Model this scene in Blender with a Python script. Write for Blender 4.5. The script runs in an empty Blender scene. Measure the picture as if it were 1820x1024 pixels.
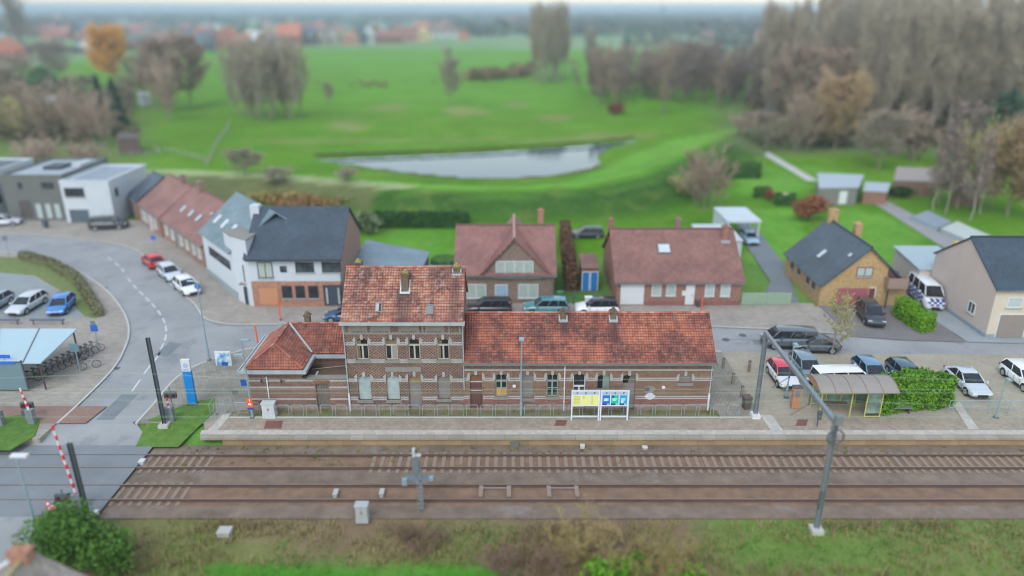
import bpy, bmesh, math, random
from mathutils import Vector, Matrix, geometry, noise as mnoise
R = random.Random(7)
rad = math.radians
C = bpy.context.scene.collection
scene = bpy.context.scene
# ------------------------------------------------------------------ survey of the site
CAMH, PITCH, F = 28.5, rad(21.0), 1300.0
def ang(py): return PITCH + math.atan((py - 512.0) / F)
def G(px, py, z=0.0):
    """ground point seen at a photo pixel, for a surface at height z"""
    a = ang(py); Y = (CAMH - z) / math.tan(a)
    d = Y * math.cos(PITCH) + (CAMH - z) * math.sin(PITCH)
    return ((px - 910.0) * d / F, Y)
def P(px, py, Y):
    """x and height of a point seen at a photo pixel, at distance Y"""
    dz = Y * math.tan(ang(py))
    d = Y * math.cos(PITCH) + dz * math.sin(PITCH)
    return ((px - 910.0) * d / F, CAMH - dz)
def S(r, g, b):
    f = lambda c: (c / 255.0) / 12.92 if c <= 10 else (((c / 255.0) + .055) / 1.055) ** 2.4
    return (f(r), f(g), f(b))

# ------------------------------------------------------------------ materials
MATS = {}
def nmat(name):
    m = bpy.data.materials.new(name); m.use_nodes = True
    nt = m.node_tree; b = nt.nodes['Principled BSDF']
    return m, nt, b
def nd(nt, t, **kw):
    n = nt.nodes.new(t)
    for k, v in kw.items():
        if k in n.inputs.keys(): n.inputs[k].default_value = v
        else: setattr(n, k, v)
    return n
def mixc(nt, fac, a, b, mode='MIX'):
    n = nt.nodes.new('ShaderNodeMix'); n.data_type = 'RGBA'; n.blend_type = mode
    for s, v in ((n.inputs[0], fac), (n.inputs[6], a), (n.inputs[7], b)):
        if hasattr(v, 'is_linked') or isinstance(v, bpy.types.NodeSocket): nt.links.new(v, s)
        elif isinstance(v, (int, float)): s.default_value = v
        else: s.default_value = (*v[:3], 1)
    return n.outputs[2]
def math_(nt, op, a, b=None, c=None):
    n = nt.nodes.new('ShaderNodeMath'); n.operation = op
    for i, v in enumerate((a, b, c)):
        if v is None: continue
        if isinstance(v, bpy.types.NodeSocket): nt.links.new(v, n.inputs[i])
        else: n.inputs[i].default_value = v
    return n.outputs[0]
def ramp(nt, fac, stops):
    n = nt.nodes.new('ShaderNodeValToRGB'); cr = n.color_ramp
    while len(cr.elements) < len(stops): cr.elements.new(.5)
    for e, (p, c) in zip(cr.elements, stops):
        e.position = p; e.color = (*c[:3], 1) if not isinstance(c, (int, float)) else (c, c, c, 1)
    nt.links.new(fac, n.inputs[0]); return n.outputs[0]
def noise(nt, vec, scale, detail=4, rough=.55):
    n = nd(nt, 'ShaderNodeTexNoise'); n.inputs['Scale'].default_value = scale
    n.inputs['Detail'].default_value = detail; n.inputs['Roughness'].default_value = rough
    if vec is not None: nt.links.new(vec, n.inputs['Vector'])
    return n.outputs[0]
def objcoord(nt): return nd(nt, 'ShaderNodeTexCoord').outputs['Object']
def bump(nt, b, h, strength=.3, dist=.02):
    n = nd(nt, 'ShaderNodeBump'); n.inputs['Strength'].default_value = strength; n.inputs['Distance'].default_value = dist
    nt.links.new(h, n.inputs['Height']); nt.links.new(n.outputs[0], b.inputs['Normal'])

def plain(name, col, rough=.6, var=.12, scale=3.0, metal=0.0, coat=0.0, bmp=0.0, spec=.5):
    """a slightly uneven painted / plastered / metal surface"""
    key = name
    if key in MATS: return MATS[key]
    m, nt, b = nmat(name)
    v = objcoord(nt)
    n1 = noise(nt, v, scale, 5); n2 = noise(nt, v, scale * 9, 3)
    s = math_(nt, 'ADD', math_(nt, 'MULTIPLY', n1, .7), math_(nt, 'MULTIPLY', n2, .3))
    lo = tuple(max(0, c * (1 - var)) for c in col); hi = tuple(min(1, c * (1 + var)) for c in col)
    c = ramp(nt, s, [(.3, lo), (.7, hi)])
    nt.links.new(c, b.inputs['Base Color'])
    b.inputs['Roughness'].default_value = rough; b.inputs['Metallic'].default_value = metal
    b.inputs['Specular IOR Level'].default_value = spec
    if coat: b.inputs['Coat Weight'].default_value = coat; b.inputs['Coat Roughness'].default_value = .05
    if bmp: bump(nt, b, n2, bmp, .02)
    MATS[key] = m; return m

def brick(name, c1, c2, mortar, bw=.22, bh=.075, diaper=None, stain=.25, rough=.85):
    """brick wall; u runs along the wall whichever way it faces, v is the height"""
    if name in MATS: return MATS[name]
    m, nt, b = nmat(name)
    v = objcoord(nt)
    sx = nd(nt, 'ShaderNodeSeparateXYZ'); nt.links.new(v, sx.inputs[0])
    u = math_(nt, 'ADD', sx.outputs[0], sx.outputs[1])
    cv = nd(nt, 'ShaderNodeCombineXYZ'); nt.links.new(u, cv.inputs[0]); nt.links.new(sx.outputs[2], cv.inputs[1])
    t = nd(nt, 'ShaderNodeTexBrick'); nt.links.new(cv.outputs[0], t.inputs['Vector'])
    t.inputs['Scale'].default_value = 1.0; t.inputs['Brick Width'].default_value = bw; t.inputs['Row Height'].default_value = bh
    t.inputs['Mortar Size'].default_value = .008; t.inputs['Bias'].default_value = 0
    t.inputs['Color1'].default_value = (*c1, 1); t.inputs['Color2'].default_value = (*c2, 1); t.inputs['Mortar'].default_value = (*mortar, 1)
    col = t.outputs['Color']
    if diaper:
        # lozenge pattern laid in darker and paler bricks
        dk, lt, per, amt = diaper
        a = math_(nt, 'ADD', math_(nt, 'DIVIDE', u, per), math_(nt, 'DIVIDE', sx.outputs[2], per * .82))
        c = math_(nt, 'SUBTRACT', math_(nt, 'DIVIDE', u, per), math_(nt, 'DIVIDE', sx.outputs[2], per * .82))
        fa = math_(nt, 'ABSOLUTE', math_(nt, 'SUBTRACT', math_(nt, 'FRACT', a), .5))
        fc = math_(nt, 'ABSOLUTE', math_(nt, 'SUBTRACT', math_(nt, 'FRACT', c), .5))
        mn = math_(nt, 'MINIMUM', fa, fc)
        line = math_(nt, 'LESS_THAN', mn, .13)
        core = math_(nt, 'MULTIPLY', math_(nt, 'GREATER_THAN', fa, .34), math_(nt, 'GREATER_THAN', fc, .34))
        brk = noise(nt, cv.outputs[0], 9.0, 2)
        col = mixc(nt, math_(nt, 'MULTIPLY', line, ramp(nt, brk, [(.3, amt * .4), (.6, amt)])), col, lt)
        col = mixc(nt, math_(nt, 'MULTIPLY', core, amt), col, dk)
    n1 = noise(nt, v, .55, 6, .65); n3 = noise(nt, v, 14, 2); n4 = noise(nt, v, 4.5, 3, .7)
    col = mixc(nt, .55, col, ramp(nt, n4, [(.32, (.42, .40, .44)), (.5, (.95, .93, .92)), (.68, (1.35, 1.25, 1.15))]), 'MULTIPLY')
    col = mixc(nt, stain, col, ramp(nt, n1, [(.3, .35), (.7, 1.0)]), 'MULTIPLY')
    col = mixc(nt, .35, col, ramp(nt, n3, [(.3, .55), (.7, 1.0)]), 'MULTIPLY')
    nt.links.new(col, b.inputs['Base Color']); b.inputs['Roughness'].default_value = rough
    bump(nt, b, t.outputs['Fac'], -.35, .01)
    MATS[name] = m; return m

def tiles(name, stops, soot=.5, dirt_shade=(.07, .055, .05), pale=0.0, palec=(.6, .5, .45), rough=.8, big=.55, seed=0.0, joint=.75, stains=()):
    """roof tiles: UV is counted in tiles, each tile has its own tint; soot and lichen in patches"""
    if name in MATS: return MATS[name]
    m, nt, b = nmat(name)
    uv = nd(nt, 'ShaderNodeTexCoord').outputs['UV']
    fl = nd(nt, 'ShaderNodeVectorMath', operation='FLOOR'); nt.links.new(uv, fl.inputs[0])
    wn = nd(nt, 'ShaderNodeTexWhiteNoise', noise_dimensions='2D'); nt.links.new(fl.outputs[0], wn.inputs['Vector'])
    mp = nd(nt, 'ShaderNodeMapping'); mp.inputs['Location'].default_value = (seed, seed * .7, 0); mp.inputs['Scale'].default_value = (.2, .25, 1)
    nt.links.new(uv, mp.inputs['Vector'])
    n1 = noise(nt, mp.outputs[0], big, 5, .6); n2 = noise(nt, mp.outputs[0], 2.3, 4, .6); n3 = noise(nt, mp.outputs[0], 12, 3)
    f = math_(nt, 'ADD', math_(nt, 'MULTIPLY', wn.outputs[0], .34), math_(nt, 'MULTIPLY', ramp(nt, n1, [(.33, 0.0), (.67, 1.0)]), .66))
    col = ramp(nt, f, stops)
    if pale: col = mixc(nt, math_(nt, 'MULTIPLY', ramp(nt, n2, [(.45, 0.0), (.62, 1.0)]), pale), col, palec)
    # overlap shadow painted as dark lines along the courses and tile edges
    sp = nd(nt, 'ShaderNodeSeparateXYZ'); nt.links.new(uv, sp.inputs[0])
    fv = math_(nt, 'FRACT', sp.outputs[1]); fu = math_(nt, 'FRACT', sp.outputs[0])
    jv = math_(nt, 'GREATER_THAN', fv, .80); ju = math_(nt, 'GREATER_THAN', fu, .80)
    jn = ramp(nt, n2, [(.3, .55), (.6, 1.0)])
    # rain streaks: noise stretched along the slope
    mp2 = nd(nt, 'ShaderNodeMapping'); mp2.inputs['Scale'].default_value = (.16, .05, 1); nt.links.new(uv, mp2.inputs['Vector'])
    st = noise(nt, mp2.outputs[0], 1.6, 4, .6)
    col = mixc(nt, math_(nt, 'MULTIPLY', ramp(nt, st, [(.5, 0.0), (.68, 1.0)]), soot), col, dirt_shade)
    col = mixc(nt, math_(nt, 'MULTIPLY', ramp(nt, n3, [(.5, 0.0), (.7, 1.0)]), .35), col, dirt_shade)
    for uc, w, v0, v1, amt in stains:      # soot washed down from a chimney
        a = nd(nt, 'ShaderNodeMapRange', interpolation_type='SMOOTHSTEP'); nt.links.new(math_(nt, 'ABSOLUTE', math_(nt, 'SUBTRACT', sp.outputs[0], uc)), a.inputs[0])
        a.inputs[1].default_value = w; a.inputs[2].default_value = w * .3
        c1 = nd(nt, 'ShaderNodeMapRange', interpolation_type='SMOOTHSTEP'); nt.links.new(sp.outputs[1], c1.inputs[0]); c1.inputs[1].default_value = v0; c1.inputs[2].default_value = v0 + 4
        e_ = math_(nt, 'MULTIPLY', math_(nt, 'MULTIPLY', a.outputs[0], c1.outputs[0]), math_(nt, 'LESS_THAN', sp.outputs[1], v1))
        col = mixc(nt, math_(nt, 'MULTIPLY', math_(nt, 'MULTIPLY', e_, amt), ramp(nt, n2, [(.25, .5), (.6, 1.0)])), col, dirt_shade)
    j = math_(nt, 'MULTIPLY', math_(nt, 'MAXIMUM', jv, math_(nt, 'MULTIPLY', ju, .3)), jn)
    col = mixc(nt, math_(nt, 'MULTIPLY', j, joint), col, dirt_shade)
    hv = nd(nt, 'ShaderNodeHueSaturation'); hv.inputs['Saturation'].default_value = 1.0; nt.links.new(col, hv.inputs['Color']); nt.links.new(hv.outputs[0], b.inputs['Base Color']); b.inputs['Roughness'].default_value = rough
    MATS[name] = m; return m

def ribbed(name, col, period=.33, axis='V', rough=.6, var=.1, dark=.55, joints=True):
    """slates / roof sheets in courses, from UV in metres"""
    if name in MATS: return MATS[name]
    m, nt, b = nmat(name)
    uv = nd(nt, 'ShaderNodeTexCoord').outputs['UV']
    t = nd(nt, 'ShaderNodeTexBrick'); nt.links.new(uv, t.inputs['Vector'])
    t.inputs['Scale'].default_value = 1; t.inputs['Brick Width'].default_value = period * .75; t.inputs['Row Height'].default_value = period
    t.inputs['Mortar Size'].default_value = period * .06 if joints else 0
    a = tuple(c * (1 - var) for c in col); h = tuple(min(1, c * (1 + var)) for c in col)
    t.inputs['Color1'].default_value = (*a, 1); t.inputs['Color2'].default_value = (*h, 1)
    t.inputs['Mortar'].default_value = (*[c * dark for c in col], 1)
    n1 = noise(nt, uv, .35, 5, .6)
    c = mixc(nt, .7, t.outputs['Color'], ramp(nt, n1, [(.3, .6), (.7, 1.15)]), 'MULTIPLY'); n5 = noise(nt, uv, 1.7, 5, .65)
    c = mixc(nt, .5, c, ramp(nt, n5, [(.3, .62), (.7, 1.2)]), 'MULTIPLY')
    nt.links.new(c, b.inputs['Base Color']); b.inputs['Roughness'].default_value = rough
    bump(nt, b, t.outputs['Fac'], -.5, .02)
    MATS[name] = m; return m

def glass(name='window_glass', col=(.03, .04, .05), rough=.08):
    if name in MATS: return MATS[name]
    m, nt, b = nmat(name)
    v = objcoord(nt); n = noise(nt, v, 1.3, 2)
    nt.links.new(ramp(nt, n, [(.35, tuple(c * .6 for c in col)), (.65, tuple(c * 1.5 for c in col))]), b.inputs['Base Color'])
    b.inputs['Roughness'].default_value = rough; b.inputs['Specular IOR Level'].default_value = .6
    MATS[name] = m; return m

def foliage(name, dark, light, scale=1.2, rough=.7, trans=0.0):
    if name in MATS: return MATS[name]
    m, nt, b = nmat(name)
    v = objcoord(nt); oi = nd(nt, 'ShaderNodeObjectInfo')
    n = noise(nt, v, scale, 3); n2 = noise(nt, v, scale * 7, 2)
    f = math_(nt, 'ADD', math_(nt, 'MULTIPLY', n, .55), math_(nt, 'MULTIPLY', n2, .45))
    f = math_(nt, 'ADD', f, math_(nt, 'MULTIPLY', math_(nt, 'SUBTRACT', oi.outputs['Random'], .5), .22))
    nt.links.new(ramp(nt, f, [(.32, dark), (.68, light)]), b.inputs['Base Color'])
    b.inputs['Roughness'].default_value = rough; b.inputs['Specular IOR Level'].default_value = .2
    MATS[name] = m; return m

# ------------------------------------------------------------------ mesh building
WORLD = {}
class MB:
    def __init__(s): s.v = []; s.f = []; s.uv = []; s.sm = False
    def quad(s, a, b, c, d, uv=None):
        i = len(s.v); s.v += [tuple(a), tuple(b), tuple(c), tuple(d)]; s.f.append((i, i + 1, i + 2, i + 3)); s.uv.append(uv)
    def tri(s, a, b, c, uv=None):
        i = len(s.v); s.v += [tuple(a), tuple(b), tuple(c)]; s.f.append((i, i + 1, i + 2)); s.uv.append(uv)
    def ngon(s, pts, uv=None):
        i = len(s.v); s.v += [tuple(p) for p in pts]; s.f.append(tuple(range(i, i + len(pts)))); s.uv.append(uv)
    def box(s, x0, x1, y0, y1, z0, z1, M=None):
        p = [(x0, y0, z0), (x1, y0, z0), (x1, y1, z0), (x0, y1, z0), (x0, y0, z1), (x1, y0, z1), (x1, y1, z1), (x0, y1, z1)]
        if M is not None: p = [tuple(M @ Vector(q)) for q in p]
        i = len(s.v); s.v += p
        for f in ((3, 2, 1, 0), (4, 5, 6, 7), (0, 1, 5, 4), (1, 2, 6, 5), (2, 3, 7, 6), (3, 0, 4, 7)):
            s.f.append(tuple(i + k for k in f)); s.uv.append(None)
    def prism(s, poly, z0, z1, bottom=True):
        n = len(poly); i = len(s.v)
        area = sum(poly[k][0] * poly[(k + 1) % n][1] - poly[(k + 1) % n][0] * poly[k][1] for k in range(n))
        if area < 0: poly = poly[::-1]
        s.v += [(x, y, z0) for x, y in poly] + [(x, y, z1) for x, y in poly]
        for k in range(n):
            s.f.append((i + k, i + (k + 1) % n, i + n + (k + 1) % n, i + n + k)); s.uv.append(None)
        tr = geometry.tessellate_polygon([[Vector((x, y, 0)) for x, y in poly]])
        for t in tr:
            a, b, c = t
            pa, pb, pc = poly[a], poly[b], poly[c]
            if (pb[0] - pa[0]) * (pc[1] - pa[1]) - (pb[1] - pa[1]) * (pc[0] - pa[0]) < 0: b, c = c, b
            s.f.append((i + n + a, i + n + b, i + n + c)); s.uv.append(None)
    def tube(s, pts, r, n=6, r2=None, cap=True):
        pts = [Vector(p) for p in pts]; m = len(pts); i0 = len(s.v)
        for k, p in enumerate(pts):
            d = (pts[min(k + 1, m - 1)] - pts[max(k - 1, 0)]).normalized()
            a = d.orthogonal().normalized() if abs(d.z) > .9 else d.cross(Vector((0, 0, 1))).normalized()
            b = d.cross(a)
            rr = r if r2 is None else r + (r2 - r) * k / max(1, m - 1)
            for j in range(n):
                t = 2 * math.pi * j / n
                s.v.append(tuple(p + (a * math.cos(t) + b * math.sin(t)) * rr))
        for k in range(m - 1):
            for j in range(n):
                s.f.append((i0 + k * n + j, i0 + k * n + (j + 1) % n, i0 + (k + 1) * n + (j + 1) % n, i0 + (k + 1) * n + j)); s.uv.append(None)
        if cap:
            s.f.append(tuple(i0 + j for j in reversed(range(n)))); s.uv.append(None)
            s.f.append(tuple(i0 + (m - 1) * n + j for j in range(n))); s.uv.append(None)
    def ring(s, c, r, rt, axis='y', n=20, k=6):
        """torus"""
        i0 = len(s.v)
        for a in range(n):
            t = 2 * math.pi * a / n
            for b in range(k):
                u = 2 * math.pi * b / k
                q = r + rt * math.cos(u); h = rt * math.sin(u)
                x, y = q * math.cos(t), q * math.sin(t)
                p = {'y': (x, h, y), 'x': (h, x, y), 'z': (x, y, h)}[axis]
                s.v.append((c[0] + p[0], c[1] + p[1], c[2] + p[2]))
        for a in range(n):
            for b in range(k):
                s.f.append((i0 + a * k + b, i0 + ((a + 1) % n) * k + b, i0 + ((a + 1) % n) * k + (b + 1) % k, i0 + a * k + (b + 1) % k)); s.uv.append(None)
    def build(s, name, mat, parent=None, smooth=False, mats=None):
        off = Vector((0, 0, 0))
        if parent is not None:
            r = parent
            while r.parent is not None: r = r.parent
            off = WORLD.get(r.name, off)
        me = bpy.data.meshes.new(name)
        me.from_pydata([(x - off[0], y - off[1], z - off[2]) for x, y, z in s.v], [], s.f)
        if any(u is not None for u in s.uv):
            l = me.uv_layers.new(name='UVMap'); k = 0
            for u, f in zip(s.uv, s.f):
                for j in range(len(f)):
                    l.data[k].uv = u[j] if u is not None else (0, 0); k += 1
        me.materials.append(mat)
        if smooth:
            me.polygons.foreach_set('use_smooth', [True] * len(me.polygons))
        me.update()
        o = bpy.data.objects.new(name, me); C.objects.link(o)
        if parent is not None: o.parent = parent
        return o
def tag(o, label, cat, group=None, kind=None):
    if label: o['label'] = label
    if cat: o['category'] = cat
    if group: o['group'] = group
    if kind: o['kind'] = kind
    return o
def thing(name, label, cat, loc=(0, 0, 0), rz=0, group=None, world=False):
    o = bpy.data.objects.new(name, None); C.objects.link(o)
    o.empty_display_size = .3
    o.location = loc; o.rotation_euler = (0, 0, rz)
    if world: WORLD[o.name] = Vector(loc)
    return tag(o, label, cat, group)
def copy_tree(o, parent=None):
    c = o.copy(); C.objects.link(c); c.parent = parent
    for ch in o.children: copy_tree(ch, c)
    return c
def struct(o): o['kind'] = 'structure'; return o
def bx(name, mat, parent, x0, x1, y0, y1, z0, z1):
    m = MB(); m.box(x0, x1, y0, y1, z0, z1); return m.build(name, mat, parent)
# ------------------------------------------------------------------ ground
CREST = [G(px, py, 2.5) for px, py in [(-260, 296), (-60, 300), (120, 302), (300, 305), (450, 311), (600, 322), (750, 334), (900, 338), (1040, 331), (1130, 313), (1190, 288), (1235, 262), (1290, 238), (1420, 214)]]
POND = [G(px, py) for px, py in [(560, 280), (605, 278.5), (700, 275), (800, 271), (930, 264), (1030, 257), (1100, 250), (1125, 247), (1072, 262), (1060, 276), (1056, 291), (1030, 300), (985, 308), (900, 313), (830, 311.5), (760, 306), (690, 298), (640, 291)]]
def seg_dist(x, y, pl):
    best = 1e9; side = 0
    for (ax, ay), (bx_, by) in zip(pl, pl[1:]):
        dx, dy = bx_ - ax, by - ay
        t = max(0, min(1, ((x - ax) * dx + (y - ay) * dy) / (dx * dx + dy * dy)))
        qx, qy = ax + t * dx, ay + t * dy
        d = math.hypot(x - qx, y - qy)
        if d < best: best = d; side = dx * (y - ay) - dy * (x - ax)
    return best, side
def inside(x, y, poly):
    c = False; n = len(poly); j = n - 1
    for i in range(n):
        if (poly[i][1] > y) != (poly[j][1] > y) and x < (poly[j][0] - poly[i][0]) * (y - poly[i][1]) / (poly[j][1] - poly[i][1]) + poly[i][0]: c = not c
        j = i
    return c
def sm(a, b, t):
    t = max(0, min(1, (t - a) / (b - a))); return t * t * (3 - 2 * t)
def gz(x, y):
    if y < 60:
        z = -.2 + (-.58) * (1 - sm(44.2, 46.4, y))
        if y < 37: z += .12 * sm(37, 35, y) + .12 * mnoise.noise(Vector((x * .3, y * .3, 0)))
        return z
    z = -.2
    if 85 < y < 260:
        d, side = seg_dist(x, y, CREST)
        z += 2.7 * (1 - (sm(2.0, 10.5, d) if side < 0 else sm(2.0, 9.0, d)))
        if 118 < y < 175 and -60 < x < 50:
            if inside(x, y, POND): z = -1.2
            else:
                dd, _ = seg_dist(x, y, POND + POND[:1])
                z = min(z, -.2 + .3) if dd < 1.5 else z
                if dd < 5: z = z * sm(1, 5, dd) + (-.25) * (1 - sm(1, 5, dd)) if z > 0 else z
    z += .25 * mnoise.noise(Vector((x * .02, y * .02, 3))) * sm(110, 200, y)
    return z
GREEN = S(100, 144, 32); GREEN2 = S(86, 133, 28); GREEN3 = S(96, 150, 36)
DRY = S(150, 140, 100); EARTH = S(120, 104, 88)
def lerp(a, b, t): return tuple(p + (q - p) * t for p, q in zip(a, b))
PATCH = [(830, 197, 45, 9), (617, 222, 38, 10), (975, 208, 38, 6), (700, 190, 40, 6), (910, 185, 30, 6), (880, 246, 220, 5), (560, 250, 120, 5), (1110, 240, 70, 6)]
LAWN = [[G(*p) for p in q] for q in (
    [(665, 408), (820, 408), (815, 470), (690, 470)],
    [(1330, 370), (1420, 370), (1440, 430), (1400, 470), (1330, 470)],
    [(1470, 370), (1530, 365), (1640, 420), (1650, 480), (1570, 470), (1500, 420)],
    [(1300, 290), (1345, 275), (1450, 330), (1430, 345), (1320, 345)],
    [(1380, 270), (1560, 330), (1480, 330), (1440, 310)])]
def gcol(x, y):
    n = mnoise.noise(Vector((x * .012, y * .012, 0))); n2 = mnoise.noise(Vector((x * .09, y * .09, 5)))
    if y < 44:
        n3 = mnoise.noise(Vector((x * .22, y * .5, 9)))
        c = lerp(S(116, 122, 72), S(134, 114, 90), sm(-.35, .25, n2 + .35 * n3))
        if x > 12: c = lerp(c, S(102, 136, 62), .6)
        if y < 33 and -18 < x < 1.5: c = lerp(c, S(72, 138, 40), sm(32.9, 32.3, y + n2 * .5) * sm(1.5, -.5, x) * sm(-18, -16, x))
        if abs(x - 5) < 4 + n2: c = lerp(c, S(128, 108, 88), .7)
        return c
    if y < 85:
        c = lerp(S(82, 130, 52), S(104, 140, 66), .5 + n2)
    elif y < 400:
        c = lerp(GREEN, GREEN2, .5 + n * 1.2 + n2 * .3)
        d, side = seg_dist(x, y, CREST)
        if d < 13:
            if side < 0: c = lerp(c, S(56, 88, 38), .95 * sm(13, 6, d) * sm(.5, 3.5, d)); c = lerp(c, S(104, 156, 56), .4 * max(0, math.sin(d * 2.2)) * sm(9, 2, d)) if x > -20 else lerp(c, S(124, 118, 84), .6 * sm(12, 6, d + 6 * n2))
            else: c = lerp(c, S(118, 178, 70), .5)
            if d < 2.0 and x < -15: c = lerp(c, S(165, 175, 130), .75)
        if y > 205: c = lerp(c, GREEN3, sm(205, 250, y) * (.2 + .6 * sm(-75, -40, x + (y - 205) * .1)))
    else:
        k = math.floor(mnoise.noise(Vector((x * .0022, y * .0016, 1))) * 6)
        opts = [S(118, 150, 98), S(128, 142, 108), S(138, 136, 116), S(116, 150, 94), S(108, 124, 96), S(130, 154, 112)]
        c = GREEN3 if (y < 560 and -250 < x < 120) else opts[k % 6]
    px = 910 + x * F / (y * math.cos(PITCH) + CAMH * math.sin(PITCH))
    py = 512 + F * math.tan(math.atan2(CAMH, y) - PITCH)
    if 150 < py < 330:
        for cx, cy, rx, ry in PATCH:
            q = ((px - cx) / rx) ** 2 + ((py - cy) / ry) ** 2
            if q < 1.4: c = lerp(c, DRY, (.5 if rx < 100 else .3) * sm(1.4, .3, q + n2 * 1.2))
        if px < 300 and 140 < py: c = lerp(c, S(118, 122, 84), .55 * sm(300, 210, px + 40 * n2) * sm(140, 165, py))
        if px > 1230 and py < 285: c = lerp(c, S(112, 118, 88), .75 * sm(1235, 1340, px + 60 * n2) * sm(285, 262, py))
    if 60 < y < 140:
        for q in LAWN:
            if inside(x, y, q): c = lerp(S(86, 142, 40), S(106, 158, 56), .5 + n2 + .5 * n); break
        if 118 < y < 175 and -60 < x < 50:
            dd, _ = seg_dist(x, y, POND + POND[:1])
            if dd < 2.5 and y > 130: c = lerp(c, S(92, 84, 58), .8)
    if 262 < 0: pass
    return c
def axis(parts):
    out = []
    for a, b, s in parts:
        n = max(1, round((b - a) / s)); out += [a + (b - a) * i / n for i in range(n)]
    out.append(parts[-1][1]); return out
XS = axis([(-9000, -1500, 700), (-1500, -500, 60), (-500, -130, 14), (-130, 130, 1.9), (130, 500, 14), (500, 1500, 60), (1500, 9000, 700)])
YS = axis([(-60, 20, 16), (20, 48, .7), (48, 90, 2), (90, 175, 1.6), (175, 330, 4), (330, 700, 13), (700, 2000, 65), (2000, 9500, 600)])
verts = [(x, y, gz(x, y)) for y in YS for x in XS]
W_ = len(XS)
faces = [(j * W_ + i, j * W_ + i + 1, (j + 1) * W_ + i + 1, (j + 1) * W_ + i) for j in range(len(YS) - 1) for i in range(W_ - 1)]
me = bpy.data.meshes.new('ground'); me.from_pydata(verts, [], faces)
ca = me.color_attributes.new('turf', 'FLOAT_COLOR', 'POINT')
flat = []
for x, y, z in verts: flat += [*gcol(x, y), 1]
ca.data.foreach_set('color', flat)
me.polygons.foreach_set('use_smooth', [True] * len(faces))
m, nt, b = nmat('turf')
at = nd(nt, 'ShaderNodeAttribute'); at.attribute_name = 'turf'
v = objcoord(nt)
n1 = noise(nt, v, .8, 6, .65); n2 = noise(nt, v, 6, 4, .6); n3 = noise(nt, v, .06, 4)
c = mixc(nt, .45, at.outputs['Color'], ramp(nt, n1, [(.3, .62), (.7, 1.25)]), 'MULTIPLY')
c = mixc(nt, .45, c, ramp(nt, n2, [(.3, .6), (.7, 1.25)]), 'MULTIPLY')
c = mixc(nt, .6, c, ramp(nt, n3, [(.35, .8), (.65, 1.15)]), 'MULTIPLY')
n6 = noise(nt, v, .17, 6, .68); n7 = noise(nt, v, 1.9, 4, .7)
c = mixc(nt, ramp(nt, n6, [(.5, 0.0), (.7, .4)]), c, S(138, 140, 78)); c = mixc(nt, ramp(nt, n7, [(.58, 0.0), (.72, .35)]), c, S(104, 104, 66))
nt.links.new(c, b.inputs['Base Color']); b.inputs['Roughness'].default_value = .95; b.inputs['Specular IOR Level'].default_value = .1
bump(nt, b, n2, .5, .06)
me.materials.append(m)
struct(bpy.data.objects.new('ground', me)); C.objects.link(bpy.data.objects['ground'])

m, nt, b = nmat('pond_water'); b.inputs['Base Color'].default_value = (.03, .075, .12, 1); b.inputs['Roughness'].default_value = .03
b.inputs['Specular IOR Level'].default_value = .42; b.inputs['Specular Tint'].default_value = (.72, .86, 1.0, 1)
v = objcoord(nt); bump(nt, b, noise(nt, v, 1.5, 3), .05, .02)
POND_W = [((x - -3) * 1.06 - 3, (y - 145) * 1.04 + 145) for x, y in POND]
mb = MB(); mb.prism(POND_W, -.6, -.42); struct(mb.build('pond', m))

# ------------------------------------------------------------------ roads and pavements
def surface(name, col, var=.15, sc=.5, fine=25, rough=.9, spots=None, block=None):
    m, nt, b = nmat(name)
    v = objcoord(nt)
    c = ramp(nt, noise(nt, v, sc, 6, .6), [(.3, tuple(k * (1 - var) for k in col)), (.7, tuple(k * (1 + var) for k in col))])
    if block:
        t = nd(nt, 'ShaderNodeTexBrick'); nt.links.new(v, t.inputs['Vector']); t.inputs['Scale'].default_value = 1
        t.inputs['Brick Width'].default_value = block[0]; t.inputs['Row Height'].default_value = block[1]; t.inputs['Mortar Size'].default_value = block[2]
        t.inputs['Color1'].default_value = (.85, .85, .85, 1); t.inputs['Color2'].default_value = (1.08, 1.06, 1.04, 1); t.inputs['Mortar'].default_value = (block[3],) * 3 + (1,)
        c = mixc(nt, 1.0, c, t.outputs['Color'], 'MULTIPLY')
        bump(nt, b, t.outputs['Fac'], -.3, .01)
    f = noise(nt, v, fine, 3)
    c = mixc(nt, .5, c, ramp(nt, f, [(.3, .7), (.7, 1.2)]), 'MULTIPLY')
    if spots:
        c = mixc(nt, ramp(nt, noise(nt, v, spots[1], 5, .7), [(spots[2], 0.0), (spots[2] + .12, spots[3])]), c, spots[0])
    nt.links.new(c, b.inputs['Base Color']); b.inputs['Roughness'].default_value = rough; b.inputs['Specular IOR Level'].default_value = .25
    MATS[name] = m; return m
asph = surface('asphalt', S(150, 151, 152), .13, .2, 30, spots=(S(118, 122, 127), .35, .54, .6))
asph_d = surface('dark_asphalt', S(126, 134, 140), .10, .25, 30)
pave = surface('concrete_pavers', S(163, 155, 146), .10, .3, 20, block=(.44, .22, .012, .72), spots=(S(120, 118, 104), .4, .56, .45))
plaza = surface('plaza_pavers', S(150, 145, 136), .14, .3, 20, block=(.3, .3, .02, .62), spots=(S(112, 112, 96), .5, .52, .6))
plat = surface('platform_tiles', S(163, 150, 136), .10, .5, 25, block=(.3, .3, .012, .8), spots=(S(130, 120, 108), .6, .56, .5))
edge = surface('pale_tactile_tiles', S(188, 182, 174), .07, .6, 25, block=(.3, .3, .012, .85))
kerbm = surface('kerb_concrete', S(186, 184, 180), .08, 1, 20)
paint = surface('road_paint', S(196, 200, 202), .06, 2, 15, spots=(S(150, 154, 156), 5, .55, .7))
def sheet(name, pts, z, mat, thick=None):
    mb = MB(); mb.prism(pts, z - (thick or .03), z); return struct(mb.build(name, mat))
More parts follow.
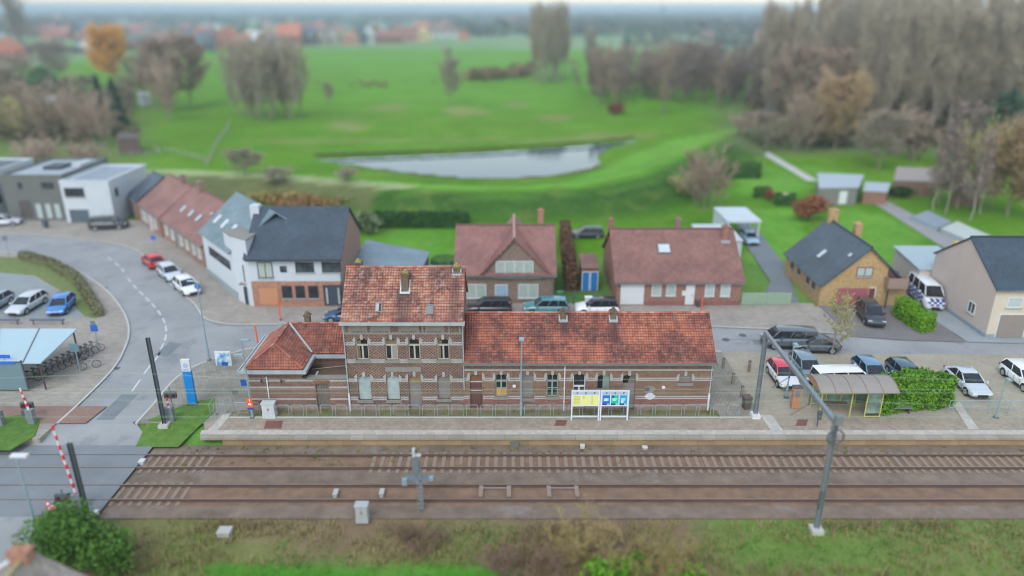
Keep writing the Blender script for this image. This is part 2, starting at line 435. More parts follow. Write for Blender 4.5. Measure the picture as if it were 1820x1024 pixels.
def smooth_line(pts, n=6):
    out = []
    for i in range(len(pts) - 1):
        p0 = pts[max(i - 1, 0)]; p1 = pts[i]; p2 = pts[i + 1]; p3 = pts[min(i + 2, len(pts) - 1)]
        for k in range(n):
            t = k / n
            out.append(tuple(.5 * (2 * b_ + (c_ - a_) * t + (2 * a_ - 5 * b_ + 4 * c_ - d_) * t * t + (-a_ + 3 * b_ - 3 * c_ + d_) * t ** 3) for a_, b_, c_, d_ in zip(p0, p1, p2, p3)))
    out.append(pts[-1]); return out
def kerb(name, pl, z0, z1, w=.16, side=1):
    mb = MB()
    for a, b_ in zip(pl, pl[1:]):
        d = Vector((b_[0] - a[0], b_[1] - a[1])); n = Vector((-d.y, d.x)).normalized() * w * side
        q = [a, b_, (b_[0] + n.x, b_[1] + n.y), (a[0] + n.x, a[1] + n.y)]
        mb.prism(q, z0, z1)
    return struct(mb.build(name, kerbm))
sheet('road', [(-110, 46.6), (85, 46.6), (85, 68), (40, 69.2), (-25, 69.2), (-34, 79), (-52, 99.5), (-62, 100), (-110, 99)], -.10, asph)
# left side: pavement inside the bend
LE = smooth_line([G(-120, 447), G(0, 447), G(33, 450), G(84, 460), G(132, 477), G(187, 512), G(220, 552), G(231, 587), G(222, 622), (-33.6, 55.0), (-33.3, 50), (-33.3, 46.6)])
sheet('pavement', [(-110, 46.6)] + [(-110, LE[0][1])] + LE, 0, pave, .3)
kerb('kerb', LE, -.2, .012, .18, -1)
sheet('ground_apron', [(-110, 44.6), (-33.5, 44.6), (-33.5, 46.6), (-110, 46.6)], -.03, pave, .6)
# far side pavement: main street outside bend and in front of the houses
OE = smooth_line([G(-120, 410), G(0, 415), G(110, 422), G(198, 433), G(242, 446), G(268, 470), G(296, 500), G(325, 525), G(345, 542), G(363, 566), G(400, 576), G(440, 577.5)])
OE2 = OE + [G(500, 577), (-22.5, 64.6), (-5, 64.5), (17, 64.2), (26, 63.2), (31, 62.2)]
sheet('pavement.001', OE2 + [(31, 69.9), (-26, 69.9), (-34.8, 80.2), (-53, 101.5), (-62, 101.5), (-110, 101)], 0, pave, .3)
kerb('kerb.001', OE2, -.2, .012, .18, 1)
# station side
SE = smooth_line([(-27.7, 46.6), (-27.7, 50), (-27.8, 53.3), G(345, 650), G(400, 630), G(455, 617), (-19, 59.9), (-12, 59.9)], 5) + [(16.0, 59.3), (18.6, 58.6)]
sheet('plaza', SE + [(18.6, 47.3), (-21, 47.3), (-22.6, 46.6)], 0, plaza, .3)
kerb('kerb.002', SE, -.2, .012, .18, -1)
sheet('car_park', [(18.6, 47.3), (18.6, 58.6), (24, 58.2), (85, 57.5), (85, 47.3)], -.03, surface('car_park_pavers', S(166, 158, 142), .12, .3, 20, block=(.22, .11, .01, .8)), .2)
# drives on the right
drive = surface('drive_tarmac', S(120, 126, 132), .12, .3, 25)
sheet('driveway', [G(1338, 560), G(1440, 592), G(1395, 470), G(1345, 405), G(1318, 385), G(1310, 400), G(1330, 440), G(1370, 500)], -.06, drive)
sheet('driveway.001', [(31.5, 61.8), (36, 61.0), (41.4, 60.6), (41.4, 69.3), (31.5, 69.3)], -.012, surface('drive_cobbles', S(130, 126, 126), .1, .3, 20, block=(.2, .1, .01, .75)))
sheet('driveway.002', [(41.6, 60.6), (85, 57.9), (85, 61.4), (44, 61.4), (43.5, 76), (40.5, 76)], -.008, surface('pale_drive', S(150, 156, 160), .07, .3, 20))
sheet('garden_path', [G(1335, 262, -.2), G(1350, 262, -.2), G(1455, 322, -.2), G(1435, 322, -.2)], -.15, kerbm, .1)
sheet('garden_path.001', [G(1535, 350, -.2), G(1560, 348, -.2), G(1760, 455, -.2), G(1700, 455, -.2)], -.15, surface('grey_slabs', S(150, 148, 148), .1, .4, 10), .1)
sheet('field_track', [G(640, 294, .1), G(520, 287, .1), G(420, 278, .1), G(300, 262, .1), G(296, 266, .1), G(410, 284, .1), G(520, 293, .1), G(636, 300, .1)], .06, surface('worn_turf', S(150, 165, 115), .1, .4, 10), .3) if False else None
# left car park (setts) and planted strips
sheet('car_park.001', [G(-120, 495), G(30, 478), G(100, 515), G(150, 560), G(140, 566), G(-120, 566)], .012, surface('parking_asphalt', S(142, 148, 150), .1, .3, 25))
sheet('pavement.002', [G(-120, 722), G(190, 722), G(152, 752), G(-120, 752)], .006, surface('red_setts', S(150, 122, 112), .1, .5, 20, block=(.2, .1, .012, .75)), .02)
verge = foliage('verge_grass', S(74, 108, 42), S(110, 140, 64), 2.0)
vb = foliage('verge_bank', S(104, 112, 70), S(128, 146, 76), 1.5)
sheet('verge', [G(-120, 745), G(55, 738), G(72, 745), G(62, 775), G(20, 800, -.05), G(-120, 800, -.05)], .02, verge, .1)
mb = MB(); VG = [(-26.9, 47.0), (-26.6, 44.2), (-23.6, 44.2), (-22.7, 46.6), (-22.4, 48.2), (-23.2, 50.2), (-24.8, 49.6)]
for t_ in geometry.tessellate_polygon([[Vector((x, y, 0)) for x, y in VG]]):
    for q in [t_]: mb.tri(*[(VG[i][0], VG[i][1], .03 if VG[i][1] > 46.2 else -.5) for i in q])
struct(mb.build('verge.001', verge))
sheet('verge.002', [G(30, 458), G(95, 470), G(140, 495), G(185, 560), G(168, 566), G(150, 562), G(105, 515), G(62, 490), G(5, 485), G(-60, 480), G(-60, 455)], .035, vb, .06)
# centre line dashes
DASH = [(195, 460), (208, 470), (218, 480), (230, 498), (240, 510), (251, 521), (262, 532), (273, 543), (283, 556), (291, 570), (295, 584), (294, 600), (288, 616), (279, 635), (263, 655), (242, 685)]
mb = MB()
for i, (px, py) in enumerate(DASH):
    x, y = G(px, py, -.1); q = DASH[min(i + 1, len(DASH) - 1)]; p = DASH[max(i - 1, 0)]
    ax, ay = G(*p, -.1); bx_, by = G(*q, -.1); d = Vector((bx_ - ax, by - ay)).normalized(); n = Vector((-d.y, d.x)) * .08; d *= .75 if i < 13 else 1.0
    mb.prism([(x - d.x - n.x, y - d.y - n.y), (x + d.x - n.x, y + d.y - n.y), (x + d.x + n.x, y + d.y + n.y), (x - d.x + n.x, y - d.y + n.y)], -.11, -.096)
struct(mb.build('road_marking', paint))
mb = MB()
for k in range(5): mb.prism([(-30.4, 62.3 - k * .55), (-28.6, 61.6 - k * .55), (-28.6, 61.35 - k * .55), (-30.4, 62.05 - k * .55)], -.11, -.095) if False else None
GL = smooth_line([G(363, 590, -.1), G(372, 578, -.1), G(392, 574, -.1)], 4)

# repairs and iron in the road
pat = surface('asphalt_repair', S(122, 127, 132), .12, .6, 30)
for q in ([(-31.5, 58), (-30.2, 57.6), (-30.0, 60.4), (-31.3, 60.7)], [(-8, 61.6), (-2, 61.6), (-2, 62.5), (-8, 62.6)], [(22, 60.2), (25.5, 59.9), (25.6, 60.8), (22.1, 61.1)], [(-30.9, 47.2), (-29.6, 47.2), (-29.6, 51), (-30.9, 51)], [(20, 61.2), (30, 60.4), (30, 60.6), (20, 61.4)], [(-44, 88), (-42.4, 87), (-40.4, 89.6), (-42, 90.6)]): sheet('road_repair', q, -.096, pat, .02)
iron = plain('cast_iron', S(86, 84, 84), .7, .12)
for k, (px, py, lab) in enumerate(((206, 655, 'dark gully grate at the inner kerb of the bend'), (186, 512, 'dark gully grate at the inner kerb, higher up the bend'), (245, 750, 'dark gully grate at the kerb before the level crossing'), (1320, 596, 'round manhole cover in the station street near the hidden gable'), (1290, 604, 'round manhole cover in the station street, second one'), (418, 700, 'square brown inspection cover in the plaza paving'))):
    x, y = G(px, py, -.1); t = thing('gully_cover', lab, 'street cover', (x, y, 0 if k == 5 else -.1), .4 * k)
    mb = MB()
    if k in (3, 4): mb.tube([(0, 0, -.05), (0, 0, .008)], .36, 16)
    else: mb.prism([(-.3, -.22), (.3, -.22), (.3, .22), (-.3, .22)], -.05, .012)
    mb.build('cover', iron, t)
# level crossing and ramp
mb = MB()
mb.quad((-35.5, 44.4, -.5), (-25.4, 44.4, -.5), (-27.6, 46.6, -.1), (-33.4, 46.6, -.1))
struct(mb.build('road_ramp', asph))
sheet('level_crossing', [(-60, 36.6), (-25.4, 36.6), (-25.4, 44.4), (-60, 44.4)], -.49, surface('crossing_asphalt', S(128, 132, 136), .12, .3, 25), .06)
sheet('road.001', [(-45, 8), (-27.3, 8), (-27.2, 36.6), (-45, 36.6)], -.47, asph, .08)
sheet('pavement.003', [(-27.3, 8), (-26.2, 8), (-25.9, 36.4), (-27.2, 36.4)], -.42, pave, .2)

# platform: deck, edge strip, wall
bal = surface('ballast', S(126, 110, 98), .25, .9, 14, spots=(S(140, 138, 138), .25, .58, .7)); bal2 = surface('rusty_ballast', S(132, 106, 88), .22, 1.2, 14, spots=(S(110, 98, 90), .4, .52, .6))
sheet('ballast', [(-25.4, 36.7), (110, 36.7), (110, 44.7), (-25.4, 44.7)], -.66, bal, .3)
sheet('ballast.001', [(-25.4, 37.9), (110, 37.9), (110, 40.2), (-25.4, 40.2)], -.652, bal2, .1); sheet('ballast.002', [(-25.4, 41.6), (110, 41.6), (110, 43.4), (-25.4, 43.4)], -.652, bal2, .1)
PE = 44.55
sheet('platform', [(-22.2, 45.6), (-20.6, 45.6), (110, 45.6), (110, 47.3), (-21, 47.3), (-22.6, 46.6)], .004, plat, .5)
sheet('platform_edge_strip', [(-22.3, 45.05), (110, 45.05), (110, 45.6), (-22.4, 45.6)], .012, edge, .3)
sheet('platform_edge', [(-22.1, PE), (110, PE), (110, 45.05), (-22.3, 45.05)], .0, surface('edge_coping', S(160, 150, 138), .12, .5, 25, block=(1.0, .6, .02, .7)), .16)
sheet('platform_wall', [(-20.6, PE + .14), (110, PE + .14), (110, 46.0), (-20.6, 46.0)], -.17, surface('platform_wall_panels', S(160, 138, 104), .12, .6, 25, block=(1.2, 4, .015, .75), spots=(S(120, 105, 85), .7, .58, .5)), .7)
sheet('crossing_path', [G(398, 735), G(412, 735), G(384, 768), G(366, 768)], .011, edge, .02)
sheet('crossing_path.001', [G(1352, 738), G(1372, 738), G(1392, 765), G(1370, 765)], .011, edge, .02)
sheet('crossing_path.002', [G(1690, 715), G(1706, 715), G(1740, 763), G(1722, 763)], .011, edge, .02)
rust = plain('rusty_plate', S(122, 82, 72), .7, .12, 4)
for k, (a, b_, c, d) in enumerate(((469, 503, 748, 762), (985, 1008, 747, 757), (1414, 1436, 746, 757))):
    mb = MB(); mb.prism([G(a + 4, c), G(b_, c), G(b_ - 3, d), G(a, d)], 0, .018)
    tag(mb.build('drain_cover', rust), ['rust red steel cover in the platform below the grey cabinet', 'rust red steel cover in the platform left of the timetable board'.replace('left of', 'before'), 'rust red steel cover in the platform beside the passenger shelter'][k], 'drain cover', 'covers set into the platform')
# green kerb line & weeds under the hoops
sheet('garden_strip', [(-20.5, 47.42), (15.5, 47.42), (15.5, 48.42), (-20.5, 48.42)], .02, surface('mossy_soil', S(124, 116, 90), .22, .5, 10, spots=(S(104, 118, 50), .9, .5, .9)), .1)
kerb('kerb.003', [(-21, 47.3), (18.6, 47.3)], -.1, .05, .12, 1)
# ------------------------------------------------------------------ railway tracks
railm = plain('rusty_rail', S(92, 70, 62), .6, .15, 2)
railtop = plain('worn_rail_top', S(150, 140, 134), .3, .1, 2, metal=.5)
sleep = plain('concrete_sleeper', S(142, 125, 110), .9, .16, 2)
def track(label, yc, xs, sl, zs):
    t = thing('railway_track', label, 'railway track', (0, yc, -.6), 0, 'tracks past the platform', world=True)
    for s in (-1, 1):
        y = yc + s * .7525; mb = MB()
        x0, x1 = -60, 110
        prof = [(-.075, -.60), (.075, -.60), (.075, -.585), (.02, -.56), (.02, -.50), (.036, -.49), (.036, -.452), (-.036, -.452), (-.036, -.49), (-.02, -.50), (-.02, -.56), (-.075, -.585)]
        n = len(prof)
        for k in range(n):
            (a, za), (b_, zb) = prof[k], prof[(k + 1) % n]
            mb.quad((x0, y + a, za), (x1, y + a, za), (x1, y + b_, zb), (x0, y + b_, zb))
        r = mb.build('rail', railm, t)
        mb = MB(); mb.quad((x0, y - .034, -.4505), (x1, y - .034, -.4505), (x1, y + .034, -.4505), (x0, y + .034, -.4505)); mb.build('running_surface', railtop, r)
    base = None
    for x in sl:
        if base is None:
            mb = MB(); mb.prism([(x - .13, yc - 1.2), (x + .13, yc - 1.2), (x + .13, yc + 1.2), (x - .13, yc + 1.2)], -.72, -.615)
            for s in (-1, 1): mb.box(x - .12, x + .12, yc + s * .7525 - .2, yc + s * .7525 + .2, -.615, -.6)
            base = mb.build('sleeper', sleep, t); bxp = x
        else:
            c = base.copy(); C.objects.link(c); c.location.x += x - bxp
    return t
track('rusty track with pale sleepers showing, next to the platform', 42.5, 0, [-25.0 + .6 * k for k in range(8)] + [-9.5 + .6 * k for k in range(88)], 0)
track('rusty track sunk in brown ballast, next to the grass bank', 39.05, 0, [-25.2 + .6 * k for k in range(8)], 0)
# small track-side boxes
boxm = plain('pale_grey_plastic', S(200, 200, 200), .6, .06, 3)
greym = plain('grey_steel', S(128, 134, 138), .5, .1, 3, metal=.3)
def small_box(label, px, py, z, w, d, h, mat=boxm, name='track_box', cat='track box', group='boxes beside the rails'):
    w *= .8; h *= .75
    x, y = G(px, py, z); t = thing(name, label, cat, (x, y, z), 0, group, world=True)
    mb = MB(); mb.box(x - w / 2, x + w / 2, y - d / 2, y + d / 2, z - .08, z + h * .8); mb.build('housing', mat, t)
    mb = MB(); mb.prism([(x - w / 2 - .03, y - d / 2 - .03), (x + w / 2 + .03, y - d / 2 - .03), (x + w / 2 + .03, y + d / 2 + .03), (x - w / 2 - .03, y + d / 2 + .03)], z + h * .8, z + h); mb.build('lid', mat, t)
    return t
small_box('white marker block between the sunken rails, behind the grey relay cabinet', 597, 880, -.6, .3, .55, .35, plain('white_block', S(176, 174, 170), .6, .05))
small_box('white marker block between the sunken rails, beside the signal post', 679, 879, -.6, .3, .55, .35, MATS['white_block'])
small_box('grey steel box against the platform wall, one of the slim ones', 915, 791, -.62, .75, .25, .3, greym)
small_box('pale box on the ballast below the yellow timetable board', 1035, 795, -.62, .35, .3, .25)
small_box('small white box on the ballast below the blue poster board', 1146, 796, -.62, .4, .3, .12)
small_box('pale stone block where the first track leaves the road', 253, 823, -.6, .4, .4, .3)
small_box('pale stone block on the crossing corner beside the steel mast', 168, 916, -.5, .45, .4, .35)
small_box('heap of white rubble bags in the rough grass', 400, 948, -.5, .9, .6, .35, MATS['white_block'], 'rubble_bag', 'bag', 'bags lying on the bank')
cab = plain('cabinet_paint', S(196, 200, 204), .5, .05, 2)
def cabinet(label, px, py, z, w, d, h, mat):
    x, y = G(px, py, z); t = thing('relay_cabinet', label, 'cabinet', (x, y, z), 0, None, world=True)
    mb = MB(); mb.box(x - w / 2, x + w / 2, y - d / 2, y + d / 2, z, z + h * .3); mb.build('base', mat, t)
    mb = MB(); mb.box(x - w / 2 + .02, x + w / 2 - .02, y - d / 2 + .02, y + d / 2 - .02, z + h * .3, z + h * .95); b_ = mb.build('body', mat, t)
    for s in (-1, 1):
        mb = MB(); xx = x + s * w * .235; mb.box(xx - w * .21, xx + w * .21, y - d / 2, y - d / 2 + .018, z + h * .34, z + h * .91); dd = mb.build('door', mat, t)
        mb = MB(); mb.box(x + s * .05 - .015, x + s * .05 + .015, y - d / 2 - .03, y - d / 2 - .001, z + h * .55, z + h * .68); mb.build('handle', greym, dd)
    mb = MB(); mb.box(x - w / 2 - .03, x + w / 2 + .03, y - d / 2 - .04, y + d / 2 + .04, z + h * .95, z + h); mb.build('roof', mat, t)
cabinet('pale grey street cabinet standing among the hoops before the pavilion', 480, 741, 0, .95, .5, 1.25, cab)
cabinet('weathered grey cabinet on the ballast edge beside the signal post', 645, 926, -.6, .75, .5, 1.25, plain('old_grey', S(168, 172, 172), .6, .1))
cabinet('white electricity cabinet on the pavement before the green fence', 1046, 552, 0, .8, .5, 1.5, plain('white_cab', S(214, 216, 218), .5, .05))
cabinet('pale green cabinet beside the garage of the long brick house', 1083, 546, 0, .9, .4, 1.1, plain('green_cab', S(150, 176, 158), .5, .05))

# point rods in the sunken track
for k, (px, py) in enumerate(((880, 868), (1000, 868))):
    x, y = G(px, py, -.55); t = thing('point_rodding', ['grey point rod frame between the sunken rails below the poster board', 'longer grey point rod frame between the sunken rails below the timetable board'][1 - k], 'point rods', (x, y, -.55), 0, 'rod frames in the sunken track', world=True)
    mb = MB(); mb.box(x - .95, x + .95, y - .035, y + .035, -.56, -.49); mb.build('rod', plain('galv', S(146, 138, 132), .5, .1), t)
    for s in (-.9, .9):
        mb = MB(); mb.box(x + s - .14, x + s + .14, y - .9, y + .25, -.62, -.5); mb.build('cross_tie', sleep, t)

# ------------------------------------------------------------------ station building
FY = 48.4
station = thing('station_building', 'abandoned brick railway station with red tiled roofs and boarded windows', 'station', (0, FY, 0), world=True)
diaper = (S(96, 74, 74), S(184, 148, 126), 1.05, .75)
bk_main = brick('station_brick', S(126, 95, 86), S(98, 76, 73), S(122, 112, 104), .22, .075, (S(66, 56, 66), S(186, 156, 138), .27, .75), .6)
bk_wing = brick('wing_brick', S(148, 110, 92), S(120, 88, 76), S(134, 122, 110), .22, .075, (S(88, 72, 78), S(190, 156, 130), .25, .55), .55)
bk_pav = brick('pavilion_brick', S(142, 100, 92), S(112, 82, 78), S(146, 134, 124), .22, .075, (S(70, 58, 64), S(184, 148, 132), .27, .6), .5)
bk_red = brick('plinth_brick', S(168, 96, 96), S(140, 82, 82), S(160, 146, 132), .22, .075, None, .35)
stone = plain('pale_limestone', S(164, 163, 163), .85, .2, 2.5, bmp=.2)
stone_d = plain('weathered_limestone', S(136, 132, 126), .9, .16, 2.5, bmp=.2)
zinc = plain('zinc_sheet', S(176, 186, 190), .45, .16, 1.5, metal=.25)
zinc_d = plain('dull_zinc', S(120, 124, 124), .55, .2, 1.5, metal=.25)
frame_w = plain('flaking_frame_paint', S(176, 172, 160), .7, .16, 5)
frame_g = plain('grey_green_frame_paint', S(136, 150, 146), .7, .14, 5)
board_b = plain('bluish_boarding', S(158, 170, 174), .8, .22, 2.2)
board_g = plain('grey_boarding', S(128, 122, 120), .8, .12, 2.2)
board_r = plain('brown_red_door', S(98, 66, 64), .7, .15, 2)
board_w = plain('weathered_timber', S(112, 104, 98), .85, .2, 3)
pane_d = glass('dark_pane', (.02, .026, .03)); pane_c = plain('curtained_pane', S(122, 112, 92), .3, .3, 3)
pane_o = plain('orange_panel', S(206, 146, 62), .6, .1, 3)
def fx(px, py=None): return P(px, py, FY)
def op(px0, px1, py0, py1, rise=.16, **k):
    x0, z1 = P(px0, py0, FY); x1, _ = P(px1, py0, FY); xa, z0 = P(px0, py1, FY); xb, _ = P(px1, py1, FY)
    return dict(x0=(x0 + xa) / 2, x1=(x1 + xb) / 2, z0=max(z0, 0), z1=z1, rise=rise, **k)
def wall_open(mb, x0, x1, z0, z1, y, ops, depth=.22):
    xs = sorted({x0, x1} | {o[k] for o in ops for k in ('x0', 'x1')}); zs = sorted({z0, z1} | {o[k] for o in ops for k in ('z0', 'z1')})
    for a, b_ in zip(xs, xs[1:]):
        for c, d in zip(zs, zs[1:]):
            mx, mz = (a + b_) / 2, (c + d) / 2
            if any(o['x0'] < mx < o['x1'] and o['z0'] < mz < o['z1'] for o in ops): continue
            mb.quad((a, y, c), (b_, y, c), (b_, y, d), (a, y, d))
    for o in ops:
        a, b_, c, d = o['x0'], o['x1'], o['z0'], o['z1']; s = d - o['rise']; yb = y + depth
        mb.quad((a, y, c), (a, y, s), (a, yb, s), (a, yb, c)); mb.quad((b_, y, s), (b_, y, c), (b_, yb, c), (b_, yb, s))
        mb.quad((b_, y, c), (a, y, c), (a, yb, c), (b_, yb, c))
        n = 8 if o['rise'] > .01 else 1
        arc = [(a + (b_ - a) * k / n, s + o['rise'] * (1 - (2 * k / n - 1) ** 2) if n > 1 else d) for k in range(n + 1)]
        o['arc'] = arc
        for (xa, za), (xb, zb) in zip(arc, arc[1:]):
            if n > 1: mb.quad((xa, y, za), (xb, y, zb), (xb, y, d), (xa, y, d))
            mb.quad((xa, y, za), (xa, yb, za), (xb, yb, zb), (xb, y, zb))
def arch_panel(mb, o, y, inset=0, z0=None, z1=None):
    """a sheet filling an opening between z0 and its arch"""
    z0 = o['z0'] if z0 is None else z0
    for (xa, za), (xb, zb) in zip(o['arc'], o['arc'][1:]):
        za2, zb2 = (za, zb) if z1 is None else (min(za, z1), min(zb, z1))
        mb.quad((xa, y, z0), (xb, y, z0), (xb, y, zb2), (xa, y, za2))
def window(o, parent, y, style):
    a, b_, c, d = o['x0'], o['x1'], o['z0'], o['z1']; w = b_ - a; h = d - c; yw = y + .15; t = .07
    st = style
    if st in ('sash', 'sash_curtain', 'sash_half', 'green', 'green_orange', 'white_door'):
        fm = frame_g if st.startswith('green') else (MATS['white_cab'] if st == 'white_door' else frame_w)
        zt = c + h * (.68 if st != 'white_door' else .62); mx = (a + b_) / 2
        mb = MB()
        mb.box(a, a + t, yw - .04, yw + .04, c, d - o['rise']); mb.box(b_ - t, b_, yw - .04, yw + .04, c, d - o['rise'])
        mb.box(a + t, b_ - t, yw - .05, yw + .05, zt - .06, zt + .06)
        mb.box(mx - .06, mx + .06, yw - .045, yw + .045, c + .07, zt - .06); mb.box(a + t, b_ - t, yw - .042, yw + .042, c, c + .07)
        if st.startswith('green'):
            mb.box(mx - .03, mx + .03, yw - .04, yw + .04, zt + .06, d - .1)
            zm = c + h * .36; mb.box(a + t, mx - .06, yw - .03, yw + .03, zm - .03, zm + .03); mb.box(mx + .06, b_ - t, yw - .03, yw + .03, zm - .03, zm + .03)
        wd = mb.build('window', fm, parent)
        pm = MB(); arch_panel(pm, o, yw + .03)
        pm.build('pane', pane_d, wd)
        if st == 'sash_curtain':
            mb = MB(); mb.box(a + t, a + t + w * .2, yw + .015, yw + .022, c + .1, zt - .06); mb.build('curtain', pane_c, wd)
            mb = MB(); mb.box(a + t, a + t + w * .3, yw + .015, yw + .022, zt + .06, d - o['rise']); mb.build('curtain', pane_c, wd)
        if st == 'sash_half':
            mb = MB(); mb.box(mx + .06, b_ - t, yw + .012, yw + .022, c + .07, zt - .06); mb.build('blind', plain('pale_blind', S(150, 146, 144), .8, .08), wd)
            mb = MB(); mb.box(a + t, b_ - t, yw + .012, yw + .022, zt + .06, d - o['rise']); mb.build('curtain', pane_c, wd)
        if st == 'green_orange':
            zm = c + h * .36; mb = MB(); mb.box(a + t, mx - .06, yw + .012, yw + .022, c + .07, zm - .03); mb.box(mx + .06, b_ - t, yw + .012, yw + .022, c + .07, zm - .03)
            mb.build('orange_panel', pane_o, wd)
        return wd
    mats = dict(board=board_b, grey=board_g, timber=board_w, red=board_r, shut=board_g)
    mb = MB()
    if st == 'door_grey':
        zt = c + h * .72; arch_panel(mb, o, yw, z1=zt); mb.quad((a, yw - .02, zt), (b_, yw - .02, zt), (b_, yw - .02, zt + .1), (a, yw - .02, zt + .1))
        dr = mb.build('door', board_g, parent)
        pm = MB(); arch_panel(pm, o, yw + .02, z0=zt + .1); pm.build('fanlight', plain('mossy_fanlight', S(136, 120, 88), .6, .35, 2.5), dr)
        return dr
    if st == 'door_red':
        zt = c + h * .74; arch_panel(mb, o, yw, z1=zt); dr = mb.build('door', board_r, parent)
        pm = MB(); pm.box(a, b_, yw - .03, yw + .02, zt, zt + .09); pm.box(a, b_, yw - .025, yw + .02, zt - .75, zt - .68); pm.build('rail', frame_w, dr)
        pm = MB(); arch_panel(pm, o, yw + .02, z0=zt + .09); pm.build('fanlight', plain('brown_fanlight', S(124, 88, 70), .6, .15), dr)
        return dr
    if st == 'open_half':
        arch_panel(mb, o, yw + .1); wd = mb.build('window', pane_d, parent)
        mx = a + w * .45; pm = MB(); pm.quad((mx, yw, c), (b_, yw, c), (b_, yw, d - .12), (mx, yw, d - .04)); pm.build('broken_shutter', plain('green_grey_shutter', S(128, 148, 138), .7, .2, 3), wd)
        return wd
    if st == 'door_grey_broken':
        zt = c + h * .74; arch_panel(mb, o, yw, z1=zt); dr = mb.build('door', board_g, parent)
        pm = MB(); arch_panel(pm, o, yw + .08, z0=zt); pm.build('fanlight', pane_d, dr)
        pm = MB(); mx = a + w * .4; pm.quad((mx, yw, zt), (b_, yw, zt), (b_, yw, d - .12), (mx + .2, yw, d - .02)); pm.build('loose_board', board_w, dr)
        return dr
    n = 5 if st == 'timber' else 1
    if n > 1:
        for k in range(n): mb.box(a + w * k / n + .008, a + w * (k + 1) / n - .008, yw - .02 + (k % 2) * .008, yw + .02, c, d - o['rise'])
        arch_panel(mb, o, yw + .02)
    else: arch_panel(mb, o, yw)
    return mb.build('boarding', mats[st], parent)
def trims(ops, parent, y, keyed=True):
    """keystones, springer stones and sills"""
    for o in ops:
        a, b_, c, d = o['x0'], o['x1'], o['z0'], o['z1']; mx = (a + b_) / 2
        if keyed:
            mb = MB(); mb.prism([(mx - .10, y - .05), (mx + .10, y - .05), (mx + .10, y + .1), (mx - .10, y + .1)], d - .06, d + .32)
            mb.build('keystone', stone, parent)
            for s, xx in ((-1, a), (1, b_)):
                mb = MB(); x0, x1 = (xx - .2, xx - .005) if s < 0 else (xx + .005, xx + .2)
                mb.box(x0, x1, y - .045, y + .1, d - .45, d - .02); mb.box(x0 + (.08 if s < 0 else 0), x1 - (.08 if s > 0 else 0), y - .044, y + .1, d - .02, d + .1)
                mb.build('springer_stone', stone, parent)
        if o.get('sill'):
            mb = MB(); mb.box(a - .12, b_ + .12, y - .1, y + .14, c - .22, c - .004); mb.build('sill', stone_d, parent)
def band(parent, x0, x1, z0, z1, y, ops, mat, proud=.03, name='stone_band'):
    cuts = sorted((o['x0'] - .06, o['x1'] + .06) for o in ops if o['z0'] < z1 - .02 and o['z1'] > z0 + .02)
    x = x0
    for a, b_ in cuts:
        if a > x: bx(name, mat, parent, x, a, y - proud, y + .1, z0, z1)
        x = max(x, b_)
    if x < x1: bx(name, mat, parent, x, x1, y - proud, y + .1, z0, z1)
def pz(py, Y=FY): return P(910, py, Y)[1]
def tiled(mb, O, U, V, width, length, tw=.2, th=.222, lim=None, uo=0.0, vo=0.0):
    """lay interlocking tiles on a slope: O lower-left corner, U along the eave, V up the slope"""
    O, U, V = Vector(O), Vector(U).normalized(), Vector(V).normalized(); N = U.cross(V).normalized()
    nu = max(1, round(width / tw)); nv = max(1, round(length / th)); tw = width / nu; th = length / nv
    prof = [(0, .0), (.25, .045), (.55, .05), (.8, .012)]
    cols = [(i + p) * tw for i in range(nu) for p, _ in prof] + [width]; hs = [h for i in range(nu) for _, h in prof] + [0]
    for r in range(nv):
        va, vb2 = r * th, min(length, (r + 1) * th)
        la, lb = (lim(va), lim(vb2)) if lim else ((0, width), (0, width))
        i0 = len(mb.v); k = len(cols)
        for vv, lo, l2 in ((va, .045, la), (vb2, .012, lb)):
            for u, h in zip(cols, hs):
                uu = max(l2[0], min(l2[1], u)); mb.v.append(tuple(O + U * uu + V * vv + N * (lo + h)))
        for q in range(k - 1):
            if max(la[0], lb[0] if lb[0] < lb[1] else la[0]) >= cols[q + 1] and min(la[0], lb[0]) >= cols[q + 1]: continue
            if max(la[1], lb[1]) <= cols[q]: continue
            mb.f.append((i0 + q, i0 + q + 1, i0 + k + q + 1, i0 + k + q))
            f = lambda c_: c_ / tw + uo
            mb.uv.append(((f(cols[q]) + .001, r + vo + .02), (f(cols[q + 1]) - .001, r + vo + .02), (f(cols[q + 1]) - .001, r + vo + .98), (f(cols[q]) + .001, r + vo + .98)))
        # riser at the lower edge of each course
        j0 = len(mb.v)
        for u, h in zip(cols, hs):
            uu = max(la[0], min(la[1], u)); mb.v.append(tuple(O + U * uu + V * va + N * (.045 + h))); 
        for u, h in zip(cols, hs):
            uu = max(la[0], min(la[1], u)); mb.v.append(tuple(O + U * uu + V * (va + .004) + N * (h * .6)))
        for q in range(k - 1):
            if cols[q + 1] <= la[0] or cols[q] >= la[1]: continue
            mb.f.append((j0 + k + q, j0 + k + q + 1, j0 + q + 1, j0 + q)); mb.uv.append(tuple(((cols[q]) / tw + uo + .01, r + vo + .02) for _ in range(4)))
tile_main = tiles('old_pantiles', [(.2, S(106, 72, 66)), (.4, S(142, 88, 74)), (.55, S(172, 108, 86)), (.72, S(172, 116, 94)), (.9, S(186, 148, 128))], .7, S(84, 62, 62), .5, S(206, 178, 162), .85, .55, 3, .85, [(22.5, 3.6, -3, 11, .7), (40.5, 3, -3, 16, .55), (6, 4, 2, 16, .25)])
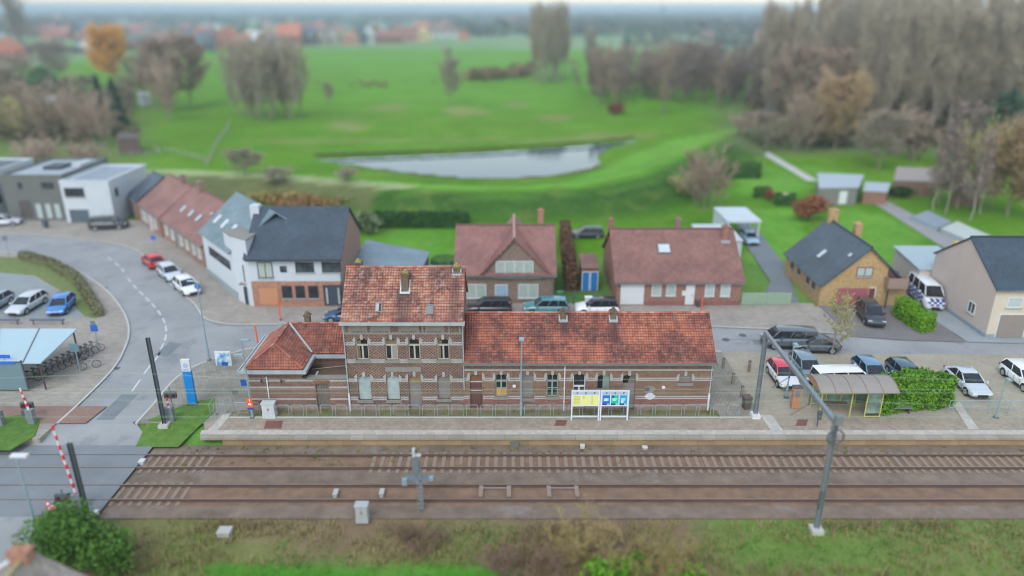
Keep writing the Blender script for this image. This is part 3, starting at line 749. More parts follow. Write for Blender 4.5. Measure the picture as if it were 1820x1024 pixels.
tile_wing = tiles('red_pantiles', [(.2, S(100, 64, 60)), (.4, S(136, 78, 66)), (.55, S(160, 94, 76)), (.74, S(176, 104, 80)), (.92, S(190, 122, 94))], .65, S(84, 54, 54), .25, S(206, 160, 138), .85, .4, 8, .9, [(37.5, 2.6, 8, 15.5, .85), (56, 2.6, 5, 15.5, .75), (2, 4, -3, 19, .45)])
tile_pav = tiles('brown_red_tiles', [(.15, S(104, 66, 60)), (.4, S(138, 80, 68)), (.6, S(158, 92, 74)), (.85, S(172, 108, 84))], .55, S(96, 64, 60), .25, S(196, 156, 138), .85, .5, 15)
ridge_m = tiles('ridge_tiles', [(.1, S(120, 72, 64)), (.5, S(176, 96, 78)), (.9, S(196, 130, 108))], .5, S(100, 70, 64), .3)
def ridge_tiles(parent, a, b_, r=.13):
    a, b_ = Vector(a), Vector(b_); n = max(2, int((b_ - a).length / .35)); mb = MB()
    d = (b_ - a).normalized(); s = d.cross(Vector((0, 0, 1))).normalized(); up = s.cross(d)
    for k in range(n):
        p, q = a + (b_ - a) * (k / n), a + (b_ - a) * ((k + 1.08) / n); i0 = len(mb.v)
        for c, rr in ((p, r), (q, r * .86)):
            for j in range(6):
                t = math.pi * j / 5 ; mb.v.append(tuple(c + s * math.cos(t) * rr + up * math.sin(t) * rr * .9))
        for j in range(5):
            mb.f.append((i0 + j, i0 + j + 1, i0 + 7 + j, i0 + 6 + j)); mb.uv.append(tuple((k + .5, .5) for _ in range(4)))
    return mb.build('ridge', ridge_m, parent)
def chimney(parent, x, y, z0, z1, w, d, mat, pots=True, capm=None, name='chimney'):
    mb = MB(); mb.box(x - w / 2, x + w / 2, y - d / 2, y + d / 2, z0, z1); mb.box(x - w / 2 - .06, x + w / 2 + .06, y - d / 2 - .06, y + d / 2 + .06, z1, z1 + .12)
    ch = mb.build(name, mat, parent)
    if pots:
        mb = MB(); mb.box(x - w / 2 + .03, x + w / 2 - .03, y - d / 2 + .03, y + d / 2 - .03, z1 + .12, z1 + .2)
        mb.tube([(x, y, z1 + .2), (x, y, z1 + .36)], .15, 8, .12); mb.build('chimney_pot', capm or mat, ch)
    return ch
# --- main block
mx0, mx1, my1, EZ, RZ, RY = -12.2, -3.65, 54.4, 7.35, 10.34, 51.4
sash = [op(633, 655, 602, 640, st='sash_curtain', sill=1), op(685, 706.6, 602, 640, st='sash_half', sill=1), op(726, 746.6, 602, 640, st='sash', sill=1), op(777, 798.5, 602, 640, st='sash_curtain', sill=1)]
low = [op(636.7, 659.4, 668, 711, st='board', sill=1), op(687.5, 710, 668, 711, st='board', sill=1), op(727, 749, 667.5, 728, st='door_grey'), op(778, 800, 668, 709, st='grey', sill=1)]
mb = MB(); wall_open(mb, mx0, mx1, 0, EZ, FY, sash + low)
for x in (mx0, mx1):
    mb.ngon([(x, FY, 0), (x, my1, 0), (x, my1, EZ), (x, RY, RZ - .12), (x, FY, EZ)] if x == mx1 else [(x, my1, 0), (x, FY, 0), (x, FY, EZ), (x, RY, RZ - .12), (x, my1, EZ)])
mb.quad((mx1, my1, 0), (mx0, my1, 0), (mx0, my1, EZ), (mx1, my1, EZ))
wall = mb.build('wall', bk_main, station)
for o in sash + low: window(o, station, FY, o['st'])
trims(sash + low, station, FY)
for a, b_ in ((608, 610.3), (611.3, 613.8), (638.6, 641), (642.2, 645), (673, 675.2), (676.2, 678.6), (705, 707.2), (708.3, 711)):
    band(station, mx0 - .02, mx1 + .02, pz(b_), pz(a), FY, sash + low, stone)
bx('inscription_plaque', stone_d, station, P(685, 655, FY)[0], P(748, 655, FY)[0], FY - .04, FY + .1, pz(660.5), pz(652.5))
# cornice with panels
fz0, fz1 = pz(594), EZ
bx('cornice', stone_d, station, mx0 - .04, mx1 + .04, FY - .06, FY + .1, fz0, fz0 + .14)
bx('cornice', stone_d, station, mx0 - .04, mx1 + .04, FY - .05, FY + .1, fz1 - .14, fz1 - .01)
edges = [612.5, 621, 651, 660, 692, 710, 743, 751, 757, 788, 798, 817]
for k in range(len(edges)):
    x = P(edges[k], 585, FY)[0]; bx('cornice_pilaster', stone_d, station, x - .07, x + .07, FY - .045, FY + .1, fz0 + .14, fz1 - .14)
for a, b_ in ((621, 651), (660, 692), (710, 743), (757, 788)):
    xa, xb = P(a, 585, FY)[0] + .07, P(b_, 585, FY)[0] - .07; mb = MB()
    mb.box(xa, xb, FY - .015, FY + .1, fz0 + .3, fz1 - .14)
    for j in range(9): 
        xx = xa + (xb - xa) * (j + .5) / 9; mb.box(xx - .05, xx + .05, FY - .03, FY + .1, fz0 + .22, fz0 + .3)
    mb.build('frieze_panel', stone_d, station)
def slope_roof(parent, x0, x1, ye, yr, ze, zr, mat, oh=.28, ov=.15, name='roof', uo=0):
    """front slope from the eave (ye, ze) up to the ridge (yr, zr), over x0..x1; eave overhang oh, verge overhang ov"""
    sl = (zr - ze) / (yr - ye); y0 = ye - oh * (1 if yr > ye else -1); z0 = ze - oh * abs(sl)
    mb = MB(); V = (0, yr - y0, zr - z0); L = math.hypot(yr - y0, zr - z0)
    if yr > ye: tiled(mb, (x0 - ov, y0, z0 + .06), (1, 0, 0), V, x1 - x0 + 2 * ov, L, uo=uo)
    else: tiled(mb, (x1 + ov, y0, z0 + .06), (-1, 0, 0), V, x1 - x0 + 2 * ov, L, uo=uo + 50)
    return mb, (y0, z0)
def board_under(mb, x0, x1, ye, yr, ze, zr, oh, ov):
    pass
mb, (ey, ez) = slope_roof(station, mx0, mx1, FY, RY, EZ + .12, RZ, tile_main)
mb2, _ = slope_roof(station, mx0, mx1, my1, RY, EZ + .12, RZ, tile_main)
n = len(mb.v); mb.v += mb2.v; mb.f += [tuple(i + n for i in f) for f in mb2.f]; mb.uv += mb2.uv
# deck under the tiles
dk = [(ey + .02, ez + .02), (RY, RZ + .02), (2 * RY - ey - .02, ez + .02), (2 * RY - ey - .02, ez - .06), (RY, RZ - .08), (ey + .02, ez - .06)]
for x, fl in ((mx0 - .14, 0), (mx1 + .14, 1)): mb.ngon([(x, y, z) for y, z in (dk if not fl else dk[::-1])])
mb.quad(*[(mx0 - .14, *dk[3]), (mx0 - .14, *dk[4]), (mx1 + .14, *dk[4]), (mx1 + .14, *dk[3])]); mb.quad(*[(mx0 - .14, *dk[4]), (mx0 - .14, *dk[5]), (mx1 + .14, *dk[5]), (mx1 + .14, *dk[4])])
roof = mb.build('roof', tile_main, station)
ridge_tiles(roof, (mx0 - .15, RY, RZ + .1), (mx1 + .15, RY, RZ + .1))
def roof_z(y, ye=FY, yr=RY, ze=EZ + .12, zr=RZ): return ze + (zr - ze) * (y - ye) / (yr - ye)
lichen = brick('lichen_brick', S(128, 112, 88), S(104, 90, 74), S(124, 116, 100), .22, .075, None, .3)
lichen_c = plain('yellow_lichen', S(152, 134, 72), .9, .25, 5)
x = P(720.5, 500, 50.4)[0]
ch = chimney(roof, x, 50.55, 9.3, 10.2, .5, .5, lichen, True, lichen_c)
mb = MB(); zc = roof_z(50.2) + .1; 
sl = Vector((0, RY - FY, RZ - EZ - .12)).normalized()
for s in (-1, 1):
    o_ = Vector((x + s * .32, 49.9, roof_z(49.9) + .12)); mb.box(-.05, .05, 0, 1.0, -.02, .05, Matrix.Translation(o_) @ Matrix.Rotation(math.atan2(sl.z, sl.y), 4, 'X'))
mb.box(-.37, .37, -.16, 0, -.02, .07, Matrix.Translation((x, 49.9, roof_z(49.9) + .12)) @ Matrix.Rotation(math.atan2(sl.z, sl.y), 4, 'X'))
mb.build('lead_flashing', zinc, ch)
mb = MB(); mb.box(x - .25, x + .25, 49.95, 50.3, roof_z(49.95), 9.95); mb.build('chimney_breast', lichen, ch)
x = P(812, 480, 51.2)[0]
ch = chimney(roof, x, 51.25, 9.7, 10.45, .5, .5, lichen, True, lichen_c)
mb = MB(); mb.box(x - .36, x + .36, 50.86, 50.995, roof_z(50.9) - .02, roof_z(50.9) + .22)
for s in (-1, 1): mb.box(x + s * .3 - .05, x + s * .3 + .05, 51.0, 51.45, roof_z(51.2), roof_z(51.2) + .3)
mb.build('lead_flashing', zinc, ch)
x = P(637, 475, 52.2)[0]; chimney(roof, x, 52.3, 9.2, 10.42, .5, .5, lichen, True, lichen_c)
# roof lights
sk = math.atan2(sl.z, sl.y)
for k, (px, py) in enumerate(((673, 547), (764, 551))):
    for y in [48.2 + .02 * i for i in range(150)]:
        if P(px, py, y)[1] <= roof_z(y) + .1: break
    x = P(px, py, y)[0]; M = Matrix.Translation((x, y, roof_z(y) + .11)) @ Matrix.Rotation(sk, 4, 'X')
    mb = MB(); mb.box(-.26, .26, -.38, -.3, -.05, .07, M); mb.box(-.26, .26, .3, .38, -.05, .07, M); mb.box(-.26, -.2, -.3, .3, -.05, .07, M); mb.box(.2, .26, -.3, .3, -.05, .07, M)
    sk_ = mb.build('roof_light', zinc_d, roof); mb = MB()
    mb.box(-.2, .2, -.3, .3, 0, .045, M); mb.build('pane', pane_d if k == 0 else plain('clouded_glass', S(112, 126, 128), .3, .08), sk_)
    if k == 0:
        mb = MB(); mb.box(-.2, .02, -.3, .3, .046, .06, M); mb.build('loose_flap', plain('pale_grey_sheet', S(168, 160, 158), .6, .06), sk_)
# gutters and pipes
def gutter(parent, x0, x1, y, z, w=.3, mat=None):
    mb = MB(); mb.box(x0, x1, y - w, y, z - .05, z); mb.box(x0, x1, y - w - .03, y - w, z - .16, z + .06); mb.box(x0, x1, y - w + .03, y + .2, z - .16, z - .06)
    return mb.build('gutter', mat or zinc, parent)
gutter(station, mx0 - .2, mx1 + .25, FY - .1, EZ + .02, .36)
whitem = plain('white_paint', S(214, 218, 220), .5, .06, 3)
def pipe(parent, x, y, z0, z1, mat=zinc, shoe=0):
    mb = MB(); mb.tube([(x, y, z1), (x, y, z0 + shoe)], .045, 8)
    for z in (z0 + .8, (z0 + z1) / 2, z1 - .4): mb.box(x - .07, x + .07, y - .03, y + .1, z - .02, z + .02)
    p = mb.build('downpipe', mat, parent)
    if shoe:
        mb = MB(); mb.tube([(x, y, z0 + shoe), (x, y, z0)], .075, 8); mb.build('pipe_guard', whitem, p)
pipe(station, mx0 - .02, FY - .09, 0, EZ, zinc, 1.5); pipe(station, mx1 + .08, FY - .09, 1.8, EZ, zinc)
# --- long wing
wx1, WE, WR = 14.9, 4.12, 6.65
wy1, wry = 54.4, 51.4
wop = [op(835.7, 857, 665, 725, st='door_red'), op(880.5, 901, 665, 705, st='green_orange', sill=1), op(927, 948, 665, 708, st='grey', sill=1), op(971.7, 991.7, 665, 705, st='green', sill=1),
       op(1018, 1040, 664.6, 724, st='white_door'), op(1062, 1083.5, 666, 692, st='open_half', sill=1), op(1106, 1128, 666, 727, st='door_grey_broken'), op(1207, 1229, 667, 680.5, st='grey', sill=1)]
mb = MB(); wall_open(mb, mx1, wx1, 0, WE, FY, wop)
mb.ngon([(wx1, FY, 0), (wx1, wy1, 0), (wx1, wy1, WE), (wx1, wry, WR - .1), (wx1, FY, WE)]); mb.quad((wx1, wy1, 0), (mx1, wy1, 0), (mx1, wy1, WE), (wx1, wy1, WE))
mb.build('wall', bk_wing, station)
for o in wop: window(o, station, FY, o['st'])
trims(wop, station, FY)
for a, b_ in ((671.5, 673.4), (674.7, 677), (703.6, 705.6), (706.8, 709.2)): band(station, mx1 + .03, wx1 + .02, pz(b_), pz(a), FY, wop, stone)
band(station, mx1 + .03, wx1 + .03, pz(658.8), pz(656), FY, [], stone, .05, 'cornice')
band(station, mx1 + .03, wx1 + .01, pz(716), pz(709.5), FY, wop, bk_red, .02, 'red_brick_band')
band(station, mx1 + .03, wx1 + .02, 0, .52, FY, wop, plain('rough_plinth', S(140, 122, 114), .9, .35, 3), .035, 'plinth')
band(station, mx0 - .01, mx1, 0, .5, FY, low, plain('rough_plinth', S(140, 122, 114)), .035, 'plinth')
mb, (ey, ez) = slope_roof(station, mx1 + .3, wx1, FY, wry, WE + .12, WR, tile_wing)
mb2, _ = slope_roof(station, mx1 + .3, wx1, wy1, wry, WE + .12, WR, tile_wing)
n = len(mb.v); mb.v += mb2.v; mb.f += [tuple(i + n for i in f) for f in mb2.f]; mb.uv += mb2.uv
dk = [(ey + .02, ez + .02), (wry, WR + .02), (2 * wry - ey - .02, ez + .02), (2 * wry - ey - .02, ez - .06), (wry, WR - .08), (ey + .02, ez - .06)]
mb.ngon([(wx1 + .14, y, z) for y, z in dk[::-1]]); a_ = mx1 + .01
mb.quad(*[(a_, *dk[3]), (a_, *dk[4]), (wx1 + .14, *dk[4]), (wx1 + .14, *dk[3])]); mb.quad(*[(a_, *dk[4]), (a_, *dk[5]), (wx1 + .14, *dk[5]), (wx1 + .14, *dk[4])])
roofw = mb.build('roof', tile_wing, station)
ridge_tiles(roofw, (mx1 + .1, wry, WR + .1), (wx1 + .15, wry, WR + .1))
gutter(station, mx1 + .05, wx1 + .2, FY - .1, WE + .0, .3, zinc_d)
bx('gutter_board', zinc, station, mx1 + .05, wx1 + .12, FY - .2, FY - .05, WE - .26, WE - .17)
def wroof_z(y): return WE + .12 + (WR - WE - .12) * (y - FY) / (wry - FY)
for px in (1001, 1090):
    x = P(px, 560, 51.0)[0]; ch = chimney(roofw, x, 51.1, 6.2, 6.95, .42, .42, lichen, True, brick('old_chimney', S(122, 100, 72), S(100, 84, 66), S(120, 112, 90)))
    mb = MB(); mb.box(x - .34, x + .34, 50.72, 50.87, wroof_z(50.8) + .02, wroof_z(50.8) + .26)
    for s in (-1, 1): mb.box(x + s * .28 - .05, x + s * .28 + .05, 50.87, 51.3, wroof_z(51.1) - .05, wroof_z(51.1) + .26)
    mb.build('lead_flashing', zinc, ch)
x = P(1197, 563, 51.3)[0]; mb = MB(); mb.tube([(x, 51.0, 6.3), (x, 51.0, 6.62)], .12, 8); mb.build('roof_vent', zinc_d, roofw)
pipe(station, P(1003, 690, FY)[0], FY - .09, 0, WE - .2, whitem); pipe(station, wx1 - .12, FY - .09, 0, WE - .2, zinc, 1.5)
for px, py in ((914, 686), (1179, 688)):
    mb = MB(); x, z = P(px, py, FY); mb.ring((x, FY - .05, z), .09, .05, 'y', 10, 5); mb.box(x - .06, x + .06, FY - .09, FY + .02, z - .06, z + .06); mb.build('wall_lamp', whitem, station)
# grey painted scrawl on the wing wall
mb = MB(); x, z = P(1154, 693, FY)
mb.ngon([(x + .42 * math.cos(t) * (1 + .15 * math.sin(3 * t)), FY - .004, z + .36 * math.sin(t)) for t in [k * math.pi / 8 for k in range(16)]])
sc_ = mb.build('graffiti', plain('grey_spray', S(132, 128, 132), .8, .45, 9), station)
mb = MB(); x, z = P(1155, 704, FY); mb.ngon([(x + .36 * math.cos(t) * (1 + .2 * math.cos(4 * t)), FY - .036, z + .3 * math.sin(t)) for t in [k * math.pi / 8 for k in range(16)]])
mb.build('graffiti_blot', plain('white_spray', S(196, 200, 212), .8, .25, 9), sc_)
mb = MB(); x, z = P(1150, 692, FY); mb.ngon([(x + .2 * math.cos(t), FY - .008, z + .2 * math.sin(t) * (1 + .3 * math.cos(2 * t))) for t in [k * math.pi / 6 for k in range(12)]])
mb.build('graffiti_blot', plain('dark_spray', S(70, 70, 76), .8, .3, 9), sc_)
# --- left pavilion, flat-roofed link and rear range
px0, px1_, PEZ = -19.6, -15.6, 3.45
pop = [op(464, 471.5, 671, 682, .08, st='grey'), op(498.6, 505.5, 671, 682, .08, st='grey')]
dop = [op(563, 585.6, 681.5, 728, .02, st='timber')]
mb = MB(); wall_open(mb, px0, px1_, 0, PEZ, FY, pop); wall_open(mb, px1_, mx0, 0, 2.72, FY, dop)
mb.quad((px0, my1, 0), (px0, FY, 0), (px0, FY, PEZ), (px0, my1, PEZ)); mb.quad((px1_, FY, 2.3), (px1_, my1, 2.3), (px1_, my1, PEZ), (px1_, FY, PEZ))
mb.quad((mx0, my1, 0), (px0, my1, 0), (px0, my1, PEZ), (mx0, my1, PEZ)); mb.quad((px1_, 51.0, 2.3), (mx0, 51.0, 2.3), (mx0, 51.0, PEZ), (px1_, 51.0, PEZ))
mb.quad((px1_, FY + .3, 2.72), (mx0, FY + .3, 2.72), (mx0, FY + .3, 2.3), (px1_, FY + .3, 2.3))
mb.build('wall', bk_pav, station)
for o in pop + dop: window(o, station, FY, o['st'])
for o in dop:
    mb = MB(); mb.box(o['x0'] - .12, o['x1'] + .12, FY - .05, FY + .1, o['z1'], o['z1'] + .3); mb.build('lintel', plain('broken_lintel', S(124, 92, 70), .9, .4, 6), station)
for a, b_ in ((675, 678), (687, 690), (708, 710.6)): band(station, px0 - .02, mx0 - .02, pz(b_), pz(a), FY, pop + dop, stone)
band(station, px0 - .02, mx0 - .02, 0, .45, FY, dop, plain('rough_plinth', S(140, 122, 114)), .03, 'plinth')
bx('parapet_coping', stone_d, station, px1_ + .35, mx0 - .05, FY - .08, FY + .38, 2.72, 2.82)
mb = MB(); mb.quad((px1_, FY + .3, 2.42), (mx0, FY + .3, 2.42), (mx0, 51.0, 2.45), (px1_, 51.0, 2.45))
flat = mb.build('flat_roof', surface('mossy_felt', S(112, 92, 78), .2, .8, 8, spots=(S(96, 104, 60), 1.2, .6, .6)), station)
mb = MB(); mb.box(-14.9, -14.75, 49.0, 49.9, 2.43, 2.55); mb.build('loose_gutter_piece', whitem, flat)
mb = MB(); mb.tube([(-15.4, 50.3, 2.5), (-14, 50.6, 2.52), (-12.3, 50.9, 2.56)], .03, 5); mb.build('loose_pipe', frame_w, flat)
# roofs: pavilion ridge along Y with a front hip; rear range ridge along X
A = Vector((-17.55, 48.95, 5.24)); B = Vector((-17.55, 52.7, 5.24)); ze = 3.55
L0, L1 = px0 - .15, px1_ + .15; yf = FY - .15
mb = MB()
hl = (A - Vector((-17.55, yf, ze))).length; w = L1 - L0
tiled(mb, (L0, yf, ze), (1, 0, 0), A - Vector((-17.55, yf, ze)), w, hl, lim=lambda v_: (w / 2 * v_ / hl, w - w / 2 * v_ / hl))
ln = B.y + 1.6 - yf; V = A - Vector((L1, A.y, ze)); vl = V.length; ha = A.y - yf
tiled(mb, (L1, yf, ze), (0, 1, 0), V, ln, vl, lim=lambda v_: (ha * v_ / vl, min(ln, 51.0 - yf + (B.y - 51.0) * v_ / vl)), uo=100)
V2 = A - Vector((L0, A.y, ze)); ln2 = my1 + .1 - yf
tiled(mb, (L0, yf + ln2, ze), (0, -1, 0), V2, ln2, vl, lim=lambda v_: ((my1 + .1 - B.y) * v_ / vl, ln2 - ha * v_ / vl), uo=200)
V3 = B - Vector((-17.55, 50.85, ze)); l3 = V3.length; w3 = mx0 - L1 + 2.2
tiled(mb, (L1 - 2.2 + .15, 50.85, ze), (1, 0, 0), V3, w3 - .15, l3, lim=lambda v_: (2.05 - 2.1 * v_ / l3, w3 - .15), uo=300)
V4 = B - Vector((-17.55, my1 + .1, ze)); l4 = V4.length; w4 = mx0 - L0
tiled(mb, (mx0, my1 + .1, ze), (-1, 0, 0), V4, w4, l4, lim=lambda v_: (0, w4 - 2.1 * v_ / l4), uo=400)
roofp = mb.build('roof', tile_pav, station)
ridge_tiles(roofp, tuple(A + Vector((0, 0, .08))), tuple(B + Vector((0, 0, .08))), .11); ridge_tiles(roofp, (B.x, B.y, B.z + .08), (mx0, B.y, B.z + .08), .11)
for cx in (L0, L1): ridge_tiles(roofp, (cx, yf, ze + .08), tuple(A + Vector((0, 0, .08))), .1)
mb = MB(); mb.tube([(L1 + .02, 50.9, ze + .12), tuple(B + Vector((.1, -.1, .12)))], .09, 6); mb.build('valley_flashing', zinc, roofp)
mb = MB()
mb.box(L0 - .32, L1 + .3, yf - .34, yf - .02, ze - .1, ze - .04); mb.box(L0 - .34, L1 + .34, yf - .4, yf - .34, ze - .2, ze + .05)
mb.box(L1, L1 + .3, yf - .02, 50.9, ze - .1, ze - .04); mb.box(L1 + .3, L1 + .36, yf - .34, 50.86, ze - .2, ze + .05)
mb.box(L0 - .32, L0, yf - .02, my1, ze - .1, ze - .04); mb.box(L0 - .4, L0 - .32, yf - .4, my1, ze - .2, ze + .05)
mb.box(L1 + .36, mx0 - .05, 50.5, 50.84, ze - .1, ze - .04); mb.box(L1 + .36, mx0 - .05, 50.44, 50.5, ze - .2, ze + .05)
mb.build('gutter', zinc, station)
mb = MB(); mb.box(L0 - .25, L1 + .25, yf - .3, FY - .002, ze - .3, ze - .2); mb.box(L1 - .1, L1 + .22, FY + .002, 50.8, ze - .3, ze - .2); mb.build('soffit', stone_d, station)
x = P(546, 572, 53)[0]; chimney(roofp, x, 53.2, 4.6, 5.75, .42, .42, lichen, True, lichen)
pipe(station, P(478, 700, FY)[0], FY - .08, 1.0, 2.9, whitem)
# --- name plate and track sign are on the lamp posts
# ------------------------------------------------------------------ houses
def roof_slab(mb, pts, th=.14, uvs=None):
    """a sloping slab: pts counter-clockwise seen from outside, first edge along the eave"""
    p = [Vector(q) for q in pts]; U = (p[1] - p[0]).normalized(); N = U.cross(p[2] - p[1]).normalized(); V = N.cross(U)
    uv = [((q - p[0]).dot(U) + 40, (q - p[0]).dot(V) + 40) for q in p]
    lo = [q - N * th for q in p]
    mb.ngon(p, uv); mb.ngon(lo[::-1], uv[::-1])
    for k in range(len(p)):
        j = (k + 1) % len(p); mb.ngon([p[k], lo[k], lo[j], p[j]], [uv[k], uv[k], uv[j], uv[j]])
def gable_house(name, label, cat, loc, rz, w, d, eave, ridge, along, wallm, roofm, oh=.3, ov=.25, yr=None, group=None, base=None):
    t = thing(name, label, cat, loc, rz, group)
    yr = yr if yr is not None else (d / 2 if along == 'x' else w / 2)
    mb = MB(); top = ridge - .16
    if along == 'x':
        A = [(0, -.2), (d, -.2), (d, eave), (yr, top), (0, eave)]
        for x, fl in ((0, 1), (w, 0)): mb.ngon([(x, y, z) for y, z in (A[::-1] if fl else A)])
        mb.quad((0, 0, -.2), (w, 0, -.2), (w, 0, eave), (0, 0, eave)); mb.quad((w, d, -.2), (0, d, -.2), (0, d, eave), (w, d, eave))
    else:
        A = [(0, -.2), (w, -.2), (w, eave), (yr, top), (0, eave)]
        for y, fl in ((0, 0), (d, 1)): mb.ngon([(x, y, z) for x, z in (A[::-1] if fl else A)])
        mb.quad((0, d, -.2), (0, 0, -.2), (0, 0, eave), (0, d, eave)); mb.quad((w, 0, -.2), (w, d, -.2), (w, d, eave), (w, 0, eave))
    mb.build('wall', wallm, t)
    mb = MB()
    if along == 'x':
        s1 = (ridge - eave) / yr; s2 = (ridge - eave) / (d - yr)
        roof_slab(mb, [(-ov, -oh, eave - oh * s1 + .06), (w + ov, -oh, eave - oh * s1 + .06), (w + ov, yr, ridge), (-ov, yr, ridge)])
        roof_slab(mb, [(w + ov, d + oh, eave - oh * s2 + .06), (-ov, d + oh, eave - oh * s2 + .06), (-ov, yr, ridge), (w + ov, yr, ridge)])
    else:
        s1 = (ridge - eave) / yr; s2 = (ridge - eave) / (w - yr)
        roof_slab(mb, [(-oh, d + ov, eave - oh * s1 + .06), (-oh, -ov, eave - oh * s1 + .06), (yr, -ov, ridge), (yr, d + ov, ridge)])
        roof_slab(mb, [(w + oh, -ov, eave - oh * s2 + .06), (w + oh, d + ov, eave - oh * s2 + .06), (yr, d + ov, ridge), (yr, -ov, ridge)])
    r = mb.build('roof', roofm, t)
    if along == 'x':
        mb = MB(); s1 = (ridge - eave) / yr
        mb.box(-ov, w + ov, -oh - .12, -oh, eave - oh * s1 - .12, eave - oh * s1 + .02); mb.build('gutter', zinc_d, t)
    mb = MB()
    if along == 'x': mb.tube([(-ov, yr, ridge + .02), (w + ov, yr, ridge + .02)], .11, 6)
    else: mb.tube([(yr, -ov, ridge + .02), (yr, d + ov, ridge + .02)], .11, 6)
    mb.build('ridge', roofm, r)
    t['_r'] = 0
    del t['_r']
    return t, r
pane_s = glass('sky_pane', (.05, .06, .07)); pane_w = plain('blinds_behind_glass', S(176, 188, 188), .25, .1, 2)
curt = plain('net_curtain', S(168, 180, 172), .35, .2, 4)
def fwin(parent, x0, x1, z0, z1, fm, pm=None, y=0.0, axis='y', mull=1, sill=True, name='window', sgn=-1, proud=.05):
    """window on a face: axis 'y' -> face y=const seen from -y (sgn -1); axis 'x' -> face x=const"""
    pm = pm or pane_s
    def B(mb, a, b_, lo, hi, c, d):
        if axis == 'y': mb.box(a, b_, min(y + sgn * lo, y + sgn * hi), max(y + sgn * lo, y + sgn * hi), c, d)
        else: mb.box(min(y + sgn * lo, y + sgn * hi), max(y + sgn * lo, y + sgn * hi), a, b_, c, d)
    mb = MB(); t = .07
    B(mb, x0, x0 + t, -.03, proud, z0, z1); B(mb, x1 - t, x1, -.03, proud, z0, z1); B(mb, x0 + t, x1 - t, -.03, proud, z0, z0 + t); B(mb, x0 + t, x1 - t, -.03, proud, z1 - t, z1)
    for k in range(1, mull):
        xx = x0 + (x1 - x0) * k / mull; B(mb, xx - .035, xx + .035, -.03, proud - .01, z0 + t, z1 - t)
    wd = mb.build(name, fm, parent)
    mb = MB(); B(mb, x0 + t * .5, x1 - t * .5, -.02, .012, z0 + t * .5, z1 - t * .5); mb.build('pane', pm, wd)
    if sill:
        mb = MB(); B(mb, x0 - .08, x1 + .08, -.02, .12, z0 - .1, z0 - .003); mb.build('sill', stone, wd)
    return wd
def fdoor(parent, x0, x1, z0, z1, mat, y=0.0, fm=None, axis='y', sgn=-1, name='door', glassy=False, panels=0):
    def B(mb, a, b_, lo, hi, c, d):
        if axis == 'y': mb.box(a, b_, min(y + sgn * lo, y + sgn * hi), max(y + sgn * lo, y + sgn * hi), c, d)
        else: mb.box(min(y + sgn * lo, y + sgn * hi), max(y + sgn * lo, y + sgn * hi), a, b_, c, d)
    mb = MB(); B(mb, x0, x1, -.03, .03, z0, z1)
    if panels:
        for k in range(panels): B(mb, x0 + .06, x1 - .06, .03, .042, z0 + .04 + (z1 - z0) * k / panels, z0 - .02 + (z1 - z0) * (k + 1) / panels)
    dr = mb.build(name, mat, parent)
    mb = MB(); B(mb, x0 - .08, x0 - .002, -.02, .05, z0, z1 + .08); B(mb, x1 + .002, x1 + .08, -.02, .05, z0, z1 + .08); B(mb, x0 - .002, x1 + .002, -.02, .05, z1 + .002, z1 + .08)
    mb.build('frame', fm or whitem, dr)
    if name == 'door':
        mb = MB(); B(mb, x1 - .16, x1 - .1, .03, .09, z0 + (z1 - z0) * .45, z0 + (z1 - z0) * .53); mb.build('handle', greym, dr)
    return dr
def roofwin(parent, x, y, z, slope, w=.8, h=1.1, face='-y', rz=0):
    M = Matrix.Translation((x, y, z)) @ Matrix.Rotation({'-y': 0, '-x': -math.pi / 2, 'x': math.pi / 2}[face], 4, 'Z') @ Matrix.Rotation(slope, 4, 'X')
    mb = MB(); t = .07
    mb.box(-w / 2, w / 2, -h / 2, -h / 2 + t, -.1, .08, M); mb.box(-w / 2, w / 2, h / 2 - t, h / 2, -.1, .08, M)
    mb.box(-w / 2, -w / 2 + t, -h / 2 + t, h / 2 - t, -.1, .08, M); mb.box(w / 2 - t, w / 2, -h / 2 + t, h / 2 - t, -.1, .08, M)
    o = mb.build('roof_window', greym, parent); mb = MB(); mb.box(-w / 2 + t, w / 2 - t, -h / 2 + t, h / 2 - t, -.1, .05, M)
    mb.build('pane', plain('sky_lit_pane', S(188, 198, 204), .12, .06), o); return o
render_w = plain('white_render', S(190, 198, 206), .8, .05, .8); render_g = plain('grey_render', S(104, 106, 104), .85, .08, .8)
render_p = plain('pinkish_render', S(192, 176, 168), .85, .05, .6); render_c = plain('cream_render', S(200, 190, 172), .85, .05, .6)
slate = ribbed('blue_grey_slates', S(64, 78, 92), .3, rough=.55); slate2 = ribbed('pale_slates', S(118, 138, 148), .3, rough=.5); slate3 = ribbed('mid_slates', S(80, 92, 104), .3, rough=.55)
tile_rb = ribbed('red_brown_tiles', S(142, 101, 92), .33, var=.12); tile_rb2 = ribbed('pink_brown_tiles', S(148, 103, 96), .33, var=.1); tile_or = ribbed('salmon_tiles', S(150, 106, 98), .33, var=.12)
bk_brown = brick('brown_house_brick', S(148, 124, 108), S(128, 106, 94), S(160, 150, 140)); bk_redh = brick('red_house_brick', S(170, 116, 98), S(146, 98, 84), S(164, 148, 136))
bk_yel = brick('yellow_house_brick', S(206, 168, 112), S(186, 148, 98), S(190, 176, 150)); bk_pink = brick('pink_gable_brick', S(176, 138, 124), S(156, 120, 108), S(176, 160, 150))
bk_or = brick('orange_brick', S(186, 132, 106), S(166, 112, 92), S(186, 164, 148))
darkf = plain('dark_frame', S(58, 64, 70), .5, .08)
def HX(px, py, y, x0): return P(px, py, y)[0] - x0
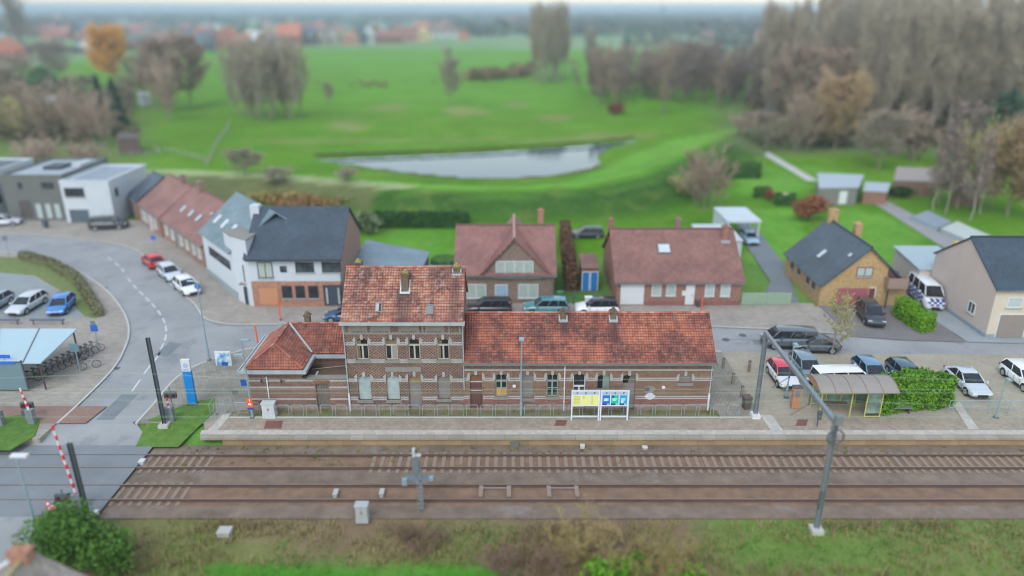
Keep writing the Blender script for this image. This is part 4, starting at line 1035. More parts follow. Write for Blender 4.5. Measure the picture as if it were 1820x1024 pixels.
# --- brown brick house with front gable (behind the station roof)
y0 = 70.0; x0 = P(812, 538, y0)[0]; w = P(984, 538, y0)[0] - x0
t, r = gable_house('brown_brick_house', 'brown brick house with pinkish roof, broad front gable and pale blue door', 'house', (x0, y0, 0), 0, w, 9.2, 3.3, 7.0, 'x', bk_brown, tile_rb2)
gx0, gx1, gp = HX(855, 485, y0, x0), HX(979, 485, y0, x0), HX(914, 423, y0, x0)
mb = MB(); mb.ngon([(gx0, -.04, 2.9), (gx1, -.04, 2.9), (gx1, -.04, 3.2), (gp, -.04, 6.9), (gx0, -.04, 3.2)]); mb.ngon([(gx0, .2, 2.9), (gx0, .2, 3.2), (gp, .2, 6.9), (gx1, .2, 3.2), (gx1, .2, 2.9)]); mb.quad((gx0, .2, 2.9), (gx1, .2, 2.9), (gx1, -.04, 2.9), (gx0, -.04, 2.9))
mb.build('gable_wall', bk_brown, t)
mb = MB(); roof_slab(mb, [(gx0 - .3, 8.3, 3.0), (gx0 - .3, -.35, 3.0), (gp, -.35, 7.1), (gp, 8.3, 7.1)]); roof_slab(mb, [(gx1 + .3, -.35, 3.0), (gx1 + .3, 8.3, 3.0), (gp, 8.3, 7.1), (gp, -.35, 7.1)])
g = mb.build('gable_roof', tile_rb2, t); mb = MB(); mb.tube([(gp, -.35, 7.12), (gp, 8.3, 7.12)], .13, 6); mb.build('ridge', plain('pale_ridge', S(176, 140, 132), .8, .1), g)
def H2(px0, px1, py0, py1, y, x0, fn, par, *a, **k):
    xa, z1 = P(px0, py0, y); xb, _ = P(px1, py0, y); _, z0 = P(px0, py1, y); return fn(par, xa - x0, xb - x0, max(z0, .02), z1, *a, **k)
H2(881, 948, 464, 492, y0 - .04, x0, fwin, t, whitem, curt, -.04, mull=4); H2(828, 864, 505, 530, y0, x0, fwin, t, whitem, curt, mull=2); H2(921, 957, 505, 530, y0, x0, fwin, t, whitem, curt, mull=2)
H2(881, 901, 507, 540, y0, x0, fdoor, t, plain('pale_blue_door', S(150, 180, 196), .5, .06))
bx('balcony_slab', stone_d, t, gx0 + 1.2, gx1 - 1.0, -.28, -.042, 2.72, 2.88)
chimney(r, w - 1.2, 6.5, 5.5, 8.0, .6, .6, bk_or); pipe(t, w - .1, -.08, 0, 3.1, zinc_d)
# --- long brick house
y0 = 69.3; x0 = P(1094, 545, y0)[0]; w = P(1314, 545, y0)[0] - x0
t, r = gable_house('long_brick_house', 'long low red brick house with white garage door and one roof window', 'house', (x0, y0, 0), 0, w, 11.2, 2.75, 6.5, 'x', bk_redh, tile_rb)
H2(1105, 1144, 506, 541, y0, x0, fdoor, t, MATS['white_cab'], 0, name='garage_door', panels=4)
for a, b_ in ((1159, 1176), (1185, 1202)): H2(a, b_, 505, 526, y0, x0, fwin, t, whitem, curt)
for a, b_ in ((1254, 1271), (1282, 1299)): H2(a, b_, 505, 527, y0, x0, fwin, t, whitem, pane_w)
H2(1221, 1234, 508, 541, y0, x0, fdoor, t, MATS['white_cab'])
sl_ = math.atan2(3.75, 5.6); yy = 3.3
roofwin(r, HX(1180, 445, y0 + yy, x0), yy, 2.75 + yy * 3.75 / 5.6 + .08, sl_, 1.3, 1.2)
chimney(r, w - .9, 4.6, 4.6, 7.0, .6, .6, bk_redh); mb = MB(); mb.box(w - 1.35, w - .45, 3.95, 4.29, 5.3, 5.62); mb.build('lead_flashing', zinc, r)
chimney(r, .15, 7.5, 4.8, 6.9, .55, .55, bk_redh); chimney(r, 7.2, 6.5, 5.6, 7.2, .6, .6, bk_brown)
band(t, 0, w, .02, .5, 0, [dict(x0=HX(1105, 541, y0, x0), x1=HX(1144, 541, y0, x0), z0=0, z1=1), dict(x0=HX(1221, 541, y0, x0), x1=HX(1234, 541, y0, x0), z0=0, z1=1)], bk_red, .02, 'plinth')
bx('letter_box', whitem, t, HX(1212, 520, y0, x0), HX(1218, 520, y0, x0), -.15, 0, 1.1, 1.6)
# --- yellow brick house
y0 = 69.4; x0 = 31.4; w = 8.7
t, r = gable_house('yellow_brick_house', 'yellow brick house with steep grey roof, pink garage door and corner balcony', 'house', (x0, y0, 0), 0, w, 10.1, 2.3, 6.3, 'y', bk_yel, slate3, oh=.3, ov=.35, yr=4.3)
H2(1487, 1543, 512, 540, y0, x0, fdoor, t, plain('pink_garage', S(160, 92, 100), .6, .06), 0, bk_yel, name='garage_door', panels=4)
H2(1524, 1553, 475, 491, y0, x0, fwin, t, plain('red_brown_frame', S(112, 62, 62), .6, .1), pane_w, mull=2)
H2(1545, 1556, 512, 541, y0, x0, fdoor, t, plain('red_brown_door', S(120, 60, 56), .6, .1))
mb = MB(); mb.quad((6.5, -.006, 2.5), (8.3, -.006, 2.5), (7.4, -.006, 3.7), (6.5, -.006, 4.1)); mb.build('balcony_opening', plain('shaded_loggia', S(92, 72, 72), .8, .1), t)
mb = MB(); mb.box(6.3, 8.3, -.9, -.02, 2.1, 2.3); mb.box(6.3, 8.3, -.9, -.8, 2.3, 3.2); mb.box(6.3, 6.4, -.8, -.02, 2.3, 3.2); mb.box(8.2, 8.3, -.8, -.02, 2.3, 3.2); mb.build('balcony', plain('balcony_panels', S(150, 128, 118), .7, .1), t)
mb = MB(); mb.tube([(6.4, -.85, 0), (6.4, -.85, 2.1)], .07, 8); mb.build('balcony_post', darkf, t)
for yy, zz in ((1.4, 1.1), (2.9, 1.1), (5.5, 1.2), (7.6, 1.1)): fwin(t, yy, yy + .8, zz, zz + .9, MATS['red_brown_frame'], pane_s, 0, 'x')
roofwin(r, 1.7, 4.8, 2.3 + 1.7 * 4.0 / 4.3 + .05, math.atan2(4, 4.3), .8, 1.2, '-x')
roofwin(r, 2.9, 1.0, 2.3 + 2.9 * 4.0 / 4.3 + .05, math.atan2(4, 4.3), .6, .5, '-x')
chimney(r, 4.4, 9.6, 5.0, 7.4, .9, .6, bk_yel); chimney(r, 6.0, 6.8, 4.2, 6.6, .7, .7, bk_yel)
# --- pinkish gable house
x0, y0 = 43.7, 61.5
t, r = gable_house('pink_gable_house', 'tall pinkish rendered house with plain gable and dark slate roof', 'house', (x0, y0, 0), 0, 16, 10.2, 4.9, 8.15, 'x', render_p, slate, oh=.25, ov=.12)
bx('front_render', render_c, t, .02, 16, -.04, 0, .35, 4.6); bx('plinth', plain('blue_grey_plinth', S(136, 150, 160), .8, .06), t, -.03, 16, -.06, 10.2, -.1, .34)
fdoor(t, .9, 3.4, .02, 2.3, plain('taupe_garage', S(140, 130, 122), .7, .06), -.04, name='garage_door', panels=5)
fwin(t, 1.2, 2.6, 3.0, 4.0, whitem, pane_w, -.04); fwin(t, 2.2, 3.3, 1.3, 2.4, whitem, pane_s, 0, 'x', mull=2); fwin(t, 5.0, 6.5, 1.1, 2.5, whitem, pane_s, -.04, mull=2)
chimney(r, 9, 6, 6.8, 9.2, .6, .6, bk_brown)
t2 = thing('white_annex', 'low white annex with dark mono-pitch roof behind the pinkish house', 'annex', (42.6, 72.0, 0))
mb = MB(); mb.prism([(0, 0), (5, 0), (5, 6.2), (.4, 6.2)], -.2, 3.0); mb.build('wall', plain('pale_annex_render', S(196, 186, 180), .85, .05), t2)
mb = MB(); roof_slab(mb, [(-.2, -.2, 3.05), (5.2, -.2, 3.05), (5.2, 6.4, 3.5), (.2, 6.4, 3.5)]); mb.build('roof', plain('pale_sheet_roof', S(158, 174, 182), .5, .06), t2)
fdoor(t2, 1.0, 2.0, 0, 2.1, darkf)
# --- white corner house: wing along the station street and angled wing along the main street
y0 = 69.0; xl = -26.3; xr = -17.1
t = thing('white_corner_house', 'white rendered corner house with slate roofs and orange brick ground floor', 'house', (0, 0, 0), world=True)
mb = MB(); A = [(69, -.2), (79, -.2), (79, 5.4), (74, 9.05), (69, 5.4)]
mb.ngon([(xr, y, z) for y, z in A]); mb.build('gable_wall', bk_pink, t)
mb = MB(); mb.quad((xl, 69, 2.75), (xr - .003, 69, 2.75), (xr - .003, 69, 5.4), (xl, 69, 5.4)); mb.quad((xr, 79, -.2), (xl, 79, -.2), (xl, 79, 5.4), (xr, 79, 5.4)); mb.quad((xr, 78.9, -.2), (xr, 69.1, -.2), (xl, 69.1, -.2), (xl, 78.9, -.2))
# angled wing footprint
c0 = Vector((-34.6, 78.3)); c1 = Vector((-28.4, 70.6)); dd = (c1 - c0).normalized(); nn = Vector((-dd.y, dd.x)); nn = nn if nn.y > 0 else -nn
WL = (c1 - c0).length
def L3(s, d, z): q = c0 + dd * s + nn * d; return (q.x, q.y, z)
mb.quad(L3(0, 0, .9), L3(WL, 0, .9), L3(WL, 0, 5.3), L3(0, 0, 5.3)); mb.ngon([L3(0, 9, -.2), L3(0, 0, -.2), L3(0, 0, 5.3), L3(0, 4.5, 8.9), L3(0, 9, 5.3)])
mb.quad(L3(WL, 0, 2.6), (xl, 69, 2.6), (xl, 69, 6.2), L3(WL, 0, 6.2))
mb.build('wall', render_w, t)
mb = MB(); mb.quad(L3(0, -.03, -.2), L3(WL, -.03, -.2), L3(WL, -.03, .9), L3(0, -.03, .9)); mb.quad(L3(0, -.03, .9), L3(WL, -.03, .9), L3(WL, 0, .9), L3(0, 0, .9)); mb.build('plinth', plain('grey_plinth', S(146, 156, 158), .8, .08), t)
mb = MB(); mb.box(xl, xr - .003, 69.0, 69.08, -.2, 2.75); mb.build('brick_ground_floor', bk_or, t)
mb = MB(); mb.quad(L3(WL, 0, -.2), (xl, 69.0, -.2), (xl, 69.0, 2.6), L3(WL, 0, 2.6)); mb.build('corner_wall', render_w, t)
mb = MB(); roof_slab(mb, [(xl - .4, 68.65, 5.2), (xr + .2, 68.65, 5.2), (xr + .2, 74, 9.2), (xl - .4, 74, 9.2)]); roof_slab(mb, [(xr + .2, 79.3, 5.2), (xl - .4, 79.3, 5.2), (xl - .4, 74, 9.2), (xr + .2, 74, 9.2)])
rA = mb.build('roof', slate, t)
mb = MB(); roof_slab(mb, [L3(-.3, -.35, 5.1), L3(WL - .4, -.35, 5.1), L3(WL + 1.2, 4.5, 9.0), L3(-.3, 4.5, 9.0)])
roof_slab(mb, [L3(WL + 4, 9.3, 5.1), L3(-.3, 9.3, 5.1), L3(-.3, 4.5, 9.0), L3(WL + 1.2, 4.5, 9.0)]); rB = mb.build('roof', slate2, t)
mb = MB(); mb.prism([L3(WL - 2.4, .1, 0)[:2], L3(WL, .02, 0)[:2], (xl - .02, 69.02), (xl + .3, 71.4), L3(WL - 1.6, 2.6, 0)[:2]], 5.2, 7.0); mb.build('corner_turret', render_w, t)
mb = MB(); mb.prism([L3(WL - 2.5, 0, 0)[:2], L3(WL, -.08, 0)[:2], (xl + .08, 68.94), (xl + .4, 71.5), L3(WL - 1.6, 2.7, 0)[:2]], 7.0, 7.12); mb.build('turret_capping', stone_d, t)
mb = MB(); mb.box(-27.0, -26.1, 73.2, 74.2, 7.2, 9.45); mb.build('chimney', render_w, rA)
mb = MB(); mb.box(xl - .2, xr + .1, 68.5, 68.65, 5.0, 5.2); mb.build('gutter', darkf, t)
pipe(t, xr - .06, 68.92, 0, 5.1, darkf)
def W3(px0, px1, py0, py1, fn, *a, **k):
    xa, z1 = P(px0, py0, 69); xb, _ = P(px1, py0, 69); _, z0 = P(px0, py1, 69); return fn(t, xa, xb, max(z0, .02), z1, *a, **k)
W3(456, 483, 466, 494, fwin, darkf, curt, 69, mull=2); W3(497, 509, 473, 484, fwin, darkf, pane_s, 69, sill=False); W3(524, 557, 466, 484, fwin, darkf, pane_s, 69, mull=2); W3(571, 605, 466, 484, fwin, darkf, pane_s, 69, mull=2)
W3(427, 445, 475, 503, fwin, darkf, pane_s, 69.6, mull=2)
mb = MB(); xa, za = P(430, 511, 69.2); xb, zb = P(450, 511, 69.2); 
fdoor(t, xa, xb, .02, za, darkf, 69.55); mb.box(xa - .4, xb + .3, 69.5, 70.2, za + .1, za + .25); mb.build('porch_canopy', stone_d, t)
W3(459, 493, 512, 541, fdoor, plain('orange_garage', S(188, 134, 98), .7, .06), 69, bk_or, name='garage_door', panels=4)
for a, b_ in ((500, 518), (524, 541), (547, 565)): W3(a, b_, 508, 530, fwin, darkf, pane_d, 69)
W3(575, 606, 508, 543, fdoor, plain('slate_grey_door', S(62, 74, 86), .5, .06), 69, darkf)
W3(577, 583, 510, 541, fwin, darkf, pane_w, 68.96, sill=False, mull=1); W3(598, 604, 510, 541, fwin, darkf, pane_w, 68.96, sill=False)
# long window band and shopfront on the angled side
def ang_panel(name, s0, s1, z0, z1, mat, off, par):
    mb = MB(); a, b_, c, d = L3(s0, -off, z0), L3(s1, -off, z0), L3(s1, -off, z1), L3(s0, -off, z1); mb.quad(a, b_, c, d)
    for p, q in ((a, b_), (b_, c), (c, d), (d, a)):
        n2 = Vector((nn.x, nn.y, 0)) * off; mb.quad(tuple(Vector(p) + n2), tuple(Vector(q) + n2), q, p)
    return mb.build(name, mat, par)
wf = ang_panel('window', 2.0, WL - 1.2, 3.0, 4.0, darkf, .05, t); ang_panel('pane', 2.1, WL - 1.3, 3.08, 3.92, pane_s, .06, wf)
for s in (1.2, 3.6, 6.2):
    q = L3(s, 1.6, 5.3 + 1.6 * .8 + .02); M = Matrix.Translation(q) @ Matrix.Rotation(math.atan2(dd.y, dd.x), 4, 'Z') @ Matrix.Rotation(.67, 4, 'X')
    mb = MB(); mb.box(-.45, .45, -.65, .65, -.1, .06, M); o = mb.build('roof_window', greym, rB); mb = MB(); mb.box(-.37, .37, -.57, .57, .06, .075, M); mb.build('pane', MATS['sky_lit_pane'], o)
# --- terrace along the main street (local x runs along the facade towards the camera)
rz = math.atan2(80 - 92.5, -35.2 + 45.8)
t, r = gable_house('terrace_house', 'terracotta roofed brick terrace house with three roof windows', 'house', (-46.0, 92.8, 0), rz, 15.6, 9.5, 2.7, 6.3, 'x', brick('terrace_brick', S(172, 132, 116), S(150, 112, 100), S(170, 156, 146)), tile_or, oh=.2, ov=.05)
for k, x in enumerate((3.4, 6.4, 9.2)): roofwin(r, x, 2.0, 2.7 + 2.0 * 3.6 / 4.75 + .08, math.atan2(3.6, 4.75), .8, 1.1)
roofwin(r, 11.2, 3.0, 2.7 + 3.0 * 3.6 / 4.75 + .08, math.atan2(3.6, 4.75), .6, .5)
chimney(r, 3.2, 4.6, 5.6, 7.3, .7, .7, bk_brown)
for x in (1.2, 3.6, 7.0, 9.2, 11.6, 13.6): fwin(t, x, x + 1.1, .8, 2.2, whitem, curt)
fdoor(t, 5.2, 6.1, .02, 2.1, darkf)
t, r = gable_house('terrace_house', 'smaller terracotta roofed terrace house without roof windows', 'house', (-52.6, 100.4, 0), rz, 9.8, 9.5, 2.75, 6.2, 'x', bk_redh, tile_or, oh=.2, ov=.05)
for x in (.8, 2.4, 6.6): fwin(t, x, x + 1.1, .6, 2.1, whitem, curt)
fdoor(t, 4.6, 5.6, .02, 2.1, plain('pale_frame_door', S(190, 196, 198), .6, .06)); chimney(r, 6.2, 4.7, 5.5, 6.9, .6, .6, bk_brown)
t, r = gable_house('grey_roofed_lean_to', 'small brick outbuilding with grey slate roof between white cube house and terrace', 'outbuilding', (-56.3, 104.9, 0), rz, 5.0, 8.0, 2.9, 5.8, 'x', bk_redh, slate3, oh=.2, ov=.05)
fdoor(t, 1.0, 2.4, .02, 2.2, darkf)
# --- flat-roofed modern houses
def cube_house(name, label, x0, x1, yf, yb, h, wm, rm, shift=0, parapet=.25):
    t = thing(name, label, 'house', (0, 0, 0), world=True)
    mb = MB(); q = [(x0, yf), (x1, yf), (x1 + shift, yb), (x0 + shift, yb)]; mb.prism(q, -.2, h); mb.build('wall', wm, t)
    mb = MB(); s = .3; mb.prism([(x0 + s, yf + s), (x1 - s, yf + s), (x1 + shift - s, yb - s), (x0 + shift + s, yb - s)], h, h + .03); r = mb.build('roof', rm, t)
    mb = MB(); mb.box(x0 - .03, x1 + .03, yf - .03, yf + .27, h, h + parapet)
    mb.prism([(x0 - .03, yf + .27), (x0 + .27, yf + .27), (x0 + shift + .27, yb), (x0 + shift - .03, yb)], h, h + parapet); mb.prism([(x1 - .27, yf + .27), (x1 + .03, yf + .27), (x1 + shift + .03, yb), (x1 + shift - .27, yb)], h, h + parapet)
    mb.box(x0 + shift - .03, x1 + shift + .03, yb, yb + .25, h, h + parapet); mb.build('parapet', wm, t)
    return t, r
grey_roof = plain('pale_roof_membrane', S(182, 188, 194), .7, .06, .7); grey_roof2 = plain('grey_roof_membrane', S(156, 164, 172), .7, .1, .7)
t, r = cube_house('white_cube_house', 'white flat-roofed cube house with striped pale roof beside the dark one', -63.0, -56.2, 100.2, 111.5, 5.75, render_w, grey_roof)
def WQ(t, y, x, px0, px1, py0, py1, fn, *a, **k):
    xa, z1 = P(px0, py0, y); xb, _ = P(px1, py0, y); _, z0 = P(px0, py1, y); return fn(t, xa, xb, max(z0, .02), z1, *a, **k)
WQ(t, 100.2, 0, 113, 148, 334, 350, fwin, darkf, pane_d, 100.2, mull=4); WQ(t, 100.2, 0, 122, 157, 372, 396, fdoor, plain('slate_garage', S(84, 96, 108), .6, .06), 100.2, name='garage_door', panels=4)
fwin(t, 101.5, 102.3, 3.4, 4.6, darkf, pane_d, -56.2, 'x', sgn=1, sill=False); fwin(t, 106, 107.6, .8, 2.4, darkf, pane_d, -56.2, 'x', sgn=1, sill=False)
for k in range(5):
    mb = MB(); mb.box(-61.8 + k * 1.1, -61.1 + k * 1.1, 101.6, 110.6, 5.78, 5.9); mb.build('solar_panel', plain('roof_panel_strip', S(140, 150, 164), .35, .06), r)
t, r = cube_house('dark_cube_house', 'dark grey flat-roofed modern house with three tall slit windows', -71.8, -63.1, 101.2, 113.5, 6.3, render_g, grey_roof2, 0, .3)
for a, b_ in ((62, 72), (79, 89), (95, 105)): WQ(t, 101.2, 0, a, b_, 362, 388, fwin, plain('pale_slit_frame', S(150, 156, 156), .6, .06), pane_w, 101.2, sill=False)
WQ(t, 101.2, 0, 72, 94, 324, 336, fwin, darkf, pane_s, 101.2, mull=2, sill=False); WQ(t, 101.2, 0, 30, 38, 324, 336, fwin, darkf, pane_s, 101.2, sill=False); WQ(t, 101.2, 0, 34, 52, 358, 386, fdoor, plain('brown_door', S(84, 78, 74), .6, .06), 101.2, darkf)
mb = MB(); mb.box(-68.5, -66.0, 106, 109, 6.33, 6.8); mb.build('roof_light', darkf, r); mb = MB(); mb.box(-65.5, -64.2, 108, 112, 6.33, 6.7); mb.build('roof_unit', grey_roof, r)
t, r = cube_house('white_box_house', 'white box-shaped house cut by the frame edge beyond the dark one', -83.5, -73.6, 100.6, 112, 6.6, render_w, plain('dark_roof_membrane', S(92, 98, 104), .7, .1))
t['label'] = 'white box-shaped house with dark flat roof, beside the dark grey house'
fwin(t, 101.5, 103, 2.2, 3.4, darkf, pane_d, -73.6, 'x', sgn=1, sill=False)
fwin(t, -80, -77, 3.2, 4.6, darkf, pane_d, 100.6, mull=3)
# --- house roof at the lower edge of the picture
t = thing('slate_roof_house', 'old house with mossy slate roof and brick chimney by the bush', 'house', (-22.3, 26.6, 0), world=True)
mb = MB(); A = [(-26.6, -.5), (-18.2, -.5), (-18.2, 2.1), (-22.4, 4.7), (-26.6, 2.1)]; mb.ngon([(x, 27.2, z) for x, z in A][::-1]); mb.quad((-18.2, 18, -.5), (-18.2, 27.2, -.5), (-18.2, 27.2, 2.1), (-18.2, 18, 2.1)); mb.quad((-26.6, 27.2, -.5), (-26.6, 18, -.5), (-26.6, 18, 2.1), (-26.6, 27.2, 2.1)); mb.ngon([(x, 18, z) for x, z in A]); mb.build('wall', render_c, t)
old_slate = ribbed('mossy_old_slates', S(146, 138, 130), .25, rough=.85, var=.22, dark=.5)
mb = MB(); roof_slab(mb, [(-17.7, 17.8, 1.85), (-17.7, 27.4, 1.85), (-22.4, 27.4, 4.9), (-22.4, 17.8, 4.9)]); roof_slab(mb, [(-27.1, 27.4, 1.85), (-27.1, 17.8, 1.85), (-22.4, 17.8, 4.9), (-22.4, 27.4, 4.9)])
r = mb.build('roof', old_slate, t); mb = MB()
mb.tube([(-22.4, 17.8, 4.93), (-22.4, 27.4, 4.93)], .1, 6); mb.build('ridge', plain('lichen_hip', S(170, 158, 116), .9, .2), r)
ch = chimney(r, -22.5, 26.9, 3.9, 5.25, .85, .55, bk_or, False)
mb = MB(); mb.tube([(-27.15, 27.5, 1.9), (-22.4, 27.5, 4.98)], .09, 6); mb.build('verge_board', whitem, t)
# --- outbuildings and sheds
def shed(name, label, quad, h, hb, wm, rm, door=None, oh=.2):
    t = thing(name, label, 'shed', (0, 0, 0), world=True); mb = MB()
    n = 4; i = 0; zt = [h, h, hb, hb]
    mb.prism(quad, -.3, min(h, hb) - .02); mb.build('wall', wm, t)
    c = Vector((sum(p[0] for p in quad) / 4, sum(p[1] for p in quad) / 4)); o = [Vector(p) + (Vector(p) - c).normalized() * oh for p in quad]
    mb = MB(); roof_slab(mb, [(o[k].x, o[k].y, zt[k]) for k in range(4)], .1); mb.build('roof', rm, t)
    if door:
        p, q = Vector(quad[0]), Vector(quad[1]); a = p + (q - p) * door[0]; b_ = p + (q - p) * door[1]; nrm = Vector(((q - p).y, -(q - p).x)).normalized() * .04; mb = MB()
        mb.prism([tuple(a + nrm), tuple(b_ + nrm), tuple(b_), tuple(a)], 0, 2.0); mb.build('door', door[2], t)
    return t
blue_roof = ribbed('blue_grey_roof_sheets', S(118, 140, 156), .5, rough=.5, var=.06)
shed('garden_annex', 'long annex with blue-grey sheet roof behind the white corner house', [(-16.9, 70.5), (-9.6, 70.5), (-9.3, 77.4), (-17.0, 82)], 3.0, 3.05, bk_pink, blue_roof)
corr = ribbed('corrugated_sheets', S(168, 178, 184), .3, rough=.5, var=.06)
shed('garden_lean_to', 'small lean-to with pale corrugated roof behind the main station block', [(-9.2, 71.5), (-5.7, 71.5), (-5.7, 74.4), (-9.2, 74.4)], 2.2, 2.5, board_w, corr)
shed('carport', 'white flat-roofed garage just behind the long brick house', [(22.6, 82.0), (27.0, 82.0), (27.0, 88.5), (22.6, 88.5)], 3.0, 3.1, render_w, grey_roof)
a = G(1290, 372, 2.6); t = thing('open_carport', 'open white carport on thin posts beyond the flat garage', 'carport', (0, 0, 0), world=True)
mb = MB(); X0, X1, Y0, Y1 = 27.6, 32.0, 90.5, 97.5; mb.box(X0, X1, Y0, Y1, 2.7, 2.95); mb.build('roof', render_w, t)
for x in (X0 + .2, X1 - .2):
    for y in (Y0 + .3, (Y0 + Y1) / 2, Y1 - .3): mb = MB(); mb.tube([(x, y, -.2), (x, y, 2.7)], .08, 6); mb.build('post', whitem, t)
mb = MB(); mb.box(X0 + .1, X0 + .2, Y0, Y1, -.2, 2.7); mb.build('side_panel', render_w, t)
q = lambda *p: [G(*s) for s in p]
shed('grey_garden_shed', 'grey garden shed with pale flat roof and white door amid lawns', q((1452, 363), (1520, 362), (1530, 338), (1450, 335)), 2.6, 2.6, plain('grey_shed_wall', S(128, 124, 122), .8, .1), plain('pale_shed_roof', S(166, 176, 184), .6, .06), (.55, .75, whitem))
shed('log_shed', 'brown timber garden house with broad grey roof beside the birches', q((1585, 345), (1655, 348), (1668, 330), (1590, 326)), 2.3, 2.9, plain('brown_timber', S(130, 104, 90), .85, .15), plain('grey_felt_roof', S(150, 140, 136), .8, .1))
shed('hen_house', 'small brick coloured hut with grey roof on the slab path', q((1532, 360), (1572, 362), (1578, 348), (1535, 346)), 1.9, 2.1, bk_redh, MATS['pale_shed_roof'])
shed('timber_hut', 'tiny dark timber hut among the birch stems', q((1690, 362), (1735, 366), (1740, 350), (1694, 348)), 2.0, 2.4, MATS['brown_timber'], MATS['grey_felt_roof'])
shed('cold_frame', 'long low cold frame with pale glazed top on the vegetable plot', q((1672, 412), (1735, 440), (1758, 428), (1700, 402)), .5, .7, MATS['pale_shed_roof'], plain('milky_glass', S(192, 200, 196), .3, .06), None, .05)
shed('cold_frame', 'dark low frame with slate blue cover before the pale cold frame', q((1620, 390), (1665, 410), (1690, 400), (1648, 380)), .4, .5, MATS['pale_shed_roof'], plain('blue_grey_cover', S(140, 150, 162), .5, .06), None, .05)
shed('bird_hide', 'dark timber viewing hut inside a fenced corner of the meadow', q((213, 272, .2), (250, 271, .2), (250, 262, .2), (215, 262, .2)), 3.1, 3.3, plain('dark_timber', S(104, 84, 80), .85, .12), plain('dark_roof_felt', S(96, 84, 84), .85, .1))
shed('pink_shed', 'long low pink-walled shed with grey roof among the shrubs', q((62, 200), (142, 198), (142, 188), (64, 188)), 2.6, 3.0, bk_pink, grey_roof2)
shed('white_field_shed', 'small white shed under the pinkish shrubs at the meadow edge', q((247, 187), (268, 187), (268, 180), (248, 180)), 2.8, 3.0, render_w, grey_roof)
shed('blue_doored_shed', 'small red-roofed shed with two bright blue doors beside the brown hedge', [(7.5, 73.5), (9.2, 73.5), (9.2, 77), (7.5, 77)], 2.6, 3.0, bk_redh, tile_rb, None)
_s = bpy.data.objects[[o.name for o in bpy.data.objects if o.get('label', '').startswith('small red-roofed shed')][0]]
blue_d = plain('bright_blue_paint', S(40, 120, 190), .5, .06)
fdoor(_s, 7.55, 8.25, .02, 2.1, blue_d, 73.5); fdoor(_s, 8.45, 9.15, .02, 2.1, blue_d, 73.5)
